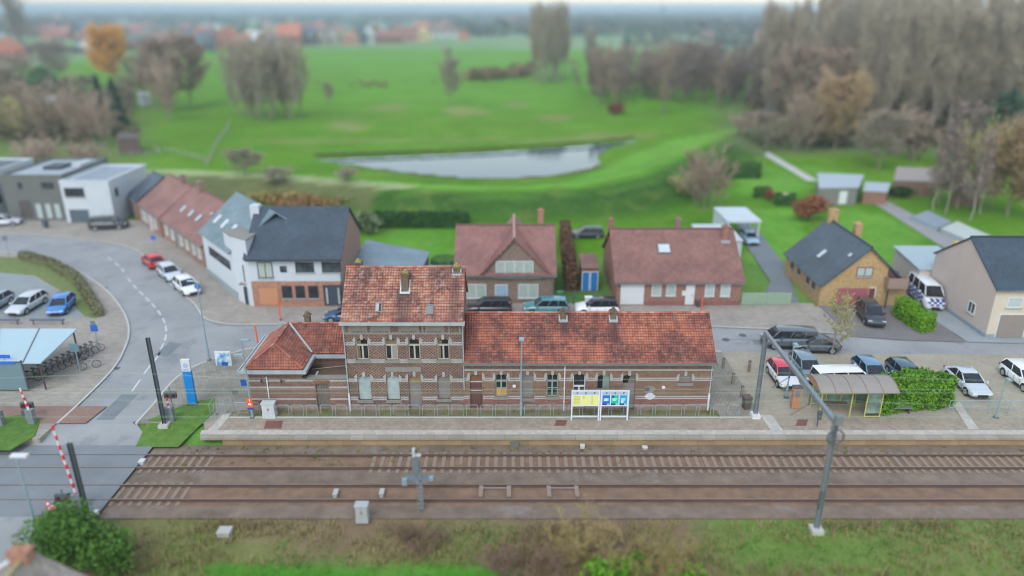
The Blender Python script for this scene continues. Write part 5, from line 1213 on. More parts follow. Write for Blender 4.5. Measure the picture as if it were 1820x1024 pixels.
# ------------------------------------------------------------------ vehicles
tyre = plain('tyre_rubber', S(44, 44, 46), .9, .1, 5); rim_m = plain('alloy_rim', S(176, 178, 182), .35, .06, 5, metal=.6); arch_m = plain('wheel_arch', S(24, 24, 26), .9, .05)
cglass = glass('car_glass', (.018, .022, .028), .05); lamp_w = plain('headlamp', S(216, 220, 224), .15, .04); lamp_r = plain('tail_lamp', S(150, 30, 34), .2, .05); plate_m = plain('number_plate', S(214, 206, 200), .5, .04)
trim_m = plain('black_trim', S(38, 40, 44), .6, .06)
def paintm(name, col): return plain(name, col, .32, .03, 2, coat=.8)
def car(label, loc, rz, col, L=4.3, W=1.78, Hh=1.48, kind='hatch', roofc=None, cat='car', name='parked_car', group='cars parked around the station'):
    t = thing(name, label, cat, loc, rz, group)
    pm = paintm('paint_' + '_'.join(str(int(c * 999)) for c in col), col); rm = pm if roofc is None else paintm('paint_' + '_'.join(str(int(c * 999)) for c in roofc), roofc)
    h = L / 2; hw = W / 2; belt = Hh * .62; wr = .33 if L > 4 else .3
    xf, xr = h - L * .19, -h + L * .19
    # body: cross sections along the car (x, underside, shoulder height, half width)
    hood = belt * (.93 if kind != 'suv' else .99); tailz = belt * (1.0 if kind != 'saloon' else .99)
    st = [(-h, .42, tailz * .62, hw * .80), (-h + .06, .30, tailz * .94, hw * .90), (-h + .35, .22, tailz * 1.0, hw * .97), (-h * .55, .2, belt * 1.0, hw), (0, .2, belt * .98, hw), (h * .42, .2, belt * .97, hw), (h * .62, .22, hood * .95, hw * .98), (h - .28, .24, hood * .84, hw * .93), (h - .07, .28, hood * .70, hw * .84), (h, .38, hood * .54, hw * .70)]
    mb = MB(); k = 12
    for x, zb, zt, w in st:
        zm = zb + (zt - zb) * .62
        pr = [(-w * .86, zb), (-w * .97, zb + .08), (-w, (zb + zm) / 2), (-w * .985, zm), (-w * .93, zt - .03), (-w * .82, zt), (w * .82, zt), (w * .93, zt - .03), (w * .985, zm), (w, (zb + zm) / 2), (w * .97, zb + .08), (w * .86, zb)]
        mb.v += [(x, y, z) for y, z in pr]
    for a in range(len(st) - 1):
        for b_ in range(k): mb.f.append((a * k + b_, (a + 1) * k + b_, (a + 1) * k + (b_ + 1) % k, a * k + (b_ + 1) % k)); mb.uv.append(None)
    mb.f.append(tuple(range(k))); mb.uv.append(None); e = (len(st) - 1) * k; mb.f.append(tuple(e + j for j in reversed(range(k)))); mb.uv.append(None)
    body = mb.build('body', pm, t, True)
    # cabin
    if kind == 'hatch': cx = [(-h + .12, -h + .52), (h * .46, h * .08)]
    elif kind == 'suv': cx = [(-h + .1, -h + .4), (h * .5, h * .16)]
    elif kind == 'estate': cx = [(-h + .08, -h + .4), (h * .44, h * .04)]
    elif kind == 'van': cx = [(-h + .04, -h + .12), (h * .74, h * .44)]
    else: cx = [(-h * .72, -h * .38), (h * .42, h * .02)]
    bw, tw = hw * .9, hw * .72; zb, zt = belt * .97, Hh - .06
    lo = [(cx[0][0], -bw), (cx[1][0], -bw), (cx[1][0], bw), (cx[0][0], bw)]; hi = [(cx[0][1], -tw), (cx[1][1], -tw), (cx[1][1], tw), (cx[0][1], tw)]
    def lerp3(f, i, z=None): return Vector((lo[i][0] + (hi[i][0] - lo[i][0]) * f, lo[i][1] + (hi[i][1] - lo[i][1]) * f, zb + (zt - zb) * f))
    mb = MB()
    for i in range(4):
        j = (i + 1) % 4; mb.quad(lerp3(0, i), lerp3(0, j), lerp3(1, j), lerp3(1, i))
    mb.ngon([lerp3(1, i) for i in range(4)]); mb.build('windows', cglass, t).name = 'glazing'
    mb = MB()
    xs_ = [hi[0][0] - .1, hi[0][0] + .04, (hi[0][0] + hi[1][0]) / 2, hi[1][0] - .06, hi[1][0] + .1]; zs_ = [zt - .05, zt + .035, zt + .065, zt + .03, zt - .05]
    for x, z in zip(xs_, zs_): mb.v += [(x, -tw - .03, z - .05), (x, -tw * .9, z), (x, 0, z + .015), (x, tw * .9, z), (x, tw + .03, z - .05)]
    for a in range(4):
        for b_ in range(4): mb.f.append((a * 5 + b_, (a + 1) * 5 + b_, (a + 1) * 5 + b_ + 1, a * 5 + b_ + 1)); mb.uv.append(None)
    # pillars are one with the roof
    for i in range(4): mb.tube([lerp3(0, i) , lerp3(1, i)], .055, 5)
    for s, (i, j) in ((-1, (0, 1)), (1, (3, 2))):
        for f in ((.5,) if kind in ('hatch', 'saloon') else (.3, .62)):
            a = lerp3(0, i).lerp(lerp3(0, j), f); b_ = lerp3(1, i).lerp(lerp3(1, j), f); mb.tube([a, b_], .04, 5)
    mb.build('roof', rm, t, True)
    for x in (xf, xr):
        for s in (-1, 1):
            y = s * (hw - .1); mb = MB(); mb.tube([(x, s * (hw - .3), wr), (x, s * (hw + .012), wr)], wr, 18); w_ = mb.build('wheel', tyre, t)
            mb = MB(); mb.tube([(x, s * (hw + .005), wr), (x, s * (hw + .022), wr)], wr * .66, 14); mb.build('rim', rim_m, w_)
            mb = MB()
            i0 = len(mb.v)
            for a in range(13):
                q = math.pi * a / 12; 
                for r_ in (wr + .0, wr + .07): mb.v.append((x + math.cos(q) * r_, s * (hw + .006), wr + math.sin(q) * r_))
            for a in range(12): mb.f.append((a * 2, a * 2 + 1, a * 2 + 3, a * 2 + 2)); mb.uv.append(None)
            mb.build('wheel_arch', arch_m, t)
    for s in (-1, 1):
        mb = MB(); mb.box(h - .26, h - .09, s * hw * .66 - .17, s * hw * .66 + .17, hood * .60, hood * .76); mb.build('headlight', lamp_w, t)
        mb = MB(); mb.box(-h - .005, -h + .12, s * hw * .74 - .13, s * hw * .74 + .13, tailz * .70, tailz * .92); mb.build('tail_light', lamp_r, t)
        mb = MB(); mb.box(h * .36, h * .36 + .16, s * (hw + .0) - .0 if s > 0 else -hw - .16, (hw + .16) if s > 0 else -hw, belt * .98, belt * 1.12); mb.build('mirror', pm, t)
    for s in (-1, 1):
        yy = s * (hw + .003); mb = MB()
        for f in (-.34, .02, .36): mb.box(h * f - .012, h * f + .012, min(yy, yy - s * .012), max(yy, yy - s * .012), .34, belt * .88)
        mb.box(-h * .36, h * .4, min(yy, yy - s * .02), max(yy, yy - s * .02), .2, .345)
        mb.build('door_seam', trim_m, t)
    mb = MB(); mb.box(h - .03, h + .012, -.4, .4, .3, .5); mb.build('grille', trim_m, t)
    mb = MB(); mb.box(-h - .02, -h + .03, -.26, .26, .52, .64); mb.build('number_plate', plate_m, t)
    return t
def at(px, py, z=0): x, y = G(px, py, z); return (x, y, z)
PI = math.pi
car('black SUV with chrome window line parked before the brown brick house', at(868, 556.5), PI, S(40, 42, 46), 4.75, 1.88, 1.62, 'suv')
car('teal SUV parked between the black one and the white one', at(970, 555), PI, S(84, 138, 146), 4.55, 1.84, 1.58, 'suv')
car('white SUV with black roof parked behind the station chimneys', at(1060, 556), PI, S(226, 228, 230), 4.4, 1.82, 1.58, 'suv', S(40, 38, 38))
car('dark blue car half hidden behind the main station block', at(617, 569), PI, S(34, 82, 124), 4.4, 1.8, 1.45, 'hatch')
a1 = math.atan2(-.757, .653)
car('bright red car at the head of the kerbside row by the terrace', at(273, 471), a1 + PI, S(206, 36, 46), 4.0, 1.74, 1.48, 'hatch')
car('silver white car in the middle of the kerbside row by the terrace', at(303, 493), a1, S(196, 202, 212), 4.3, 1.78, 1.5, 'estate')
car('bright white car at the end of the kerbside row by the blue sign', at(333, 517), a1, S(228, 230, 234), 4.4, 1.8, 1.52, 'hatch')
car('silver estate parked nose out in the fenced car park', at(50, 549, .01), -PI * .51, S(190, 196, 202), 4.6, 1.82, 1.46, 'estate')
car('mid blue hatchback in the car park beside the green bank', at(111, 551, .01), -PI * .43, S(58, 124, 192), 4.0, 1.74, 1.45, 'hatch')
car('grey car at the edge of the car park next to the silver estate', at(-10, 548, .01), -PI * .51, S(140, 158, 170), 4.4, 1.8, 1.46, 'hatch')
car('black SUV parked beside the white cube house', at(195, 406), PI * .06, S(40, 46, 52), 4.9, 1.9, 1.75, 'suv')
car('white car with violet stripes before the dark grey house', at(8, 400), PI * .1, S(214, 214, 226), 4.3, 1.78, 1.48, 'hatch')
car('dark car standing on the lawn behind the long brick house', at(1043, 422, -.2), PI, S(54, 62, 66), 4.5, 1.82, 1.5, 'suv')
car('pale blue grey car on the narrow drive by the white carport', at(1331, 430, -.06), -PI / 2, S(150, 176, 198), 4.0, 1.74, 1.45, 'hatch')
car('black SUV on the cobbled drive of the yellow brick house', at(1545, 568), -PI * .55, S(46, 52, 60), 4.6, 1.86, 1.68, 'suv')
car('dark grey van parked along the kerb behind the bare tree', at(1400, 614, -.03), PI * .98, S(88, 96, 106), 4.7, 1.86, 1.75, 'van')
car('dark car behind the bare tree, after the grey van', at(1446, 622, -.03), PI * .98, S(84, 92, 98), 4.2, 1.76, 1.42, 'saloon')
car('white small car with red roof near the catenary mast', at(1390, 676, -.03), -PI * .5, S(214, 216, 222), 3.85, 1.72, 1.45, 'hatch', S(206, 60, 80))
car('grey-blue car parked close beside the red-roofed one', at(1432, 664, -.03), -PI * .5, S(112, 134, 146), 4.3, 1.78, 1.48, 'hatch')
car('white panel van behind the passenger shelter', at(1497, 690, -.03), PI * .02, S(226, 224, 218), 4.9, 1.95, 1.85, 'van', None, 'van', 'parked_van')
car('blue car whose front shows above the green hedge block', at(1546, 673, -.03), -PI * .5, S(96, 134, 164), 4.2, 1.76, 1.46, 'hatch')
car('dark car mostly hidden behind the green hedge block', at(1608, 677, -.03), -PI * .5, S(70, 92, 108), 4.2, 1.76, 1.46, 'hatch')
car('silver saloon alone on the brownish parking bays', at(1717, 688, -.03), -PI * .51, S(186, 194, 202), 4.5, 1.8, 1.42, 'saloon')
car('white car at the far end of the parking bays', at(1818, 682, -.03), -PI * .51, S(222, 226, 228), 4.4, 1.8, 1.5, 'hatch')
# chequered van
t = car('white van with blue chequered sides in the drive behind the clipped hedge', at(1642, 536), -PI * .54, S(222, 226, 230), 5.6, 2.0, 2.35, 'van', None, 'van', 'parked_van')
chq = plain('blue_chequer', S(64, 76, 150), .4, .06)
for s in (-1, 1):
    mb = MB()
    for i in range(9):
        for j in range(4):
            if (i + j) % 2 == 0: mb.box(-2.6 + i * .5, -2.1 + i * .5, s * 1.008 - .006, s * 1.008 + .006, .55 + j * .24, .79 + j * .24)
    mb.build('chequer_pattern', chq, t)
mb = MB()
for i in range(6):
    for j in range(3):
        if (i + j) % 2: mb.box(2.2, 2.83 - j * .05, -.78 + i * .26, -.52 + i * .26, .62 + j * .2, .82 + j * .2)
mb.build('chequer_pattern', chq, t)

# ------------------------------------------------------------------ hoops along the platform
hoopm = plain('galvanised_tube', S(150, 166, 172), .45, .12, 4, metal=.3)
def hoop_mesh():
    mb = MB(); w, h, r = .86, .95, .12
    pts = [(-w / 2, 0, 0), (-w / 2, 0, h - r)] + [(-w / 2 + r - r * math.cos(a), 0, h - r + r * math.sin(a)) for a in (.5, 1.05, 1.57)] + [(w / 2 - r + r * math.sin(a), 0, h - r + r * math.cos(a)) for a in (0, .5, 1.05)] + [(w / 2, 0, h - r), (w / 2, 0, 0)]
    mb.tube(pts, .024, 6); return mb
hp = None; y = 47.55
for i in range(34):
    px = 478 + i * 25.8
    if 468 < px - 5 < 492 and i > 0: pass
    x = P(px, 737, y)[0]
    if -18.95 < x < -18.0: continue
    if x > 17.3: continue
    if hp is None:
        hp = thing('hoop_barrier', 'galvanised steel hoop in the long row before the station wall', 'barrier hoop', (x, y, 0), 0, 'steel hoops in a row along the platform'); 
        hoop_mesh().build('hoop', hoopm, hp); m2 = MB(); m2.box(-.43, .43, -.012, .012, .08, .1); m2.build('cross_bar', hoopm, hp)
    else:
        c = copy_tree(hp); c.location = (x, y, 0); c.rotation_euler.z = R.uniform(-.03, .03)
for k, (px, py) in enumerate(((386, 735), (378, 733), (402, 733), (412, 735), (430, 735), (452, 736))):
    x, y_ = G(px, py); c = copy_tree(hp); c.location = (x, y_, 0); c.rotation_euler.z = PI / 2 if k < 4 else 0
    c['label'] = 'galvanised steel hoop at the platform gate beside the pavilion'; c['group'] = 'steel hoops at the platform gate'
# ------------------------------------------------------------------ timetable and poster boards
wf_m = plain('white_board_frame', S(218, 222, 232), .45, .04); yel = plain('yellow_timetable_paper', S(226, 226, 138), .6, .05); ink = plain('timetable_ink', S(176, 164, 78), .7, .08); navy = plain('navy_print', S(40, 60, 130), .6, .06)
def flat_strip(mb, y, x0, x1, z0, z1, d=.004): mb.box(x0, x1, y - d, y, z0, z1)
def board(name, label, x0, x1, y, ztop, zbot, cols, kind):
    t = thing(name, label, 'notice board', ((x0 + x1) / 2, y, 0), 0, 'notice boards on the platform', world=True)
    for x in (x0 + .05, x1 - .05): mb = MB(); mb.box(x - .05, x + .05, y - .05, y + .05, 0, ztop); mb.build('leg', wf_m, t)
    mb = MB(); mb.box(x0 + .1, x1 - .1, y - .03, y + .03, .28, .36); mb.build('cross_bar', wf_m, t)
    mb = MB(); mb.box(x0 + .1, x1 - .1, y - .045, y + .045, zbot, ztop); cs = mb.build('case', wf_m, t)
    w = (x1 - x0 - .2) / 3
    mb = MB(); flat_strip(mb, y - .045, x0 + .1, x1 - .1, ztop - .34, ztop - .06); mb.build('header', plain('header_blue_grey', S(176, 186, 214), .5, .04), cs)
    for k in range(3):
        a = x0 + .1 + w * k + .04; b_ = a + w - .08; z0, z1 = zbot + .1, ztop - .37
        pm = plain('poster_%s_%d' % (kind, k), cols[k], .45, .04); mb = MB(); flat_strip(mb, y - .046, a, b_, z0, z1, .008); ps = mb.build('poster', pm, cs)
        mb = MB(); yy = y - .054
        if kind == 'yellow':
            for r_ in range(11 if k != 1 else 4):
                zz = z1 - .07 - r_ * (z1 - z0 - .1) / 11; n_ = 1 if k == 0 else 2
                if k == 1: flat_strip(mb, yy, a + .05, a + .2, zz - .03, zz)
                elif k == 0: flat_strip(mb, yy, a + .03, b_ - .03 - R.uniform(0, .1), zz - (.012 if r_ % 2 else .03), zz)
                else: flat_strip(mb, yy, a + .04, a + .2, zz - .02, zz)
            mb.build('printing', ink, ps)
        else:
            for r_ in range(3): flat_strip(mb, yy, a + .1, b_ - .1 - .04 * r_, z0 + (z1 - z0) * (.62 - .1 * r_) , z0 + (z1 - z0) * (.68 - .1 * r_))
            flat_strip(mb, yy, b_ - .2, b_ - .06, z0 + .05, z0 + .11)
            if k == 2: mb.ngon([(a + .2 + .1 * math.cos(q_) , yy - .002, z0 + .25 + .13 * math.sin(q_)) for q_ in [j * PI / 4 for j in range(8)]])
            if k == 0: mb.ngon([(a + .28 + .2 * math.cos(q_) , yy - .002, z0 + .42 + .07 * math.sin(q_)) for q_ in [j * PI / 4 for j in range(8)]])
            mb.build('printing', plain('pale_print', S(206, 226, 236), .6, .04), ps)
            mb = MB()
            if k == 1: flat_strip(mb, yy, a + .04, a + .22, z1 - .2, z1 - .02)
            flat_strip(mb, yy - .001, a, b_ - .22, z0, z0 + .14); mb.build('printing', navy, ps)
        mb = MB(); flat_strip(mb, y - .05, (a + b_) / 2 - .05, (a + b_) / 2 + .03, ztop - .27, ztop - .13); flat_strip(mb, y - .05, (a + b_) / 2 + .03, (a + b_) / 2 + .07, ztop - .19, ztop - .13); mb.build('pictogram_print', navy, cs)
yb = 47.0; 
bl, zt_ = P(1016, 694, yb); br = P(1067, 694, yb)[0]; zb_ = P(1016, 721.5, yb)[1]
board('timetable_board', 'white framed notice board with three yellow timetable sheets', bl, br, yb, zt_, zb_, [S(226, 228, 140)] * 3, 'yellow')
bl = P(1068, 694, yb)[0]; br = P(1119, 694, yb)[0]
board('poster_board', 'white framed notice board with blue, green and turquoise posters', bl, br, yb, zt_, zb_, [S(20, 120, 205), S(20, 190, 160), S(48, 160, 205)], 'blue')
# ------------------------------------------------------------------ lamp posts, signs
polem = plain('blue_grey_pole', S(140, 166, 176), .45, .1, 3, metal=.2); steel_d = plain('dark_steel', S(86, 92, 98), .6, .14, 3, metal=.2); steel_l = plain('mast_steel', S(132, 140, 146), .55, .12, 3, metal=.3)
def lamp(label, px, py, ztop, arm=(0, -.5), head=(.3, .5), r=.07, z=0, y=None, headm=None, group='lamp posts'):
    x, y_ = G(px, py, z); t = thing('lamp_post', label, 'lamp post', (x, y_, z), 0, group, world=True)
    mb = MB(); mb.tube([(x, y_, z - .1), (x, y_, z + 1.1)], r * 1.5, 10); mb.tube([(x, y_, z + 1.1), (x, y_, ztop)], r, 10, r * .6); mb.tube([(x, y_, ztop - .02), (x + arm[0], y_ + arm[1], ztop + .08)], r * .55, 6); mb.build('pole', polem, t)
    mb = MB(); mb.box(x - .16, x + .16, y_ - .16, y_ + .16, z - .02, z + .05); mb.build('base_plate', steel_d, t)
    hx, hy = x + arm[0], y_ + arm[1]
    mb = MB(); w, l = head; mb.box(hx - w / 2, hx + w / 2, hy - l / 2, hy + l / 2, ztop + .04, ztop + .16); lh = mb.build('lamp_head', headm or polem, t)
    mb = MB(); mb.box(hx - w / 2 + .04, hx + w / 2 - .04, hy - l / 2 + .04, hy + l / 2 - .04, ztop + .025, ztop + .04); mb.build('lens', lamp_w, lh)
    return t, x, y_
zt1 = P(926, 608, 46.9)[1]
lamp('slim blue-grey lamp post standing before the boarded window of the long wing', 926, 739, zt1, (0, -.45), (.34, .5))
t, x, y_ = lamp('blue-grey lamp post with small signs beside the tiled pavilion', 449, 742, P(437, 610, 46.9)[1], (.35, -.2), (.6, .25))
mb = MB(); z0_ = 3.9; mb.box(x - .7, x - .02, y_ - .15, y_ + .1, z0_ + 1.2, z0_ + 1.32); mb.build('lamp_head', polem, t)
org = plain('orange_sign', S(238, 92, 48), .5, .04); blu = plain('blue_sign', S(30, 84, 160), .5, .05); blu2 = plain('totem_blue', S(20, 132, 210), .45, .05)
mb = MB(); mb.box(x - .22, x + .2, y_ - .14, y_ - .11, .62 + .3, .62 + 1.05); sg = mb.build('track_sign', org, t)
mb = MB(); mb.box(x - .22, x + .2, y_ - .145, y_ - .112, .62 + .12, .62 + .3); mb.build('lower_band', blu, sg)
mb = MB(); yy = y_ - .142
mb.ngon([(x - .13, yy, 1.14), (x - .02, yy, 1.14), (x - .02, yy, 1.06), (x + .13, yy, 1.2), (x - .02, yy, 1.34), (x - .02, yy, 1.26), (x - .13, yy, 1.26)]); mb.box(x - .03, x + .03, yy - .002, yy, 1.42, 1.62); mb.build('arrow', whitem, sg)
mb = MB(); mb.box(x - .5, x - .1, y_ - .03, y_ + .03, 2.65, 3.15); mb.build('name_sign', blu, t)
lamp('pale lamp post with white head beside the crossing road', 75, 975, 5.5, (0, .25), (.9, .3), .07, -.5, None, MATS['white_cab'])
lamp('tall pale lamp post at the street corner near the billboard', 372, 640, 7.2, (-.5, 0), (.5, .25), .07)
lamp('pale lamp post behind the passenger shelter', 1397, 706, 4.6, (0, -.3), (.3, .4), .06)
def sign(name, label, px, py, h, cat='road sign', shape='disc', col=None, back=None, z=0, w=.6, face=(0, -1), polec=None, sh=None, group=None):
    x, y_ = G(px, py, z); t = thing(name, label, cat, (x, y_, z), 0, group, world=True)
    mb = MB(); mb.tube([(x, y_, z - .1), (x, y_, z + h)], .04, 8); mb.build('post', polec or polem, t)
    mb = MB(); yy = y_ - .05
    if shape == 'disc': mb.tube([(x, yy, z + h - w / 2), (x, yy - .03, z + h - w / 2)], w / 2, 18)
    else: mb.box(x - w / 2, x + w / 2, yy - .03, yy, z + h - (sh or w), z + h)
    mb.build('plate', col or blu, t); return t, x, y_
bright = plain('road_sign_blue', S(52, 104, 196), .5, .05); sgrey = plain('sign_back', S(110, 120, 130), .6, .06)
t, x, y_ = sign('road_sign', 'blue square sign with dark plate above it on the inner pavement', 177, 625, 2.6, 'road sign', 'sq', bright, w=.62)
mb = MB(); mb.box(x - .2, x + .2, y_ - .1, y_ - .06, 2.62, 3.0); mb.build('upper_plate', sgrey, t)
sign('road_sign', 'blue square sign before the terraced houses', 278, 452, 2.4, 'road sign', 'sq', bright, w=.55)
sign('road_sign', 'blue round sign behind the white car at the kerb', 357, 545, 2.5, 'road sign', 'disc', bright, w=.6)
sign('road_sign', 'grey-backed sign at the far inner corner of the bend', 17, 455, 2.6, 'road sign', 'sq', sgrey, w=.6)
sign('road_sign', 'teal-backed small sign board at the bike shelter', 143, 662, 2.7, 'road sign', 'sq', plain('teal_back', S(96, 130, 140), .6, .08), w=.75)
t, x, y_ = sign('route_map_sign', 'sign with light blue plate at the foot of the bike shelter panel', 22, 690, 3.0, 'sign', 'sq', bright, w=1.1, sh=.3)
redw = plain('signal_red', S(222, 44, 62), .5, .05)
# orange marker poles
orp = plain('orange_pole_paint', S(236, 96, 52), .55, .06)
for lab, px, py, h, z in (('orange marker pole leaning by the plaza kerb behind the pavilion', 460, 620, 2.3, 0), ('orange marker pole on the pavement before the orange garage', 499, 569, 2.1, 0), ('orange marker pole behind the ridge of the long wing', 1245, 574, 2.6, 0)):
    x, y_ = G(px, py, z); t = thing('marker_pole', lab, 'marker pole', (x, y_, z), 0, 'orange marker poles', world=True)
    mb = MB(); mb.tube([(x, y_, -.05), (x - .06, y_, h)], .07, 8); mb.build('pole', orp, t); mb = MB(); mb.tube([(x, y_, 0), (x, y_, .12)], .13, 8); mb.build('foot', steel_d, t)
# blue totem
x, y_ = G(343, 719); t = thing('station_totem', 'tall bright blue station totem with white top on the grass verge', 'totem', (x, y_, 0), 0, None, world=True)
mb = MB(); mb.box(x - .32, x + .32, y_ - .12, y_ + .12, .1, 2.9); mb.build('panel', blu2, t); mb = MB(); mb.box(x - .32, x + .32, y_ - .12, y_ + .12, 2.9, 3.85); tp = mb.build('head_panel', MATS['white_cab'], t)
mb = MB(); mb.tube([(x, y_ - .122, 3.4), (x, y_ - .13, 3.4)], .2, 14); mb.build('pictogram', plain('pale_lilac', S(170, 184, 220), .5, .05), tp); mb = MB(); mb.box(x - .2, x + .2, y_ - .13, y_ - .122, 2.98, 3.12); mb.build('pictogram', MATS['pale_lilac'], tp); mb = MB(); mb.box(x - .4, x + .4, y_ - .2, y_ + .2, -.1, .1); mb.build('base', steel_d, t)
# billboard
x0_, zt_ = P(379, 625, 55.9); x1_, zb_ = P(409, 652, 55.9); yb = 55.9; x0_ += .1; x1_ += .2
t = thing('billboard', 'free-standing poster case with white and blue poster at the plaza corner', 'billboard', ((x0_ + x1_) / 2, yb, 0), .0, None, world=True)
mb = MB(); mb.box(x0_, x1_, yb - .08, yb + .08, zb_, zt_); mb.build('case', MATS['white_cab'], t)
for xx in (x0_ + .1, x1_ - .1): mb = MB(); mb.box(xx - .05, xx + .05, yb - .06, yb + .06, -.1, zb_); mb.build('leg', steel_d, t)
m, nt, b = nmat('hazy_poster'); v = objcoord(nt); n1 = noise(nt, v, 1.6, 3); nt.links.new(ramp(nt, n1, [(.3, S(40, 96, 160)), (.45, S(120, 170, 205)), (.6, S(214, 226, 236))]), b.inputs['Base Color']); b.inputs['Roughness'].default_value = .3
mb = MB(); mb.box(x0_ + .08, x1_ - .08, yb - .092, yb - .08, zb_ + .08, zt_ - .08); ps = mb.build('poster', m, t)
mb = MB(); mb.box(x0_ + .5, x1_ - .3, yb - .098, yb - .093, zb_ + .12, zb_ + .5); mb.build('printing', blu, ps)
# manhole / bollards
wood = plain('weathered_oak', S(132, 118, 108), .85, .18, 3)
for k, (px, py) in enumerate(((1285, 655), (1302, 683), (1318, 706), (1331, 660))):
    x, y_ = G(px, py); t = thing('bollard', ['grey timber bollard by the gable, first from the street', 'grey timber bollard by the gable, between the other two', 'grey timber bollard by the gable, last before the platform', 'grey timber bollard on the grass edge near the red-roofed car'][k], 'bollard', (x, y_, 0), 0, 'timber bollards beside the station')
    mb = MB(); mb.box(-.1, .1, -.1, .1, -.1, .95); mb.build('post', wood, t); mb = MB(); mb.prism([(-.105, -.105), (.105, -.105), (.105, .105), (-.105, .105)], .95, .985); mb.build('cap', steel_d, t)
# ------------------------------------------------------------------ level crossing barriers
def striped(par, a, b_, n, r, r2, name):
    a, b_ = Vector(a), Vector(b_)
    mb = MB(); mb.tube([a, b_], r, 8, r2); o = mb.build(name, whitem, par)
    for k in range(0, n, 2): mb = MB(); mb.tube([a.lerp(b_, k / n), a.lerp(b_, (k + 1) / n)], r + (r2 - r) * k / n + .004, 8, r + (r2 - r) * (k + 1) / n + .004); mb.build('red_band', redw, o)
def barrier(label, x, y, z, top, n):
    t = thing('crossing_barrier', label, 'barrier', (x, y, z), 0, 'level crossing barriers', world=True)
    striped(t, (x, y, z + .9), top, n, .09, .06, 'boom')
    mb = MB(); mb.box(x - .25, x + .25, y - .2, y + .2, z, z + 1.15); mb.build('machine_box', steel_l, t); mb = MB(); mb.box(x - .55, x - .25, y - .12, y + .12, z + .5, z + 1.1); mb.build('counterweight', steel_d, t)
barrier('raised red and white barrier boom by the round bush', -26.75, 37.4, -.5, (-27.15, 37.4, 5.45), 15)
x, y_ = G(58, 752); barrier('short red and white barrier on the grass corner across the road', x, y_, 0, (x - .25, y_, 2.9), 8)
x, y_ = G(2, 755); barrier('red and white barrier boom on the grass beside the glass panel', x, y_, 0, (x - .1, y_, 2.4), 6)
x, y_ = G(305, 748); barrier('stub of red and white barrier behind the black mast', x, y_, 0, (x - .05, y_, 1.9), 5)
t = thing('striped_fence', 'low red and white guard rail at the foot of the raised barrier', 'guard rail', (-28.0, 37.0, -.5), 0, None, world=True)
striped(t, (-28.4, 36.9, .35), (-27.3, 36.2, .35), 6, .07, .07, 'rail'); striped(t, (-28.4, 36.9, .05), (-27.3, 36.2, .05), 6, .07, .07, 'rail')
for q_ in ((-28.3, 36.85), (-27.4, 36.25)): mb = MB(); mb.tube([(*q_, -.5), (*q_, .4)], .05, 6); mb.build('post', steel_l, t)
def xing_light(label, px, py, z, h):
    x, y_ = G(px, py, z); t = thing('crossing_signal', label, 'crossing signal', (x, y_, z), 0, 'crossing signals', world=True)
    mb = MB(); mb.tube([(x, y_, z), (x, y_, z + h)], .06, 8); mb.build('post', steel_l, t)
    mb = MB(); mb.box(x - .45, x + .45, y_ - .1, y_ + .1, z + h - .9, z + h - .4); bd = mb.build('light_head', steel_d, t)
    for s in (-.25, .25): mb = MB(); mb.tube([(x + s, y_ - .1, z + h - .65), (x + s, y_ - .2, z + h - .65)], .13, 10); mb.build('lens', plain('unlit_red_lens', S(92, 34, 38), .3, .05), bd)
xing_light('dark crossing light behind the striped guard rail', 117, 905, -.5, 1.5)
xing_light('crossing light with black head on the red paved corner', 54, 742, 0, 1.7)
xing_light('dark crossing light behind the black mast', 308, 730, 0, 2.0)
# ------------------------------------------------------------------ catenary
def hmast(label, x, y, z, h, w=.28, mat=steel_d, ring=False, name='catenary_mast', group='catenary masts'):
    t = thing(name, label, 'catenary mast', (x, y, z), 0, group, world=True)
    mb = MB(); mb.box(x - w / 2, x - w / 2 + .025, y - w / 2, y + w / 2, z, z + h); mb.box(x + w / 2 - .025, x + w / 2, y - w / 2, y + w / 2, z, z + h); mb.box(x - w / 2 + .025, x + w / 2 - .025, y - .015, y + .015, z, z + h); mb.build('mast', mat, t)
    mb = MB(); mb.box(x - .35, x + .35, y - .35, y + .35, z - .3, z + .12); mb.build('footing', kerbm, t); return t
hmast('dark catenary mast at the verge between road and platform', -25.4, 46.35, 0, 7.0, .23)
hmast('dark catenary mast beside the raised barrier at the bush', -25.9, 36.7, -.5, 5.2, .23)
t = hmast('grey portal of two catenary masts and a beam over the tracks by the shelter', 18.1, 35.5, -.5, 7.5, .26, steel_l)
mb = MB(); mb.box(17.97, 18.0, 47.3, 47.6, 0, 6.65); mb.box(18.2, 18.23, 47.3, 47.6, 0, 6.65); mb.box(18.0, 18.2, 47.435, 47.465, 0, 6.65); mb.build('mast', steel_l, t); mb = MB(); mb.box(17.8, 18.4, 47.1, 47.8, -.2, .3); mb.build('footing', MATS['white_cab'], t)
mb = MB(); mb.box(17.98, 18.22, 35.3, 47.6, 6.72, 6.95); mb.build('beam', steel_l, t)
mb = MB(); mb.ring((18.1, 35.2, 6.05), .46, .055, 'y', 24, 6)
for k in range(4): mb.tube([(18.1 - .46 * math.cos(k * PI / 4), 35.2, 6.05 - .46 * math.sin(k * PI / 4)), (18.1 + .46 * math.cos(k * PI / 4), 35.2, 6.05 + .46 * math.sin(k * PI / 4))], .02, 4)
mb.build('tension_wheel', steel_d, t); mb = MB(); mb.box(17.9, 18.3, 35.05, 35.36, 6.9, 7.45); mb.build('tension_box', greym, t)
mb = MB(); mb.tube([(17.85, 35.2, 2.4), (17.85, 35.2, 1.2)], .09, 8); mb.build('counterweight', steel_d, t)
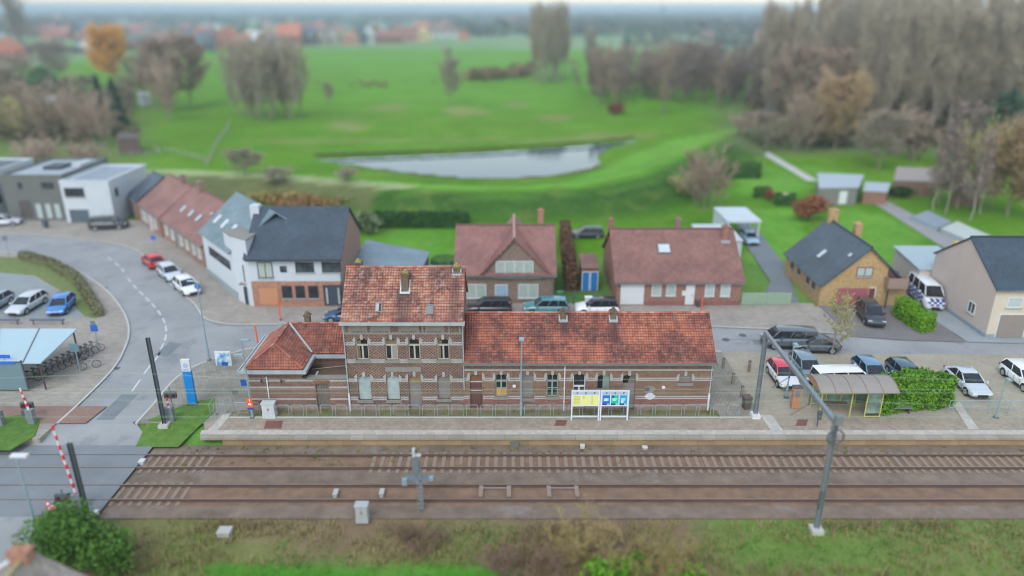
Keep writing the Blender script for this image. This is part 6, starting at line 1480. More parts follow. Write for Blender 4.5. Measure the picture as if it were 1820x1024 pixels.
for yy in (42.5, 39.05): mb = MB(); mb.tube([(18.1, yy, 6.72), (18.1, yy, 5.9)], .05, 6); mb.tube([(18.1, yy, 5.95), (17.2, yy + .3, 5.0)], .025, 5); mb.build('registration_arm', steel_d, t)
wirem = plain('copper_wire', S(150, 172, 140), .5, .1, 2, metal=.2)
def wire(label, pts, r=.009):
    mb = MB(); mb.tube(pts, r, 4); tag(mb.build('overhead_wire', wirem), label, 'wire', 'overhead wires')
def sag(y, z, dz, x0=-60, x1=110, n=14, step=38): return [(x0 + (x1 - x0) * k / 68, y, z - dz * (1 - (2 * (((x0 + (x1 - x0) * k / 68) - 18.1) % 43.5) / 43.5 - 1) ** 2)) for k in range(69)]
wire('thin greenish contact wire over the track nearest the platform', [(-60, 42.5, 5.05), (110, 42.5, 5.05)])
wire('second contact wire just below, over the track nearest the platform', [(-60, 42.2, 4.95), (110, 42.2, 4.95)])
wire('sagging carrier wire over the track nearest the platform', sag(42.5, 6.3, .7), .009)
wire('thin contact wire over the sunken track', [(-60, 39.05, 5.05), (110, 39.05, 5.05)])
wire('sagging carrier wire over the sunken track', sag(39.05, 6.3, .7), .009)
# signal
t = thing('railway_signal', 'grey railway signal post with small platform seen from behind', 'signal', (-5.6, 37.4, -.6), 0, None, world=True)
mb = MB(); mb.box(-5.68, -5.5, 37.33, 37.5, -.6, 2.4); mb.build('post', steel_l, t); mb = MB(); mb.box(-6.0, -5.62, 37.2, 37.45, 2.2, 3.4); hd = mb.build('signal_head', plain('blue_grey_signal', S(104, 116, 124), .6, .1), t)
mb = MB(); mb.box(-5.95, -5.82, 37.15, 37.45, 3.4, 3.9); mb.box(-5.82, -5.45, 37.25, 37.4, 3.4, 3.5); mb.build('top_bracket', plain('pale_bracket', S(186, 192, 196), .5, .06), hd)
mb = MB(); mb.box(-6.5, -4.7, 37.1, 37.6, 1.77, 1.83); mb.build('service_platform', plain('blue_grey_signal', S(104, 116, 124)), t)
mb = MB(); mb.box(-6.65, -6.35, 37.0, 37.25, 1.5, 1.9); mb.box(-5.0, -4.75, 37.0, 37.25, 1.84, 2.05); mb.build('junction_box', polem, t)
mb = MB()
for s in (-.17, .17): mb.tube([(-5.6 + s, 37.1, -.5), (-5.6 + s, 37.1, 1.75)], .02, 5)
for k in range(7): mb.tube([(-5.77, 37.1, -.2 + k * .3), (-5.43, 37.1, -.2 + k * .3)], .015, 4)
mb.build('ladder', steel_l, t)
# ------------------------------------------------------------------ passenger shelter
yelm = plain('yellow_frame_paint', S(184, 176, 96), .5, .08); tint = glass('greenish_glass', (.16, .24, .2), .1)
a = G(1455, 742); b_ = G(1562, 742); x0_, x1_ = a[0], b_[0]; y0_ = a[1]; y1_ = y0_ + 1.7
t = thing('passenger_shelter', 'platform shelter with curved translucent roof and yellow frame', 'shelter', ((x0_ + x1_) / 2, y0_, 0), 0, None, world=True)
mb = MB(); n = 8; prof = [(y0_ - .5 + 2.9 * k / n, 2.05 + .75 * math.sin(PI * (.12 + .76 * k / n)) ) for k in range(n + 1)]
for (ya, za), (yb_, zb2) in zip(prof, prof[1:]):
    mb.quad((x0_ - .4, ya, za), (x1_ + .9, ya, za), (x1_ + .9, yb_, zb2), (x0_ - .4, yb_, zb2)); mb.quad((x0_ - .4, yb_, zb2 - .04), (x1_ + .9, yb_, zb2 - .04), (x1_ + .9, ya, za - .04), (x0_ - .4, ya, za - .04))
rf = mb.build('roof', plain('milky_roof_sheet', S(142, 134, 128), .5, .1, 1), t, True)
for k in range(6):
    x = x0_ - .4 + (x1_ - x0_ + 1.3) * k / 5; mb = MB(); mb.tube([(x, ya, za + .01) for ya, za in prof], .03, 5); mb.build('roof_rib', plain('brown_rib', S(140, 112, 104), .6, .1), rf)
mb = MB(); mb.ngon([(x0_ - .41, ya, za) for ya, za in prof][::-1]); mb.build('end_panel', plain('orange_brown_panel', S(176, 128, 96), .6, .1), t)
for k in range(5):
    x = x0_ + (x1_ - x0_) * k / 4
    for yy in ((y0_, y1_) if k in (0, 2, 3, 4) else (y1_,)): mb = MB(); mb.box(x - .04, x + .04, yy - .04, yy + .04, 0, 2.15); mb.build('post', yelm, t)
for k in range(4):
    x = x0_ + (x1_ - x0_) * k / 4; xb_ = x0_ + (x1_ - x0_) * (k + 1) / 4; mb = MB(); mb.box(x + .05, xb_ - .05, y1_ - .01, y1_ + .01, .25, 2.0); pn = mb.build('glass_panel', tint, t)
    mb = MB(); mb.box(x + .04, xb_ - .04, y1_ - .035, y1_ - .011, 1.0, 1.08); mb.box(x + .04, xb_ - .04, y1_ - .03, y1_ - .011, .2, .26); mb.build('rail', yelm, pn)
mb = MB(); mb.box(x0_ + (x1_ - x0_) * .75 + .05, x1_ - .05, y0_ - .01, y0_ + .01, .35, 2.0); mb.build('glass_panel', tint, t); mb = MB(); mb.box(x0_ + (x1_ - x0_) * .75 + .04, x1_ - .04, y0_ - .03, y0_ - .011, .05, .13); mb.build('rail', yelm, t)
mb = MB(); mb.box(x0_ + .4, x0_ + 2.6, y1_ - .55, y1_ - .1, .42, .48); mb.build('bench', wood, t)
# benches by the hedge, bin, railing
x, y_ = G(1597, 733); t = thing('platform_bench', 'grey metal bench before the clipped green hedge', 'bench', (x, y_, 0), 0, None, world=True)
mb = MB(); mb.box(x - .9, x + .9, y_ - .2, y_ + .2, .42, .47); mb.build('seat', steel_l, t); mb = MB(); mb.box(x - .9, x + .9, y_ + .2, y_ + .25, .5, .95); mb.build('backrest', steel_l, t)
for s in (-.7, .7): mb = MB(); mb.box(x + s - .04, x + s + .04, y_ - .18, y_ + .2, 0, .42); mb.build('leg', steel_d, t)
x, y_ = G(1452, 758); t = thing('litter_bin', 'slim dark litter bin on a post beside the shelter', 'bin', (x, y_, 0), 0, None, world=True)
mb = MB(); mb.tube([(x, y_, 0), (x, y_, 1.3)], .04, 6); mb.build('post', steel_d, t); mb = MB(); mb.tube([(x, y_ - .12, .7), (x, y_ - .12, 1.3)], .16, 10, .18); mb.build('bucket', steel_d, t)
x, y_ = G(1770, 744); t = thing('platform_railing', 'pale blue railing along the back of the platform by the parking bays', 'railing', (x, y_, 0), 0, None, world=True)
for k in range(9): mb = MB(); mb.tube([(x - 3.2 + k * 1.5, y_ + .7, 0), (x - 3.2 + k * 1.5, y_ + .7, 1.1)], .03, 6); mb.build('post', polem, t)
for z in (.55, 1.1): mb = MB(); mb.tube([(x - 3.2, y_ + .7, z), (x + 8.8, y_ + .7, z)], .025, 6); mb.build('rail', polem, t)
lamp('pale lamp post at the railing by the parking bays', 1770, 742, 3.2, (0, -.25), (.3, .4), .05)
# ------------------------------------------------------------------ bike shelter with bikes
t = thing('bike_shelter', 'open bike shelter with pale glass roof on dark posts', 'bike shelter', (-39, 57, 0), 0, None, world=True)
# roof corners from the photograph, at 2.6 m
c = [G(-60, 645, 2.5), G(72, 645, 2.5), G(137, 585, 2.7), G(-60, 585, 2.7)]
mb = MB(); roof_slab(mb, [(c[0][0], c[0][1], 2.5), (c[1][0], c[1][1], 2.5), (c[2][0], c[2][1], 2.75), (c[3][0], c[3][1], 2.75)], .1); rf = mb.build('roof', plain('pale_glass_roof', S(166, 190, 200), .15, .05, .6), t)
for f in (.3, .66):
    p0 = Vector((*c[0], 2.53)).lerp(Vector((*c[1], 2.53)), f + .1); p1 = Vector((*c[3], 2.78)).lerp(Vector((*c[2], 2.78)), f); mb = MB(); mb.tube([p0, p1], .05, 5); mb.build('glazing_bar', greym, rf)
for q_ in (c[1], c[2], ((c[1][0] + c[0][0]) / 2, c[1][1]), ((c[2][0] + c[3][0]) / 2, c[2][1])): mb = MB(); qx, qy = q_[0] - .25, q_[1] + (.2 if q_[1] < 55 else -.2); mb.tube([(qx, qy, -.05), (qx, qy, 2.5)], .07, 8); mb.build('post', plain('plum_post', S(84, 66, 76), .6, .08), t)
x, y_ = G(20, 695); t = thing('glass_screen', 'grey glass wind screen with blue strip under the bike shelter roof', 'screen', (x, y_, 0), 0, None, world=True)
mb = MB(); mb.box(x - 2.6, x + 1.35, y_ - .03, y_ + .03, .2, 2.5); mb.build('pane', plain('grey_screen', S(110, 134, 142), .15, .06, .6), t)
mb = MB(); mb.box(x - 2.7, x + 1.45, y_ - .05, y_ + .05, .05, .2); mb.box(x + 1.35, x + 1.45, y_ - .05, y_ + .05, .2, 2.7); mb.box(x - 2.6, x + 1.35, y_ - .045, y_ + .045, 2.5, 2.6); mb.build('frame', steel_d, t); mb = MB(); mb.box(x - 2.4, x + .9, y_ - .07, y_ - .047, 2.4, 2.62); mb.build('header', bright, t)
for k in range(2):
    x, y_ = G([88, 8][k], 577); t = thing('car_park_rail', ['dark bar barrier between car park and bike shelter', 'dark bar barrier at the far end of the bike shelter'][k], 'bar barrier', (x, y_, 0), 0, 'bar barriers of the car park', world=True)
    mb = MB(); mb.tube([(x - 1.75, y_, .5), (x + 1.5, y_, .5)], .12, 8); mb.build('bar', plain('plum_bar', S(92, 92, 116), .6, .06), t)
    for s in (-1.5, 1.3): mb = MB(); mb.tube([(x + s, y_, 0), (x + s, y_, .5)], .06, 6); mb.build('post', steel_d, t)
def bike(label, x, y, rz, col):
    t = thing('bicycle', label, 'bicycle', (x, y, 0), rz, 'bicycles under the bike shelter'); fmx = plain('bike_' + '_'.join(str(int(v_ * 99)) for v_ in col), col, .4, .05)
    for xx in (-.52, .52):
        mb = MB(); mb.ring((xx, 0, .35), .33, .022, 'y', 18, 5)
        for k in range(6): mb.tube([(xx, 0, .35), (xx + .32 * math.cos(k * PI / 3), 0, .35 + .32 * math.sin(k * PI / 3))], .006, 3)
        mb.build('wheel', tyre, t)
    mb = MB(); bb = (-.08, 0, .3); hd = (.38, 0, .85); st_ = (-.2, 0, .85)
    for p, q_ in ((bb, hd), (bb, st_), (st_, hd), ((-.52, 0, .35), bb), ((-.52, 0, .35), st_), ((.52, 0, .35), (.36, 0, .95))): mb.tube([p, q_], .02, 6)
    mb.build('frame', fmx, t); mb = MB(); mb.box(-.36, -.1, -.07, .07, .92, .98); mb.tube([(-.21, 0, .84), (-.23, 0, .93)], .015, 5); mb.build('saddle', trim_m, t)
    mb = MB(); mb.tube([(.3, -.28, 1.0), (.36, 0, .98), (.3, .28, 1.0)], .016, 5); mb.build('handlebar', trim_m, t)
bcol = [S(60, 62, 66), S(90, 92, 96), S(40, 44, 50), S(120, 122, 126), S(70, 60, 60), S(96, 104, 110), S(50, 56, 64)]
for k in range(12):
    f = k / 11; x = -38.6 + f * 2.2; y_ = 53.0 + f * 5.6
    bike('bicycle in the dense row under the bike shelter', x - .6, y_, .12 + R.uniform(-.1, .1), bcol[k % 7])
bike('bicycle with pale basket leaning at the open end of the bike row', -35.6, 55.2, .5, S(170, 172, 172)); 
[o for o in bpy.data.objects if o.get('label', '').startswith('bicycle with pale')][0]['group'] = 'single bicycle'

def wheelie(label, px, py, z, mat, name='wheelie_bin', h=1.05):
    x, y = G(px, py, z); t = thing(name, label, 'bin', (x, y, z), R.uniform(-.2, .2)); mb = MB(); w = .28
    for k in range(4): pass
    lo = [(-w * .8, -w * .8, .05), (w * .8, -w * .8, .05), (w * .8, w * .8, .05), (-w * .8, w * .8, .05)]; hi = [(-w, -w, h * .9), (w, -w, h * .9), (w, w, h * .9), (-w, w, h * .9)]
    for k in range(4): j = (k + 1) % 4; mb.quad(lo[k], lo[j], hi[j], hi[k])
    mb.quad(*lo[::-1]); mb.build('body', mat, t); mb = MB(); mb.box(-w - .03, w + .03, -w - .03, w + .05, h * .9, h); mb.build('lid', mat, t)
    for s in (-.2, .2): mb = MB(); mb.tube([(s - .03, w * .8, .1), (s + .03, w * .8, .1)], .1, 10); mb.build('wheel', trim_m, t)
wheelie('green wheelie bin behind the wire fence by the teal car', 995, 535, 0, plain('bin_green', S(64, 140, 84), .5, .06))
wheelie('yellow bin on the paving behind the pinkish house', 1698, 444, -.1, plain('bin_yellow', S(226, 196, 60), .5, .06))
wheelie('dark bin on the verge before the dark grey house', 82, 405, 0, steel_d)
wheelie('small dark bin against the long brick house between door and window', 1242, 545, 0, steel_d, 'planter_tub', .6)
wheelie('dark round-looking bin at the platform end beside the hoops', 1326, 726, 0, plain('brown_bin', S(96, 84, 80), .7, .08))
x, y = G(1412, 724); t = thing('ticket_machine', 'slim orange ticket machine at the shelter end of the platform', 'machine', (x, y, 0), 0, None, world=True); mb = MB(); mb.box(x - .3, x + .3, y - .2, y + .2, 0, 1.75); mb.build('body', MATS['orange_brown_panel'], t); mb = MB(); mb.box(x - .2, x + .2, y - .21, y - .2, 1.0, 1.5); mb.build('screen', sgrey, t); mb = MB(); mb.box(x - .34, x + .34, y - .3, y + .24, 1.75, 1.82); mb.build('hood', steel_d, t)
# ------------------------------------------------------------------ fences, walls, hedges
def slat_fence(name, label, pts, h, mat, cat='fence', panel=True, group=None, step=2.0, th=.03):
    t = thing(name, label, cat, (pts[0][0], pts[0][1], 0), 0, group, world=True)
    for a, b_ in zip(pts, pts[1:]):
        a, b_ = Vector(a), Vector(b_); n = max(1, round((b_ - a).length / step))
        for k in range(n):
            p, q = a.lerp(b_, k / n), a.lerp(b_, (k + 1) / n); d = (q - p).normalized(); nn_ = Vector((-d.y, d.x)) * th; mb = MB()
            p2, q2 = p + d * .06, q - d * .06
            if panel: mb.prism([tuple(p2 - nn_), tuple(q2 - nn_), tuple(q2 + nn_), tuple(p2 + nn_)], .05, h - .05)
            else:
                for z in (h * .45, h - .08): mb.tube([(p2.x, p2.y, z), (q2.x, q2.y, z)], .035, 5)
                for j in range(9): w_ = p2.lerp(q2, j / 8); mb.tube([(w_.x, w_.y, .05), (w_.x, w_.y, h - .05)], .012, 4)
            mb.build('panel', mat, t)
            mb = MB(); mb.box(p.x - .05, p.x + .05, p.y - .05, p.y + .05, -.25, h); mb.build('post', mat, t)
    return t
slat_fence('wire_fence', 'dark green wire mesh fence between the brown brick house and long brick house', [(4.4, 69.6), (10.2, 69.4)], 1.5, plain('green_fence', S(66, 96, 84), .6, .1), panel=False)
slat_fence('panel_gate', 'pale green double gate beside the long brick house', [(23.5, 69.4), (28.6, 69.4)], 1.4, plain('pale_green_gate', S(140, 162, 140), .7, .1), 'gate', step=2.5)
slat_fence('garden_wall', 'brown concrete panel wall between the yellow house and white annex', [(40.4, 72.4), (42.4, 75.4)], 1.6, plain('brown_panel', S(140, 104, 92), .85, .12))
wfence = plain('silvery_rail', S(150, 152, 140), .85, .12)
def rail_fence(label, pts, group='wooden rail fences on the meadow'):
    t = thing('rail_fence', label, 'fence', (0, 0, 0), 0, group, world=True)
    for a, b_ in zip(pts, pts[1:]):
        a, b_ = Vector(a), Vector(b_); n = max(1, round((b_ - a).length / 2.5))
        for k in range(n):
            p, q = a.lerp(b_, k / n), a.lerp(b_, (k + 1) / n); z = gz(p.x, p.y); z2 = gz(q.x, q.y)
            mb = MB(); mb.box(p.x - .07, p.x + .07, p.y - .07, p.y + .07, z - .2, z + 1.2); mb.build('post', wfence, t)
            for h in (.5, 1.0): mb = MB(); mb.tube([(p.x, p.y, z + h), (q.x, q.y, z2 + h)], .05, 4); mb.build('rail', wfence, t)
rail_fence('grey rail fence around the timber viewing hut', [G(208, 275, .3), G(285, 272, .3), G(275, 262, .3)])
rail_fence('grey rail fence climbing the meadow from the levee path', [G(366, 285, 1), G(385, 258), G(410, 220)])
rail_fence('grey rail fence on the levee path between hut and meadow gate', [G(292, 266, .3), G(330, 274, .3), G(372, 280, 1)])
# leafy masses ------------------------------------------------------
def leaf_quad(mb, c, s, rnd):
    d = Vector((rnd.gauss(0, 1), rnd.gauss(0, 1), rnd.gauss(0, 1))).normalized(); u = d.orthogonal().normalized(); v_ = d.cross(u)
    a = rnd.uniform(0, 6.28); u, v_ = u * math.cos(a) + v_ * math.sin(a), v_ * math.cos(a) - u * math.sin(a)
    mb.quad(c - u * s - v_ * s * .5, c + u * s - v_ * s * .5, c + u * s * .8 + v_ * s * .5, c - u * s * .8 + v_ * s * .5)
def hedge(name, label, poly, z0, h, mat, leaf=.09, dens=60, cat='hedge', core=None, seed=1, group=None, wob=0.0):
    """clipped hedge: an inner block bristling with leaves on every face"""
    rnd = random.Random(seed); t = thing(name, label, cat, (poly[0][0], poly[0][1], z0), 0, group, world=True); mb = MB()
    c = Vector((sum(p[0] for p in poly) / len(poly), sum(p[1] for p in poly) / len(poly)))
    inn = [tuple(Vector(p) + (c - Vector(p)).normalized() * (.12 + wob * .7)) for p in poly]
    mb.prism(inn, z0, z0 + h - .1 - wob * .7)
    def W(q):
        if not wob: return q
        k = 1 + wob * .16 * mnoise.noise(q * .9) / .5; d = q - Vector((c.x, c.y, z0))
        return Vector((c.x + d.x * k, c.y + d.y * k, z0 + d.z * (1 + wob * .55 * mnoise.noise(Vector((q.x * .8, q.y * .8, 5))))))
    n = len(poly)
    for k in range(n):
        a, b_ = Vector(poly[k]), Vector(poly[(k + 1) % n]); L = (b_ - a).length
        for _ in range(int(L * h * dens)):
            q = a.lerp(b_, rnd.random()); leaf_quad(mb, W(Vector((q.x + rnd.gauss(0, .07), q.y + rnd.gauss(0, .07), z0 + rnd.random() * h))), leaf * rnd.uniform(.7, 1.4), rnd)
    xs = [p[0] for p in poly]; ys = [p[1] for p in poly]; area = (max(xs) - min(xs)) * (max(ys) - min(ys))
    for _ in range(int(area * dens)):
        x, y = rnd.uniform(min(xs), max(xs)), rnd.uniform(min(ys), max(ys))
        if inside(x, y, poly): leaf_quad(mb, W(Vector((x, y, z0 + h + rnd.gauss(-.03, .07)))), leaf * rnd.uniform(.7, 1.4), rnd)
    mb.build('foliage', mat, t); return t
hd_dark = foliage('dark_hedge', S(34, 66, 32), S(74, 112, 52), 1.2); hd_lime = foliage('lime_hedge', S(78, 128, 24), S(128, 172, 44), 1.2); hd_mid = foliage('mid_hedge', S(76, 124, 32), S(128, 172, 52), 1.2); hd_brown = foliage('brown_hedge', S(92, 68, 54), S(142, 108, 84), 1.2); hd_red = foliage('copper_bush', S(110, 66, 50), S(160, 104, 78), 1.2)
hedge('clipped_hedge', 'big bright green block hedge beside the passenger shelter', [G(1556, 736), G(1682, 728), G(1690, 712), G(1640, 696), G(1560, 700)], 0, 2.0, hd_mid, .095, 130, seed=3, wob=.8)
hedge('clipped_hedge', 'lime green stepped hedge along the drive of the chequered van', [G(1586, 560), G(1604, 556), G(1630, 572), G(1612, 578)], 0, 1.9, hd_lime, .08, 110, seed=4, wob=.25)
hedge('clipped_hedge', 'lower lime green hedge continuing towards the street', [G(1612, 578.5), G(1630, 572.5), G(1660, 586), G(1638, 594)], 0, 1.6, hd_lime, .08, 110, seed=5, wob=.25)
hedge('conifer_hedge', 'tall rusty brown conifer hedge between two gardens', [G(1006, 520, -.2), G(1024, 520, -.2), G(1010, 424, -.2), G(996, 424, -.2)], -.2, 2.6, hd_brown, .16, 30, seed=6)
hedge('clipped_hedge', 'long dark garden hedge at the foot of the levee', [G(668, 406, -.2), G(832, 406, -.2), G(832, 399, -.2), G(668, 399, -.2)], -.2, 1.9, hd_dark, .16, 30, seed=7)
hedge('clipped_hedge', 'dark block hedge standing alone on the lawn beyond the carports', [G(1285, 318, -.2), G(1350, 318, -.2), G(1350, 309, -.2), G(1285, 309, -.2)], -.2, 2.2, hd_dark, .2, 25, seed=8)
hedge('clipped_hedge', 'curved green hedge at the levee foot where gardens begin', [G(1238, 305, -.2), G(1252, 305, -.2), G(1262, 262, -.2), G(1248, 262, -.2)], -.2, 2.0, hd_mid, .2, 20, seed=9)
hedge('low_hedge', 'low dark hedge beside the open white carport', [G(1340, 352, -.2), G(1368, 352, -.2), G(1368, 345, -.2), G(1340, 345, -.2)], -.2, 1.3, hd_dark, .16, 25, seed=10)
hedge('low_hedge', 'small dark hedge around the pale garden stone', [G(1378, 366, -.2), G(1412, 366, -.2), G(1412, 356, -.2), G(1378, 356, -.2)], -.2, 1.2, hd_dark, .16, 25, seed=11)
hedge('low_hedge', 'low dull hedge along the inner kerb of the bend', [G(*p) for p in ((32, 457), (50, 456), (95, 468), (140, 492), (160, 520), (184, 562), (172, 564), (146, 524), (128, 500), (88, 476), (45, 464))], 0, .75, foliage('dull_hedge', S(96, 98, 70), S(130, 128, 90), 1.2), .1, 40, seed=12)
x, y_ = G(1395, 358, -.2); t = thing('garden_stone', 'pale rounded garden stone before the small dark hedge', 'stone', (x, y_, -.2)); mb = MB()
bm = bmesh.new(); bmesh.ops.create_icosphere(bm, subdivisions=3, radius=1)
for v_ in bm.verts: v_.co *= 1 + .2 * mnoise.noise(v_.co * 1.4); v_.co.x *= .8; v_.co.y *= .6; v_.co.z = max(-.1, v_.co.z * .9 + .5)
me = bpy.data.meshes.new('stone'); bm.to_mesh(me); bm.free(); me.materials.append(plain('pale_stone', S(196, 186, 160), .9, .12)); o = bpy.data.objects.new('stone', me); C.objects.link(o); o.parent = t
def bush(name, label, px, py, w, h, mat, n=900, leaf=.14, z=-.2, d=None, seed=1, cat='bush', group=None, loc=None):
    rnd = random.Random(seed); x, y = loc or G(px, py, z); t = thing(name, label, cat, (x, y, z), 0, group)
    mb = MB(); d = d or w; lobes = [(Vector((rnd.uniform(-.28, .28) * w, rnd.uniform(-.28, .28) * d, h * rnd.uniform(.35, .72))), rnd.uniform(.28, .42)) for _ in range(9)]
    for _ in range(n):
        c, s = rnd.choice(lobes); q = Vector((rnd.gauss(0, 1), rnd.gauss(0, 1), rnd.gauss(0, 1))).normalized() * (rnd.random() ** .4)
        p = c + Vector((q.x * s * w, q.y * s * d, q.z * s * h * .95)); p.z = max(.05, p.z); leaf_quad(mb, p, leaf * rnd.uniform(.6, 1.4), rnd)
    mb.build('foliage', mat, t); mb = MB()
    for c, s in lobes: mb.tube([(0, 0, 0), tuple(c * .5), tuple(c)], .05, 5, .02)
    mb.build('stem', plain('bark', S(124, 110, 96), .9, .2, 3), t); return t
gb = foliage('glossy_bush', S(44, 82, 34), S(110, 150, 66), .9)
bush('evergreen_bush', 'big round glossy green bush beside the crossing road', 0, 0, 4.3, 3.3, gb, 9000, .085, -.5, 4.2, 21, loc=(-24.4, 33.0))
bush('evergreen_bush', 'smaller dark green bush hugging the big round one', 0, 0, 2.6, 2.2, gb, 3000, .085, -.5, 2.4, 22, loc=(-22.3, 32.2))
bush('copper_bush', 'copper brown bush between the grey shed and the yellow house', 1436, 392, 5.0, 3.8, hd_red, 1500, .2, -.2, 4.5, 23)
bush('garden_bush', 'grey-green bush in the corner of the white house garden', 655, 417, 4.0, 3.2, foliage('grey_green', S(92, 110, 78), S(128, 140, 104), 1), 900, .2, -.2, 3, 24)
bush('garden_bush', 'rusty orange bush behind the ridge of the white corner house', 560, 372, 14, 2.2, foliage('rusty_scrub', S(132, 104, 72), S(160, 124, 88), 1), 900, .22, -.2, 4, 25)
bush('garden_bush', 'yellowish green bush behind the turret of the white corner house', 500, 366, 9, 2.2, foliage('yellow_scrub', S(140, 132, 68), S(170, 150, 90), 1), 900, .25, -.2, 4, 26)
bush('garden_bush', 'dark green shrub beside the slate shed near the birches', 1600, 352, 3.5, 1.8, hd_dark, 500, .2, -.2, 3, 27)
bush('garden_bush', 'rust coloured round bush at the edge of the alder scrub', 1096, 203, 5, 4.0, hd_red, 700, .3, -.2, 5, 28)
bush('garden_bush', 'tiny red bush on the lawn by the pale stone', 1366, 357, 1.5, 2.0, hd_red, 200, .2, -.2, 1.5, 29)
# ------------------------------------------------------------------ trees
def bare_tree_meshes(seed, h, w, style, twig_w=.035, n1=16, n2=8, n3=9):
    rnd = random.Random(seed); tr = MB(); tw = MB()
    def twig(p, d, L, wd):
        d = d.normalized(); s = d.cross(Vector((rnd.gauss(0, 1), rnd.gauss(0, 1), rnd.gauss(0, 1)))).normalized() * wd
        e = p + d * L + Vector((0, 0, L * .12)); tw.tri(p - s, p + s, e)
    stems = 1 if style not in ('shrub', 'alder') else (9 if style == 'shrub' else 3)
    for s_ in range(stems):
        base = Vector((0, 0, 0)) if stems == 1 else Vector((rnd.uniform(-.3, .3) * w, rnd.uniform(-.3, .3) * w, 0))
        lean = Vector((rnd.gauss(0, .03), rnd.gauss(0, .03), 1)) if stems == 1 else Vector((base.x * .5 / w * 1.2, base.y * .5 / w * 1.2, 1))
        hh = h * (1 if stems == 1 else rnd.uniform(.78, 1)); r0 = h * (.016 if style != 'birch' else .009) if stems == 1 else h * .009
        n = 7; pts = [base]; 
        for k in range(n): pts.append(base + lean * hh * (k + 1) / n * .97 + Vector((rnd.gauss(0, .012), rnd.gauss(0, .012), 0)) * h)
        tr.tube(pts, r0, 6, r0 * .12)
        cb = {'poplar': .12, 'round': .22, 'shrub': .12, 'alder': .15, 'spread': .18, 'birch': .22}[style]
        for i in range(n1 if stems == 1 else max(5, n1 // stems + 2)):
            f = cb + (1 - cb) * ((i + rnd.random()) / (n1 if stems == 1 else max(5, n1 // stems + 2))); f = min(f, .97)
            k = f * n; a = int(k); p = pts[a].lerp(pts[min(a + 1, n)], k - a); th = rnd.uniform(0, 6.283)
            if style == 'poplar': up, L = 3.2, w * .5 * (1.15 - .55 * f) * rnd.uniform(.8, 1.25) * 2.0
            elif style in ('round', 'spread'): up, L = (.35 + .9 * f), w * .55 * math.sqrt(max(.08, 1 - (2 * (f - cb) / (1 - cb) - .85) ** 2 * .75)) * rnd.uniform(.75, 1.1)
            elif style == 'birch': up, L = .9, w * .5 * (1.1 - .6 * f) * rnd.uniform(.8, 1.1)
            else: up, L = 1.3, w * .4 * rnd.uniform(.7, 1.2)
            d = Vector((math.cos(th), math.sin(th), up)).normalized(); q1 = p + d * L * .5; q2 = q1 + (d + Vector((0, 0, .35 if style != 'birch' else -.1))).normalized() * L * .5
            rb = r0 * .32 * (1 - .6 * f); tr.tube([p, q1, q2], rb, 4, rb * .2, False)
            for j in range(n2):
                g = .2 + .8 * (j + rnd.random()) / n2; pp = p.lerp(q1, g * 2) if g < .5 else q1.lerp(q2, g * 2 - 1)
                d2 = (d * .8 + Vector((rnd.gauss(0, .6 if style != 'poplar' else .4), rnd.gauss(0, .6 if style != 'poplar' else .4), rnd.gauss({'birch': 0, 'poplar': .7}.get(style, .3), .4)))).normalized(); L2 = L * .38 * rnd.uniform(.6, 1.1)
                ee = pp + d2 * L2; twig(pp, d2, L2, twig_w * 1.3)
                for m_ in range(n3):
                    p3 = pp.lerp(ee, rnd.uniform(.1, 1)); d3 = (d2 + Vector((rnd.gauss(0, .7), rnd.gauss(0, .7), rnd.gauss(.2, .5)))).normalized(); twig(p3, d3, L2 * rnd.uniform(.35, .75), twig_w)
    return tr, tw
PROTO = {}
def proto(key, seed, h, w, style, barkm, twigm, **k):
    tr, tw = bare_tree_meshes(seed, h, w, style, **k)
    a = tr.build('trunk', barkm); b_ = tw.build('crown', twigm); me1, me2 = a.data, b_.data
    bpy.data.objects.remove(a); bpy.data.objects.remove(b_); PROTO[key] = (me1, me2, h, w)
def tree(key, label, px, py, ptop, wpx, group=None, name='bare_tree', cat='tree', z=None, loc=None, hw=None):
    me1, me2, h, w = PROTO[key]
    if loc is None:
        x, y = G(px, py, -.2); z_ = gz(x, y); zt = P(px, ptop, y)[1]; hh = max(2, zt - z_); d = y * math.cos(PITCH) + CAMH * math.sin(PITCH); ww = wpx * d / F
    else: (x, y), (hh, ww) = loc, hw; z_ = gz(x, y)
    t = thing(name, label, cat, (x, y, z_ - .1), R.uniform(0, 6.28), group)
    t.scale = (ww / w, ww / w, hh / h)
    for nm, me in (('trunk', me1), ('crown', me2)): o = bpy.data.objects.new(nm, me); C.objects.link(o); o.parent = t
    return t
bark = plain('bark_grey', S(142, 132, 120), .95, .2, 1); bark_d = plain('bark_brown', S(122, 108, 98), .95, .2, 1); birchb = plain('birch_bark', S(168, 160, 152), .8, .25, 4)
tg_grey = foliage('grey_twigs', S(146, 134, 120), S(174, 162, 146), .3); tg_pink = foliage('pinkish_twigs', S(152, 132, 118), S(180, 158, 142), .3); tg_olive = foliage('olive_twigs', S(152, 141, 124), S(180, 168, 148), .3); tg_or = foliage('orange_twigs', S(206, 150, 60), S(228, 176, 88), .3); tg_purple = foliage('purple_twigs', S(132, 115, 110), S(160, 141, 134), .3); tg_tan = foliage('tan_twigs', S(156, 132, 100), S(186, 160, 126), .3); tg_yel = foliage('yellow_green_twigs', S(160, 154, 106), S(188, 180, 130), .5)
for k in range(3): proto('poplar%d' % k, 40 + k, 26, 8, 'poplar', bark, tg_olive if k != 1 else tg_grey, twig_w=.05, n1=38, n2=10, n3=11)
for k in range(3): proto('alder%d' % k, 50 + k, 14, 7, 'alder', bark_d, tg_purple if k != 1 else tg_pink, twig_w=.055, n1=44, n2=10, n3=11)
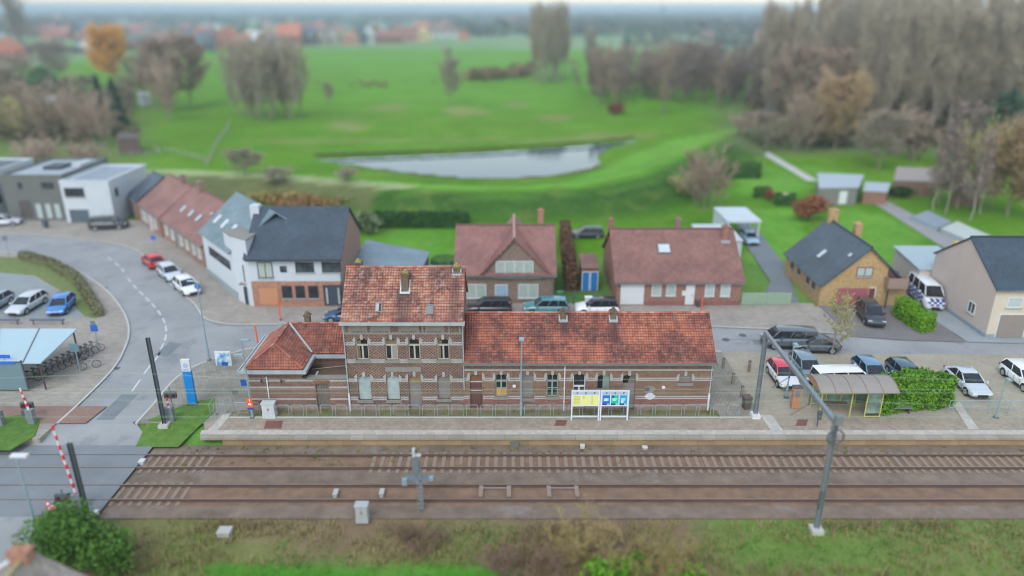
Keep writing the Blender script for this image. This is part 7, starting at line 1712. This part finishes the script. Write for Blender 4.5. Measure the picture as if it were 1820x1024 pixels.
for k in range(2): proto('pink%d' % k, 60 + k, 18, 12, 'round', bark, tg_pink, twig_w=.06, n1=60, n2=12, n3=14)
for k in range(2): proto('grey%d' % k, 64 + k, 14, 10, 'round', bark, tg_grey, twig_w=.045, n1=48, n2=11, n3=12)
proto('orange', 70, 15, 17, 'spread', bark_d, tg_or, twig_w=.1, n1=80, n2=13, n3=14); proto('tan0', 72, 13, 13, 'spread', bark, tg_tan, twig_w=.06, n1=72, n2=13, n3=13)
proto('shrub0', 74, 15, 16, 'shrub', bark, tg_grey, twig_w=.055, n1=96, n2=10, n3=10); proto('shrub1', 75, 8, 12, 'shrub', bark, tg_pink, twig_w=.045, n1=60, n2=9, n3=9); proto('shrub2', 77, 8, 10, 'shrub', bark, tg_yel, twig_w=.05, n1=70, n2=9, n3=9)
proto('birch', 78, 13, 6, 'birch', birchb, tg_purple, twig_w=.05, n1=40, n2=10, n3=10); proto('young', 79, 7, 4.5, 'round', bark, tg_yel, twig_w=.03, n1=26, n2=8, n3=9)
# copse of poplars on the far meadow
for k in range(17):
    px = 950 + (k % 6) * 10.5 + R.uniform(-4, 4); py = 139 + (k // 6) * 5 + R.uniform(-2, 2)
    tree('poplar%d' % (k % 3), 'tall olive brown poplar in the tight copse on the bright meadow', px, py, 26 + R.uniform(-4, 10), 26, 'poplar copse on the meadow', 'poplar_tree')
# plantation wood
n_ = 0
for row in range(8):
    py = 246 - row * 14.5
    for k in range(19 if row < 7 else 16):
        px = 1375 + row * -6 + k * (25 + row * .3) + R.uniform(-13, 13)
        if px < 1332 or px > 1900 or (row < 2 and px < 1510): continue
        x, y = G(px, py + R.uniform(-5, 5)); top = P(px, R.uniform(0, 26) + (26 if px < 1420 else 0), y)[1]
        if row < 3: top = min(top, R.uniform(22, 28))
        tree('poplar%d' % R.randrange(3), 'tall bare poplar in the plantation wood', 0, 0, 0, 0, 'poplars of the plantation wood', 'poplar_tree', loc=(x, y), hw=(max(18, min(top, 32)), R.uniform(5.5, 8)))
        n_ += 1
for k in range(54):
    px = 1042 + k * 5.8 + R.uniform(-5, 5); py = 172 + R.uniform(-16, 20); tree('alder%d' % R.randrange(3), 'bare purplish alder in the scrub band beside the meadow', px, py, 88 + R.uniform(-10, 22), 40, 'alders of the scrub band', 'alder_tree')
for k, (px, py, pt, w, kk, lab) in enumerate([
    (1395, 232, 92, 95, 'pink0', 'broad pinkish bare tree before the poplar plantation'), (1470, 236, 100, 95, 'pink1', 'second pinkish bare tree, partly behind the tan one'),
    (1482, 268, 155, 105, 'tan0', 'rounded tan-brown bare tree above the garden path'), (1420, 270, 196, 90, 'shrub1', 'low pinkish shrub tree at the end of the garden path'),
    (1320, 262, 214, 60, 'shrub1', 'small pinkish shrub behind the block hedge'), (1360, 268, 205, 70, 'grey0', 'grey bare tree at the far corner of the lawns'),
    (1790, 385, 248, 130, 'tan0', 'big tan-orange tree at the lower edge of the birches'), (1735, 372, 262, 80, 'shrub2', 'yellow-green shrub tree below the tan-orange one'),
    (1820, 330, 205, 110, 'grey1', 'grey bare tree beside the dark conifer'), (1690, 300, 190, 100, 'alder0', 'purplish bare tree rising behind the birches'),
    (1560, 300, 205, 110, 'grey1', 'thin grey bare tree behind the timber garden house'), (1640, 290, 200, 100, 'alder1', 'pinkish bare tree behind the timber garden house'),
    (1255, 372, 300, 100, 'shrub1', 'pinkish shrub tree on the levee foot by the carports'), (1225, 350, 318, 70, 'shrub2', 'greenish shrub on the levee foot by the carports'),
    (474, 212, 96, 78, 'shrub0', 'dense grey-brown willow clump on the meadow, the taller half'), (520, 208, 108, 66, 'shrub0', 'dense grey-brown willow clump on the meadow, the lower half'), (437, 205, 108, 60, 'shrub0', 'grey-brown willow clump at the meadow fence'),
    (800, 186, 112, 52, 'grey0', 'lone rounded bare tree in the middle of the meadow'), (205, 152, 68, 78, 'orange', 'bright orange-twigged willow by the village'),
    (300, 200, 80, 95, 'pink0', 'tall pinkish bare tree at the meadow edge'), (340, 190, 72, 90, 'pink1', 'pinkish bare tree nearest the bright field'), (262, 190, 104, 90, 'grey1', 'grey bare tree beside the orange willow'), (298, 214, 140, 60, 'shrub1', 'small pinkish shrub tree on the meadow slope'),
    (110, 255, 180, 150, 'shrub1', 'wide pinkish thicket before the pink shed'), (165, 262, 196, 90, 'shrub1', 'pinkish thicket next to the conifers'), (60, 250, 190, 110, 'shrub2', 'yellowish thicket beside the pinkish one'), (20, 240, 130, 80, 'grey0', 'grey bare tree over the yellowish thicket'),
    (95, 150, 80, 85, 'grey1', 'grey bare tree before the white gabled house'), (40, 160, 104, 80, 'grey0', 'grey bare tree by the orange roofed barn'), (70, 300, 262, 110, 'shrub1', 'low brown scrub behind the dark cube house'), (150, 300, 268, 90, 'shrub1', 'low brown scrub behind the white cube house'),
    (500, 352, 300, 70, 'grey0', 'thin bare tree on the levee slope above the terrace'), (440, 340, 268, 80, 'grey1', 'taller thin bare tree on the levee slope above the terrace'), (620, 352, 322, 50, 'grey0', 'small bare tree on the levee slope by the white corner house'),
    (456, 214, 112, 70, 'shrub0', 'dense grey-brown willow clump on the meadow, filling the middle'), (498, 213, 100, 74, 'shrub0', 'dense grey-brown willow clump on the meadow, before the taller half'), (585, 186, 150, 26, 'grey1', 'thin hazy bare tree on the meadow fence line'), (797, 118, 86, 22, 'grey0', 'small bare tree at the kink of the far field edge'), (1050, 130, 60, 50, 'poplar1', 'slim bare tree behind the alder scrub'), (1175, 205, 76, 34, 'alder1', 'slim pinkish bare tree standing before the alder scrub'),
    (40, 96, -20, 70, 'poplar1', 'huge hazy bare tree at the far village edge')]):
    tree(kk, lab, px, py, pt, w, None)
for k, (px, py) in enumerate(((1658, 375), (1680, 380), (1700, 372), (1724, 392), (1742, 380), (1668, 362))):
    tree('birch', 'white-stemmed bare birch in the row beside the timber garden house', px, py, 235 + R.uniform(-10, 30), 55, 'birches by the garden house', 'birch_tree')
tree('young', 'small yellowish bare tree on the kerb between the parked cars', 1478, 634, 528, 78, None, 'young_tree')
def conifer(label, px, py, ptop, wpx, mat, seed, group=None, cone=True):
    rnd = random.Random(seed); x, y = G(px, py, -.2); z = gz(x, y); h = P(px, ptop, y)[1] - z; w = wpx * (y * math.cos(PITCH) + CAMH * math.sin(PITCH)) / F
    t = thing('conifer_tree', label, 'tree', (x, y, z - .1), 0, group); mb = MB(); mb.tube([(0, 0, 0), (0, 0, h * .95)], h * .02, 6, .03); mb.build('trunk', bark_d, t); mb = MB()
    for _ in range(1500):
        f = rnd.random() ** 1.3; a = rnd.uniform(0, 6.283); r = w / 2 * ((1 - f) ** .8 if cone else math.sqrt(max(.02, 1 - (2 * f - .9) ** 2 * .9))) * (rnd.random() ** .45) * (1 + .25 * math.sin(f * 40 + a * 3))
        leaf_quad(mb, Vector((r * math.cos(a), r * math.sin(a), .05 * h + f * h * .95 - r * .15)), .035 * h * rnd.uniform(.6, 1.3), rnd)
    mb.build('crown', mat, t)
cf = foliage('conifer_needles', S(34, 60, 44), S(72, 96, 72), .6); cf2 = foliage('evergreen_leaves', S(44, 74, 50), S(78, 104, 72), .6)
conifer('slim dark conifer, the shorter of the pair by the thicket', 184, 215, 134, 24, cf, 1); conifer('slim dark conifer, the taller of the pair by the thicket', 212, 226, 140, 36, cf, 2)
conifer('dark broad evergreen near the pink shed', 82, 176, 118, 52, cf2, 3, cone=False); conifer('dark evergreen at the edge of the thicket, before grey trees', 4, 200, 120, 40, cf2, 4, cone=False)
conifer('dark green leaning conifer among the bare trees by the birches', 1775, 276, 160, 80, cf, 5, cone=False); conifer('dark bluish evergreen in the hazy village row', 370, 92, 62, 22, cf2, 6, cone=False); conifer('dark green evergreen shrub below the broad evergreen', 150, 192, 158, 60, foliage('dull_evergreen', S(72, 90, 56), S(104, 116, 76), .6), 7, cone=False)
# rough growth on the bank in front
rg = foliage('rough_grass', S(122, 118, 70), S(162, 148, 104), .35); rg2 = foliage('green_rough_grass', S(70, 118, 34), S(122, 156, 66), .35); rg3 = foliage('bramble_stems', S(104, 84, 68), S(146, 122, 96), .5)
def tufts(name, label, mat, n, fn, hmin, hmax, wd, seed):
    rnd = random.Random(seed); mb = MB(); k = 0
    while k < n:
        x, y = rnd.uniform(-22, 40), rnd.uniform(25.5, 36.9)
        if abs(x) > y * .95 + 4 or not fn(x, y, rnd): k += .2; continue
        k += 1
        for _ in range(5):
            p = Vector((x + rnd.gauss(0, .14), y + rnd.gauss(0, .14), gz(x, y) - .05)); a = rnd.uniform(0, 6.28); h = rnd.uniform(hmin, hmax); d = Vector((math.cos(a), math.sin(a), 0)); s = Vector((-d.y, d.x, 0)) * wd
            m_ = p + d * h * .2 + Vector((0, 0, h * .6)); mb.quad(p - s, p + s, m_ + s * .7, m_ - s * .7); mb.tri(m_ - s * .7, m_ + s * .7, m_ + d * h * .35 + Vector((0, 0, h * .35)))
    o = mb.build(name, mat); tag(o, label, None, None, 'stuff'); return o
nz = lambda x, y, s, o: mnoise.noise(Vector((x * s, y * s * 1.6, o)))
edge_ok = lambda x, y: y < 36.4 + .5 * nz(x, y, .5, 2) and not (-17 < x < .5 and y < 32.6)
lawn_ok = lambda x, y: y < 36.4 + .5 * nz(x, y, .5, 2)
tufts('rough_grass', 'yellowish rough grass on the bank before the tracks', rg, 5200, lambda x, y, r: edge_ok(x, y) and nz(x, y, .25, 1) > -.2 and r.random() < (.85 if x < 12 else .6), .15, .5, .025, 1)
tufts('green_grass', 'fresh green grass on the bank before the tracks', rg2, 4600, lambda x, y, r: lawn_ok(x, y) and ((x > 10 and nz(x, y, .3, 17) > -.25) or nz(x, y, .2, 7) > .1 or (y < 32.5 and x < .5)), .08, .3, .025, 2)
tufts('bramble_growth', 'brown bramble growth on the bank before the tracks', rg3, 2600, lambda x, y, r: edge_ok(x, y) and (nz(x, y, .16, 12) > .12 or (1.5 < x < 7.5 and y < 35.2)), .3, .9, .014, 3)
proto('scrub', 90, 2.6, 4.4, 'shrub', bark, foliage('straw_twigs', S(140, 126, 78), S(172, 154, 108), 1), twig_w=.012, n1=40, n2=9, n3=9); proto('scrub2', 91, 2.4, 4.0, 'shrub', bark_d, foliage('brown_twigs', S(112, 92, 78), S(146, 120, 102), 1), twig_w=.012, n1=40, n2=9, n3=9)
tree('scrub', 'straggly straw-coloured bare shrub on the bank near the sunken track', 0, 0, 0, 0, None, 'bare_shrub', 'shrub', loc=(4.6, 33.0), hw=(1.8, 5.0)); tree('scrub', 'straw-coloured bare shrub mixed with green shoots at the lower edge', 0, 0, 0, 0, None, 'bare_shrub', 'shrub', loc=(8.3, 31.2), hw=(1.7, 4.2))
tree('scrub2', 'brown tangled bramble shrub beside the bright lawn', 0, 0, 0, 0, None, 'bare_shrub', 'shrub', loc=(.8, 32.0), hw=(1.5, 4.5)); tree('scrub2', 'brown tangled shrub on the bank below the signal post', 0, 0, 0, 0, None, 'bare_shrub', 'shrub', loc=(-5.2, 34.6), hw=(1.0, 3.0))
bush('green_shoots', 'fresh green leafy shoots inside the straw-coloured shrub', 0, 0, 3.6, 1.9, hd_mid, 500, .13, -.5, 2.0, 31, loc=(5.8, 31.2)); bush('green_shoots', 'fresh green leafy shrub between the straw-coloured ones', 0, 0, 2.0, 1.5, hd_mid, 350, .12, -.5, 1.6, 32, loc=(9.2, 30.8))
mb = MB(); rnd = random.Random(5)
for _ in range(420):
    x = rnd.uniform(-24, 40); y = rnd.choice([rnd.uniform(43.6, 44.4), rnd.uniform(41.9, 43.1), rnd.uniform(47.45, 48.3)]); z = -.65 if y < 46 else .02
    if y < 43.3 and x > -8 and rnd.random() < .8: continue
    if y < 46 and x > 8 and rnd.random() < .6: continue
    if y > 47 and x > 15.4: continue
    for _ in range(6):
        a = rnd.uniform(0, 6.28); h = rnd.uniform(.08, .25); d = Vector((math.cos(a), math.sin(a), 0)); s = Vector((-d.y, d.x, 0)) * .03; p = Vector((x + rnd.gauss(0, .12), y + rnd.gauss(0, .08), z))
        mb.tri(p - s, p + s, p + d * h * .6 + Vector((0, 0, h)))
tag(mb.build('weeds', foliage('weeds', S(78, 104, 36), S(150, 144, 64), 1)), 'low green and yellow weeds along the tracks and the station wall', None, None, 'stuff')
# ------------------------------------------------------------------ the village and the far country
bkf = {}
def far_house(label, px, py, wpx, hpx, wallc, roofc, along='x', group='houses at the edge of the far field', win=True, loc=None, dims=None):
    if loc is None:
        x, y = G(px, py, 0); d = y * math.cos(PITCH) + CAMH * math.sin(PITCH); w = wpx * 1.15 * d / F; h = hpx * 1.15 * d / F
    else: (x, y), (w, h) = loc, dims
    wm = plain('far_wall_%d_%d_%d' % wallc, S(*wallc), .9, .08, .3); rm = plain('far_roof_%d_%d_%d' % roofc, S(*roofc), .8, .12, .4)
    dp = min(w * .8, 12); t = thing('village_house', label, 'house', (x - w / 2, y, 0), R.uniform(-.12, .12), group)
    ev, rg_ = h * .5, h
    mb = MB()
    if along == 'x':
        for xx in (0, w): mb.ngon([(xx, 0, -.5), (xx, dp, -.5), (xx, dp, ev), (xx, dp / 2, rg_ - .2), (xx, 0, ev)])
        mb.quad((0, 0, -.5), (w, 0, -.5), (w, 0, ev), (0, 0, ev)); mb.quad((w, dp, -.5), (0, dp, -.5), (0, dp, ev), (w, dp, ev))
    else:
        for yy in (0, dp): mb.ngon([(0, yy, -.5), (w, yy, -.5), (w, yy, ev), (w / 2, yy, rg_ - .2), (0, yy, ev)])
        mb.quad((0, dp, -.5), (0, 0, -.5), (0, 0, ev), (0, dp, ev)); mb.quad((w, 0, -.5), (w, dp, -.5), (w, dp, ev), (w, 0, ev))
    mb.build('wall', wm, t); mb = MB()
    if along == 'x': roof_slab(mb, [(-.3, -.4, ev - .2), (w + .3, -.4, ev - .2), (w + .3, dp / 2, rg_), (-.3, dp / 2, rg_)]); roof_slab(mb, [(w + .3, dp + .4, ev - .2), (-.3, dp + .4, ev - .2), (-.3, dp / 2, rg_), (w + .3, dp / 2, rg_)])
    else: roof_slab(mb, [(-.4, dp + .3, ev - .2), (-.4, -.3, ev - .2), (w / 2, -.3, rg_), (w / 2, dp + .3, rg_)]); roof_slab(mb, [(w + .4, -.3, ev - .2), (w + .4, dp + .3, ev - .2), (w / 2, dp + .3, rg_), (w / 2, -.3, rg_)])
    r = mb.build('roof', rm, t); mb = MB(); mb.box(w * .7, w * .7 + .8, dp * .5, dp * .5 + .8, rg_ * .7, rg_ * 1.12); mb.build('chimney', wm, r)
    if win:
        for f in (.14, .42, .7):
            mb = MB(); mb.box(w * f, w * (f + .16), -.06, -.01, ev * .35, ev * .8); mb.build('window', pane_s, t)
    return t
RED, DRED, BRN, WHT, GRY, ORG, SLT, PNK = (164, 104, 92), (142, 94, 86), (130, 104, 96), (206, 208, 208), (120, 116, 114), (184, 112, 88), (92, 104, 118), (190, 136, 120)
row = [(362, 92, 24, 28, SLT, SLT, 'x', 'dark house with slate roof at the end of the field row'), (402, 87, 34, 32, RED, ORG, 'y', 'big red brick house with bright orange roof in the field row'), (428, 88, 24, 24, RED, RED, 'x', 'red brick wing beside the bright orange roof'), (452, 84, 22, 24, GRY, WHT, 'x', 'grey house with pale roof in the field row'), (466, 86, 18, 20, BRN, SLT, 'y', 'narrow brown gabled house beside the white cube in the field row'), (484, 84, 18, 18, WHT, SLT, 'x', 'white cube-like house in the field row'), (514, 82, 36, 32, RED, ORG, 'x', 'wide house with vivid orange roof before the white cube house'), (545, 81, 24, 26, (110, 84, 88), SLT, 'x', 'dark plum house beside the vivid orange roof'), (570, 80, 20, 24, (170, 160, 146), SLT, 'y', 'pale gabled house, first of the pair'), (590, 79, 20, 24, (176, 168, 156), SLT, 'y', 'pale gabled house, second of the pair'), (622, 79, 26, 22, PNK, RED, 'y', 'salmon pink gabled house in the field row'), (642, 77, 22, 26, SLT, SLT, 'y', 'blue-black gabled house next to the salmon one'), (656, 77, 18, 28, (200, 204, 206), (80, 92, 104), 'y', 'white and black steep gabled house in the field row'), (690, 77, 44, 20, DRED, DRED, 'x', 'long low dark red house in the field row'), (725, 75, 30, 22, PNK, DRED, 'x', 'pinkish house with dull red roof behind hedges'), (752, 72, 22, 22, (214, 190, 140), BRN, 'y', 'cream yellow gabled house at the end of the row'), (790, 66, 40, 14, WHT, BRN, 'x', 'long white-walled house near the kink of the field'), (868, 56, 30, 16, GRY, SLT, 'x', 'hazy grey house beyond the tall copse'), (910, 52, 26, 18, (206, 160, 120), BRN, 'x', 'hazy tan house beside the tall copse')]
for px, py, w, h, wc, rc, al, lab in row: far_house(lab, px, py, w, h, wc, rc, al)
near = [(4, 108, 40, 32, ORG, ORG, 'y', 'orange barn roof at the edge of the near village'), (40, 95, 40, 12, WHT, GRY, 'x', 'low white house behind the orange barn'), (80, 92, 30, 14, GRY, SLT, 'x', 'grey roofed house before the green field'), (152, 96, 30, 20, WHT, WHT, 'y', 'white steep gabled house beside the orange willow'), (172, 90, 26, 16, SLT, SLT, 'x', 'dark slate roof behind the white steep gable'), (245, 88, 40, 20, GRY, SLT, 'x', 'slate roofed house behind the pinkish trees'), (290, 86, 46, 26, PNK, BRN, 'x', 'broad pinkish house with brown roof behind the trees'), (322, 84, 40, 22, BRN, SLT, 'x', 'long brown house with slate roof behind the trees'), (276, 62, 34, 12, WHT, SLT, 'x', 'long pale hall with dark roof in the haze'), (230, 60, 34, 12, PNK, RED, 'x', 'row of pink gables before the pale hall'), (165, 62, 32, 12, GRY, GRY, 'x', 'grey hall among dark evergreens in the haze'), (100, 60, 24, 10, SLT, SLT, 'x', 'slate blue house in the hazy distance'), (70, 64, 26, 10, RED, RED, 'x', 'dull red house in the hazy distance'), (25, 58, 30, 14, PNK, RED, 'y', 'pink gabled house under the huge hazy tree'), (100, 44, 20, 14, PNK, PNK, 'y', 'pink tower-like house in the hazy distance')]
for px, py, w, h, wc, rc, al, lab in near: far_house(lab, px, py, w, h, wc, rc, al, 'houses of the near village')
rr = random.Random(11); cols = [RED, DRED, BRN, WHT, WHT, GRY, ORG, SLT, PNK]
for k in range(70):
    y = rr.uniform(650, 1900); x = rr.uniform(-.72, .5) * y
    if -.05 * y < x < .0: continue
    far_house('tiny hazy house scattered among distant trees', 0, 0, 0, 0, rr.choice(cols), rr.choice([RED, DRED, SLT, GRY, BRN]), rr.choice('xy'), 'tiny houses in the distance', False, (x, y), (rr.uniform(9, 18), rr.uniform(7, 10)))
for k in range(46):
    px = rr.uniform(20, 930); py = 70 - px * .012 + rr.uniform(-13, 3) - (6 if px > 760 else 0); x, y = G(px, py); far_house('hazy village house in the loose band behind the field row', 0, 0, 0, 0, rr.choice(cols), rr.choice([RED, ORG, DRED, SLT, RED, BRN]), rr.choice('xy'), 'hazy houses behind the field row', False, (x, y), (rr.uniform(11, 18), rr.uniform(8, 11)))
# church spire on the horizon
x = (1145 - 910) * 1900 / F; t = thing('church_spire', 'slim church spire breaking the hazy horizon', 'church', (x, 1780, 0)); mb = MB(); mb.box(-3, 3, -3, 3, 0, 20); mb.build('tower', plain('hazy_stone', S(110, 100, 100), .9, .1), t)
mb = MB(); mb.tube([(0, 0, 20), (0, 0, 39)], 4.0, 8, .2); mb.build('spire', plain('spire_slate', S(80, 86, 98), .8, .1), t); mb = MB(); mb.box(-10, 10, 4, 40, 0, 13); mb.build('nave', plain('hazy_stone', S(110, 100, 100)), t)
# far woods and hedgerows
def woods(name, label, mat, items, seed, faces):
    rnd = random.Random(seed); mb = MB()
    for x, y, w, h in items:
        for _ in range(faces):
            q = Vector((rnd.gauss(0, 1), rnd.gauss(0, 1), rnd.gauss(0, 1))).normalized() * rnd.random() ** .35
            p = Vector((x + q.x * w * .5, y + q.y * w * .5, max(.3, h * .55 + q.z * h * .45))); leaf_quad(mb, p, w * .16 * rnd.uniform(.6, 1.3), rnd)
    o = mb.build(name, mat); tag(o, label, None, None, 'stuff'); return o
fw1 = foliage('far_brown_wood', S(82, 80, 74), S(112, 106, 94), .02); fw2 = foliage('far_green_wood', S(58, 78, 62), S(88, 106, 82), .02)
it = []
for _ in range(5200):
    y = 800 * (10 ** rr.random()); x = rr.uniform(-.95, .95) * y
    if mnoise.noise(Vector((x * .0014, y * .0009, 4))) < (-.05 if y < 1300 else -.4): continue
    it.append((x, y, rr.uniform(14, 26) * (1 + y / 9000), rr.uniform(8, 15)))
woods('distant_woods', 'brownish woods and hedgerows fading towards the horizon', fw1, it, 1, 16)
it = []
for _ in range(500):
    y = 700 * (8 ** rr.random()); x = rr.uniform(-.95, .95) * y; it.append((x, y, rr.uniform(10, 22), rr.uniform(6, 14)))
woods('distant_evergreens', 'dark evergreen clumps in the hazy distance', fw2, it, 2, 16)
it = []
for a, b_, n in (((360, 93), (760, 74), 50), ((700, 78), (840, 66), 26), ((0, 108), (340, 96), 44), ((0, 72), (340, 66), 40), ((840, 60), (960, 56), 30), ((1000, 62), (1330, 66), 60), ((1110, 90), (1330, 88), 36)):
    for k in range(n):
        f = rr.random(); px = a[0] + (b_[0] - a[0]) * f; py = a[1] + (b_[1] - a[1]) * f - rr.uniform(5, 12); x, y = G(px, py); it.append((x, y, rr.uniform(5, 12), rr.uniform(3, 9)))
woods('village_greenery', 'garden trees and hedges between the village houses', fw1, it, 3, 22)
it = []
for a, b_, n, w, h in (((560, 152), (700, 150), 8, 2.5, 1), ((640, 150), (820, 148), 8, 2.5, 1), ((830, 142), (950, 132), 40, 6, 4), ((1100, 150), (1320, 120), 30, 6, 3)):
    for k in range(n):
        f = rr.random(); x, y = G(a[0] + (b_[0] - a[0]) * f, a[1] + (b_[1] - a[1]) * f + rr.uniform(-4, 4)); it.append((x, y, w * rr.uniform(.6, 1.3), h * rr.uniform(.6, 1.3)))
woods('meadow_scrub', 'brown reeds and low scrub along the ditch and field edges', foliage('reed_brown', S(120, 104, 76), S(150, 122, 92), .3), it, 4, 26)
it = []
for k in range(260):
    f = k / 260; i = int(f * 7); p = [(560, 279), (640, 276), (720, 273), (800, 270), (880, 266.5), (960, 261), (1040, 256), (1130, 246)]; q = f * 7 - i
    x, y = G(p[i][0] + (p[i + 1][0] - p[i][0]) * q, p[i][1] + (p[i + 1][1] - p[i][1]) * q); it.append((x, y + .2, 1.0, .55))
woods('bank_reeds', 'dark reeds on the far bank of the pond', foliage('bank_reed', S(74, 66, 48), S(104, 92, 66), .5), it, 5, 14)
it = []
for _ in range(260):
    px = rr.uniform(1335, 1840); py = rr.uniform(165, 262); x, y = G(px, py); it.append((x, y, rr.uniform(3, 6), rr.uniform(1.5, 4)))
woods('wood_undergrowth', 'brownish undergrowth below the plantation poplars', foliage('undergrowth', S(110, 96, 82), S(138, 122, 100), .2), it, 6, 26)
it = []
for _ in range(150):
    px = rr.uniform(-20, 235); py = rr.uniform(150, 255); x, y = G(px, py); it.append((x, y, rr.uniform(3, 7), rr.uniform(2, 4.5)))
woods('village_scrub', 'brownish scrub between village and meadow', foliage('scrub_mix', S(104, 100, 78), S(138, 124, 102), .2), it, 7, 30)
# trampoline and pool things behind the main roof
x, y = -7.6, 77.5; t = thing('trampoline', 'round garden trampoline with dark safety net behind the station roof', 'trampoline', (x, y, -.2)); mb = MB(); mb.ring((0, 0, .8), 1.5, .05, 'z', 24, 6); mb.build('rim', blu, t); mb = MB(); mb.ngon([(1.45 * math.cos(k * .3142), 1.45 * math.sin(k * .3142), .8) for k in range(20)]); mb.build('mat', trim_m, t)
mb = MB()
for k in range(8): a = k * PI / 4; mb.tube([(1.5 * math.cos(a), 1.5 * math.sin(a), 0), (1.5 * math.cos(a), 1.5 * math.sin(a), 2.6)], .03, 5)
mb.build('net_pole', plain('net_pole_blue', S(60, 90, 140), .5, .05), t); mb = MB()
for k in range(24):
    for z in range(9):
        a, b_ = k * PI / 12, (k + 1) * PI / 12
        mb.quad((1.48 * math.cos(a), 1.48 * math.sin(a), .85 + z * .19), (1.48 * math.cos(b_), 1.48 * math.sin(b_), .85 + z * .19), (1.48 * math.cos(b_), 1.48 * math.sin(b_), .95 + z * .19), (1.48 * math.cos(a), 1.48 * math.sin(a), .95 + z * .19))
mb.build('safety_net', plain('dark_net', S(50, 64, 62), .8, .1), t)
t = thing('paddling_pool', 'small bright blue paddling pool beside the trampoline', 'paddling pool', (-9.0, 75.6, -.2)); mb = MB(); mb.ring((0, 0, .35), .8, .18, 'z', 20, 8); mb.tube([(0, 0, .0), (0, 0, .38)], .78, 20); mb.build('basin', plain('pool_blue', S(30, 130, 220), .5, .05), t)
# ------------------------------------------------------------------ light, air, camera
SUN_EL, SUN_AZ = rad(48), rad(200)
w = bpy.data.worlds.new('World'); scene.world = w; w.use_nodes = True; nt = w.node_tree
sky = nt.nodes.new('ShaderNodeTexSky'); sky.sky_type = 'NISHITA'; sky.sun_disc = False; sky.sun_elevation = SUN_EL; sky.sun_rotation = SUN_AZ; sky.air_density = 2.4; sky.dust_density = .5; sky.ozone_density = 1.0
hs = nt.nodes.new('ShaderNodeHueSaturation'); hs.inputs['Saturation'].default_value = .5; nt.links.new(sky.outputs[0], hs.inputs['Color']); tint = nt.nodes.new('ShaderNodeMix'); tint.data_type = 'RGBA'; tint.blend_type = 'MULTIPLY'; tint.inputs[0].default_value = 1; tint.inputs[7].default_value = (.95, .99, 1.06, 1); nt.links.new(hs.outputs[0], tint.inputs[6]); nt.links.new(tint.outputs[2], nt.nodes['Background'].inputs[0]); nt.nodes['Background'].inputs[1].default_value = .15
sd = bpy.data.lights.new('sun', 'SUN'); sd.energy = .9; sd.angle = rad(25); sd.color = (1, .97, .93); so = bpy.data.objects.new('sun', sd); C.objects.link(so); so.rotation_euler = (rad(90) - SUN_EL, 0, -SUN_AZ + PI)
# direction: sun stands behind the camera, a little to one side
so.rotation_euler = Vector((-.28, -.62, -.0)).to_track_quat('Z', 'Y').to_euler()
dv = Vector((math.sin(SUN_AZ) * math.cos(SUN_EL), math.cos(SUN_AZ) * math.cos(SUN_EL), math.sin(SUN_EL))); so.rotation_euler = dv.to_track_quat('Z', 'Y').to_euler()
HAZE = True
if HAZE:
    mb = MB(); mb.box(-9500, 9500, -90, 9900, -3, 41); hz = mb.build('haze', bpy.data.materials.new('haze_air')); hz['kind'] = 'stuff'; hz['label'] = 'thin pale bluish haze over the whole plain'
    m = hz.data.materials[0]; m.use_nodes = True; nt = m.node_tree; nt.nodes.clear(); out = nt.nodes.new('ShaderNodeOutputMaterial'); pv = nt.nodes.new('ShaderNodeVolumePrincipled'); pv.inputs['Color'].default_value = (.62, .78, 1.0, 1); pv.inputs['Density'].default_value = .0005; pv.inputs['Anisotropy'].default_value = .75; nt.links.new(pv.outputs[0], out.inputs['Volume'])
cd = bpy.data.cameras.new('camera'); cam = bpy.data.objects.new('camera', cd); C.objects.link(cam); cam.location = (0, 0, CAMH); cam.rotation_euler = (rad(90) - PITCH, 0, 0)
cd.sensor_width = 36; cd.lens = 36 * F / 1820; cd.clip_end = 20000; cd.clip_start = .5
cd.dof.use_dof = True; cd.dof.focus_distance = 55.3; cd.dof.aperture_fstop = .037; cd.dof.aperture_blades = 0
scene.camera = cam
scene.view_settings.view_transform = 'Standard'; scene.view_settings.look = 'None'; scene.view_settings.exposure = 0.6; scene.view_settings.gamma = 1
scene.render.engine = 'CYCLES'; scene.cycles.use_denoising = True; scene.cycles.max_bounces = 5; scene.cycles.diffuse_bounces = 3; scene.cycles.volume_bounces = 1; scene.cycles.transparent_max_bounces = 8
scene.cycles.filter_width = 1.1; scene.cycles.caustics_reflective = False; scene.cycles.caustics_refractive = False
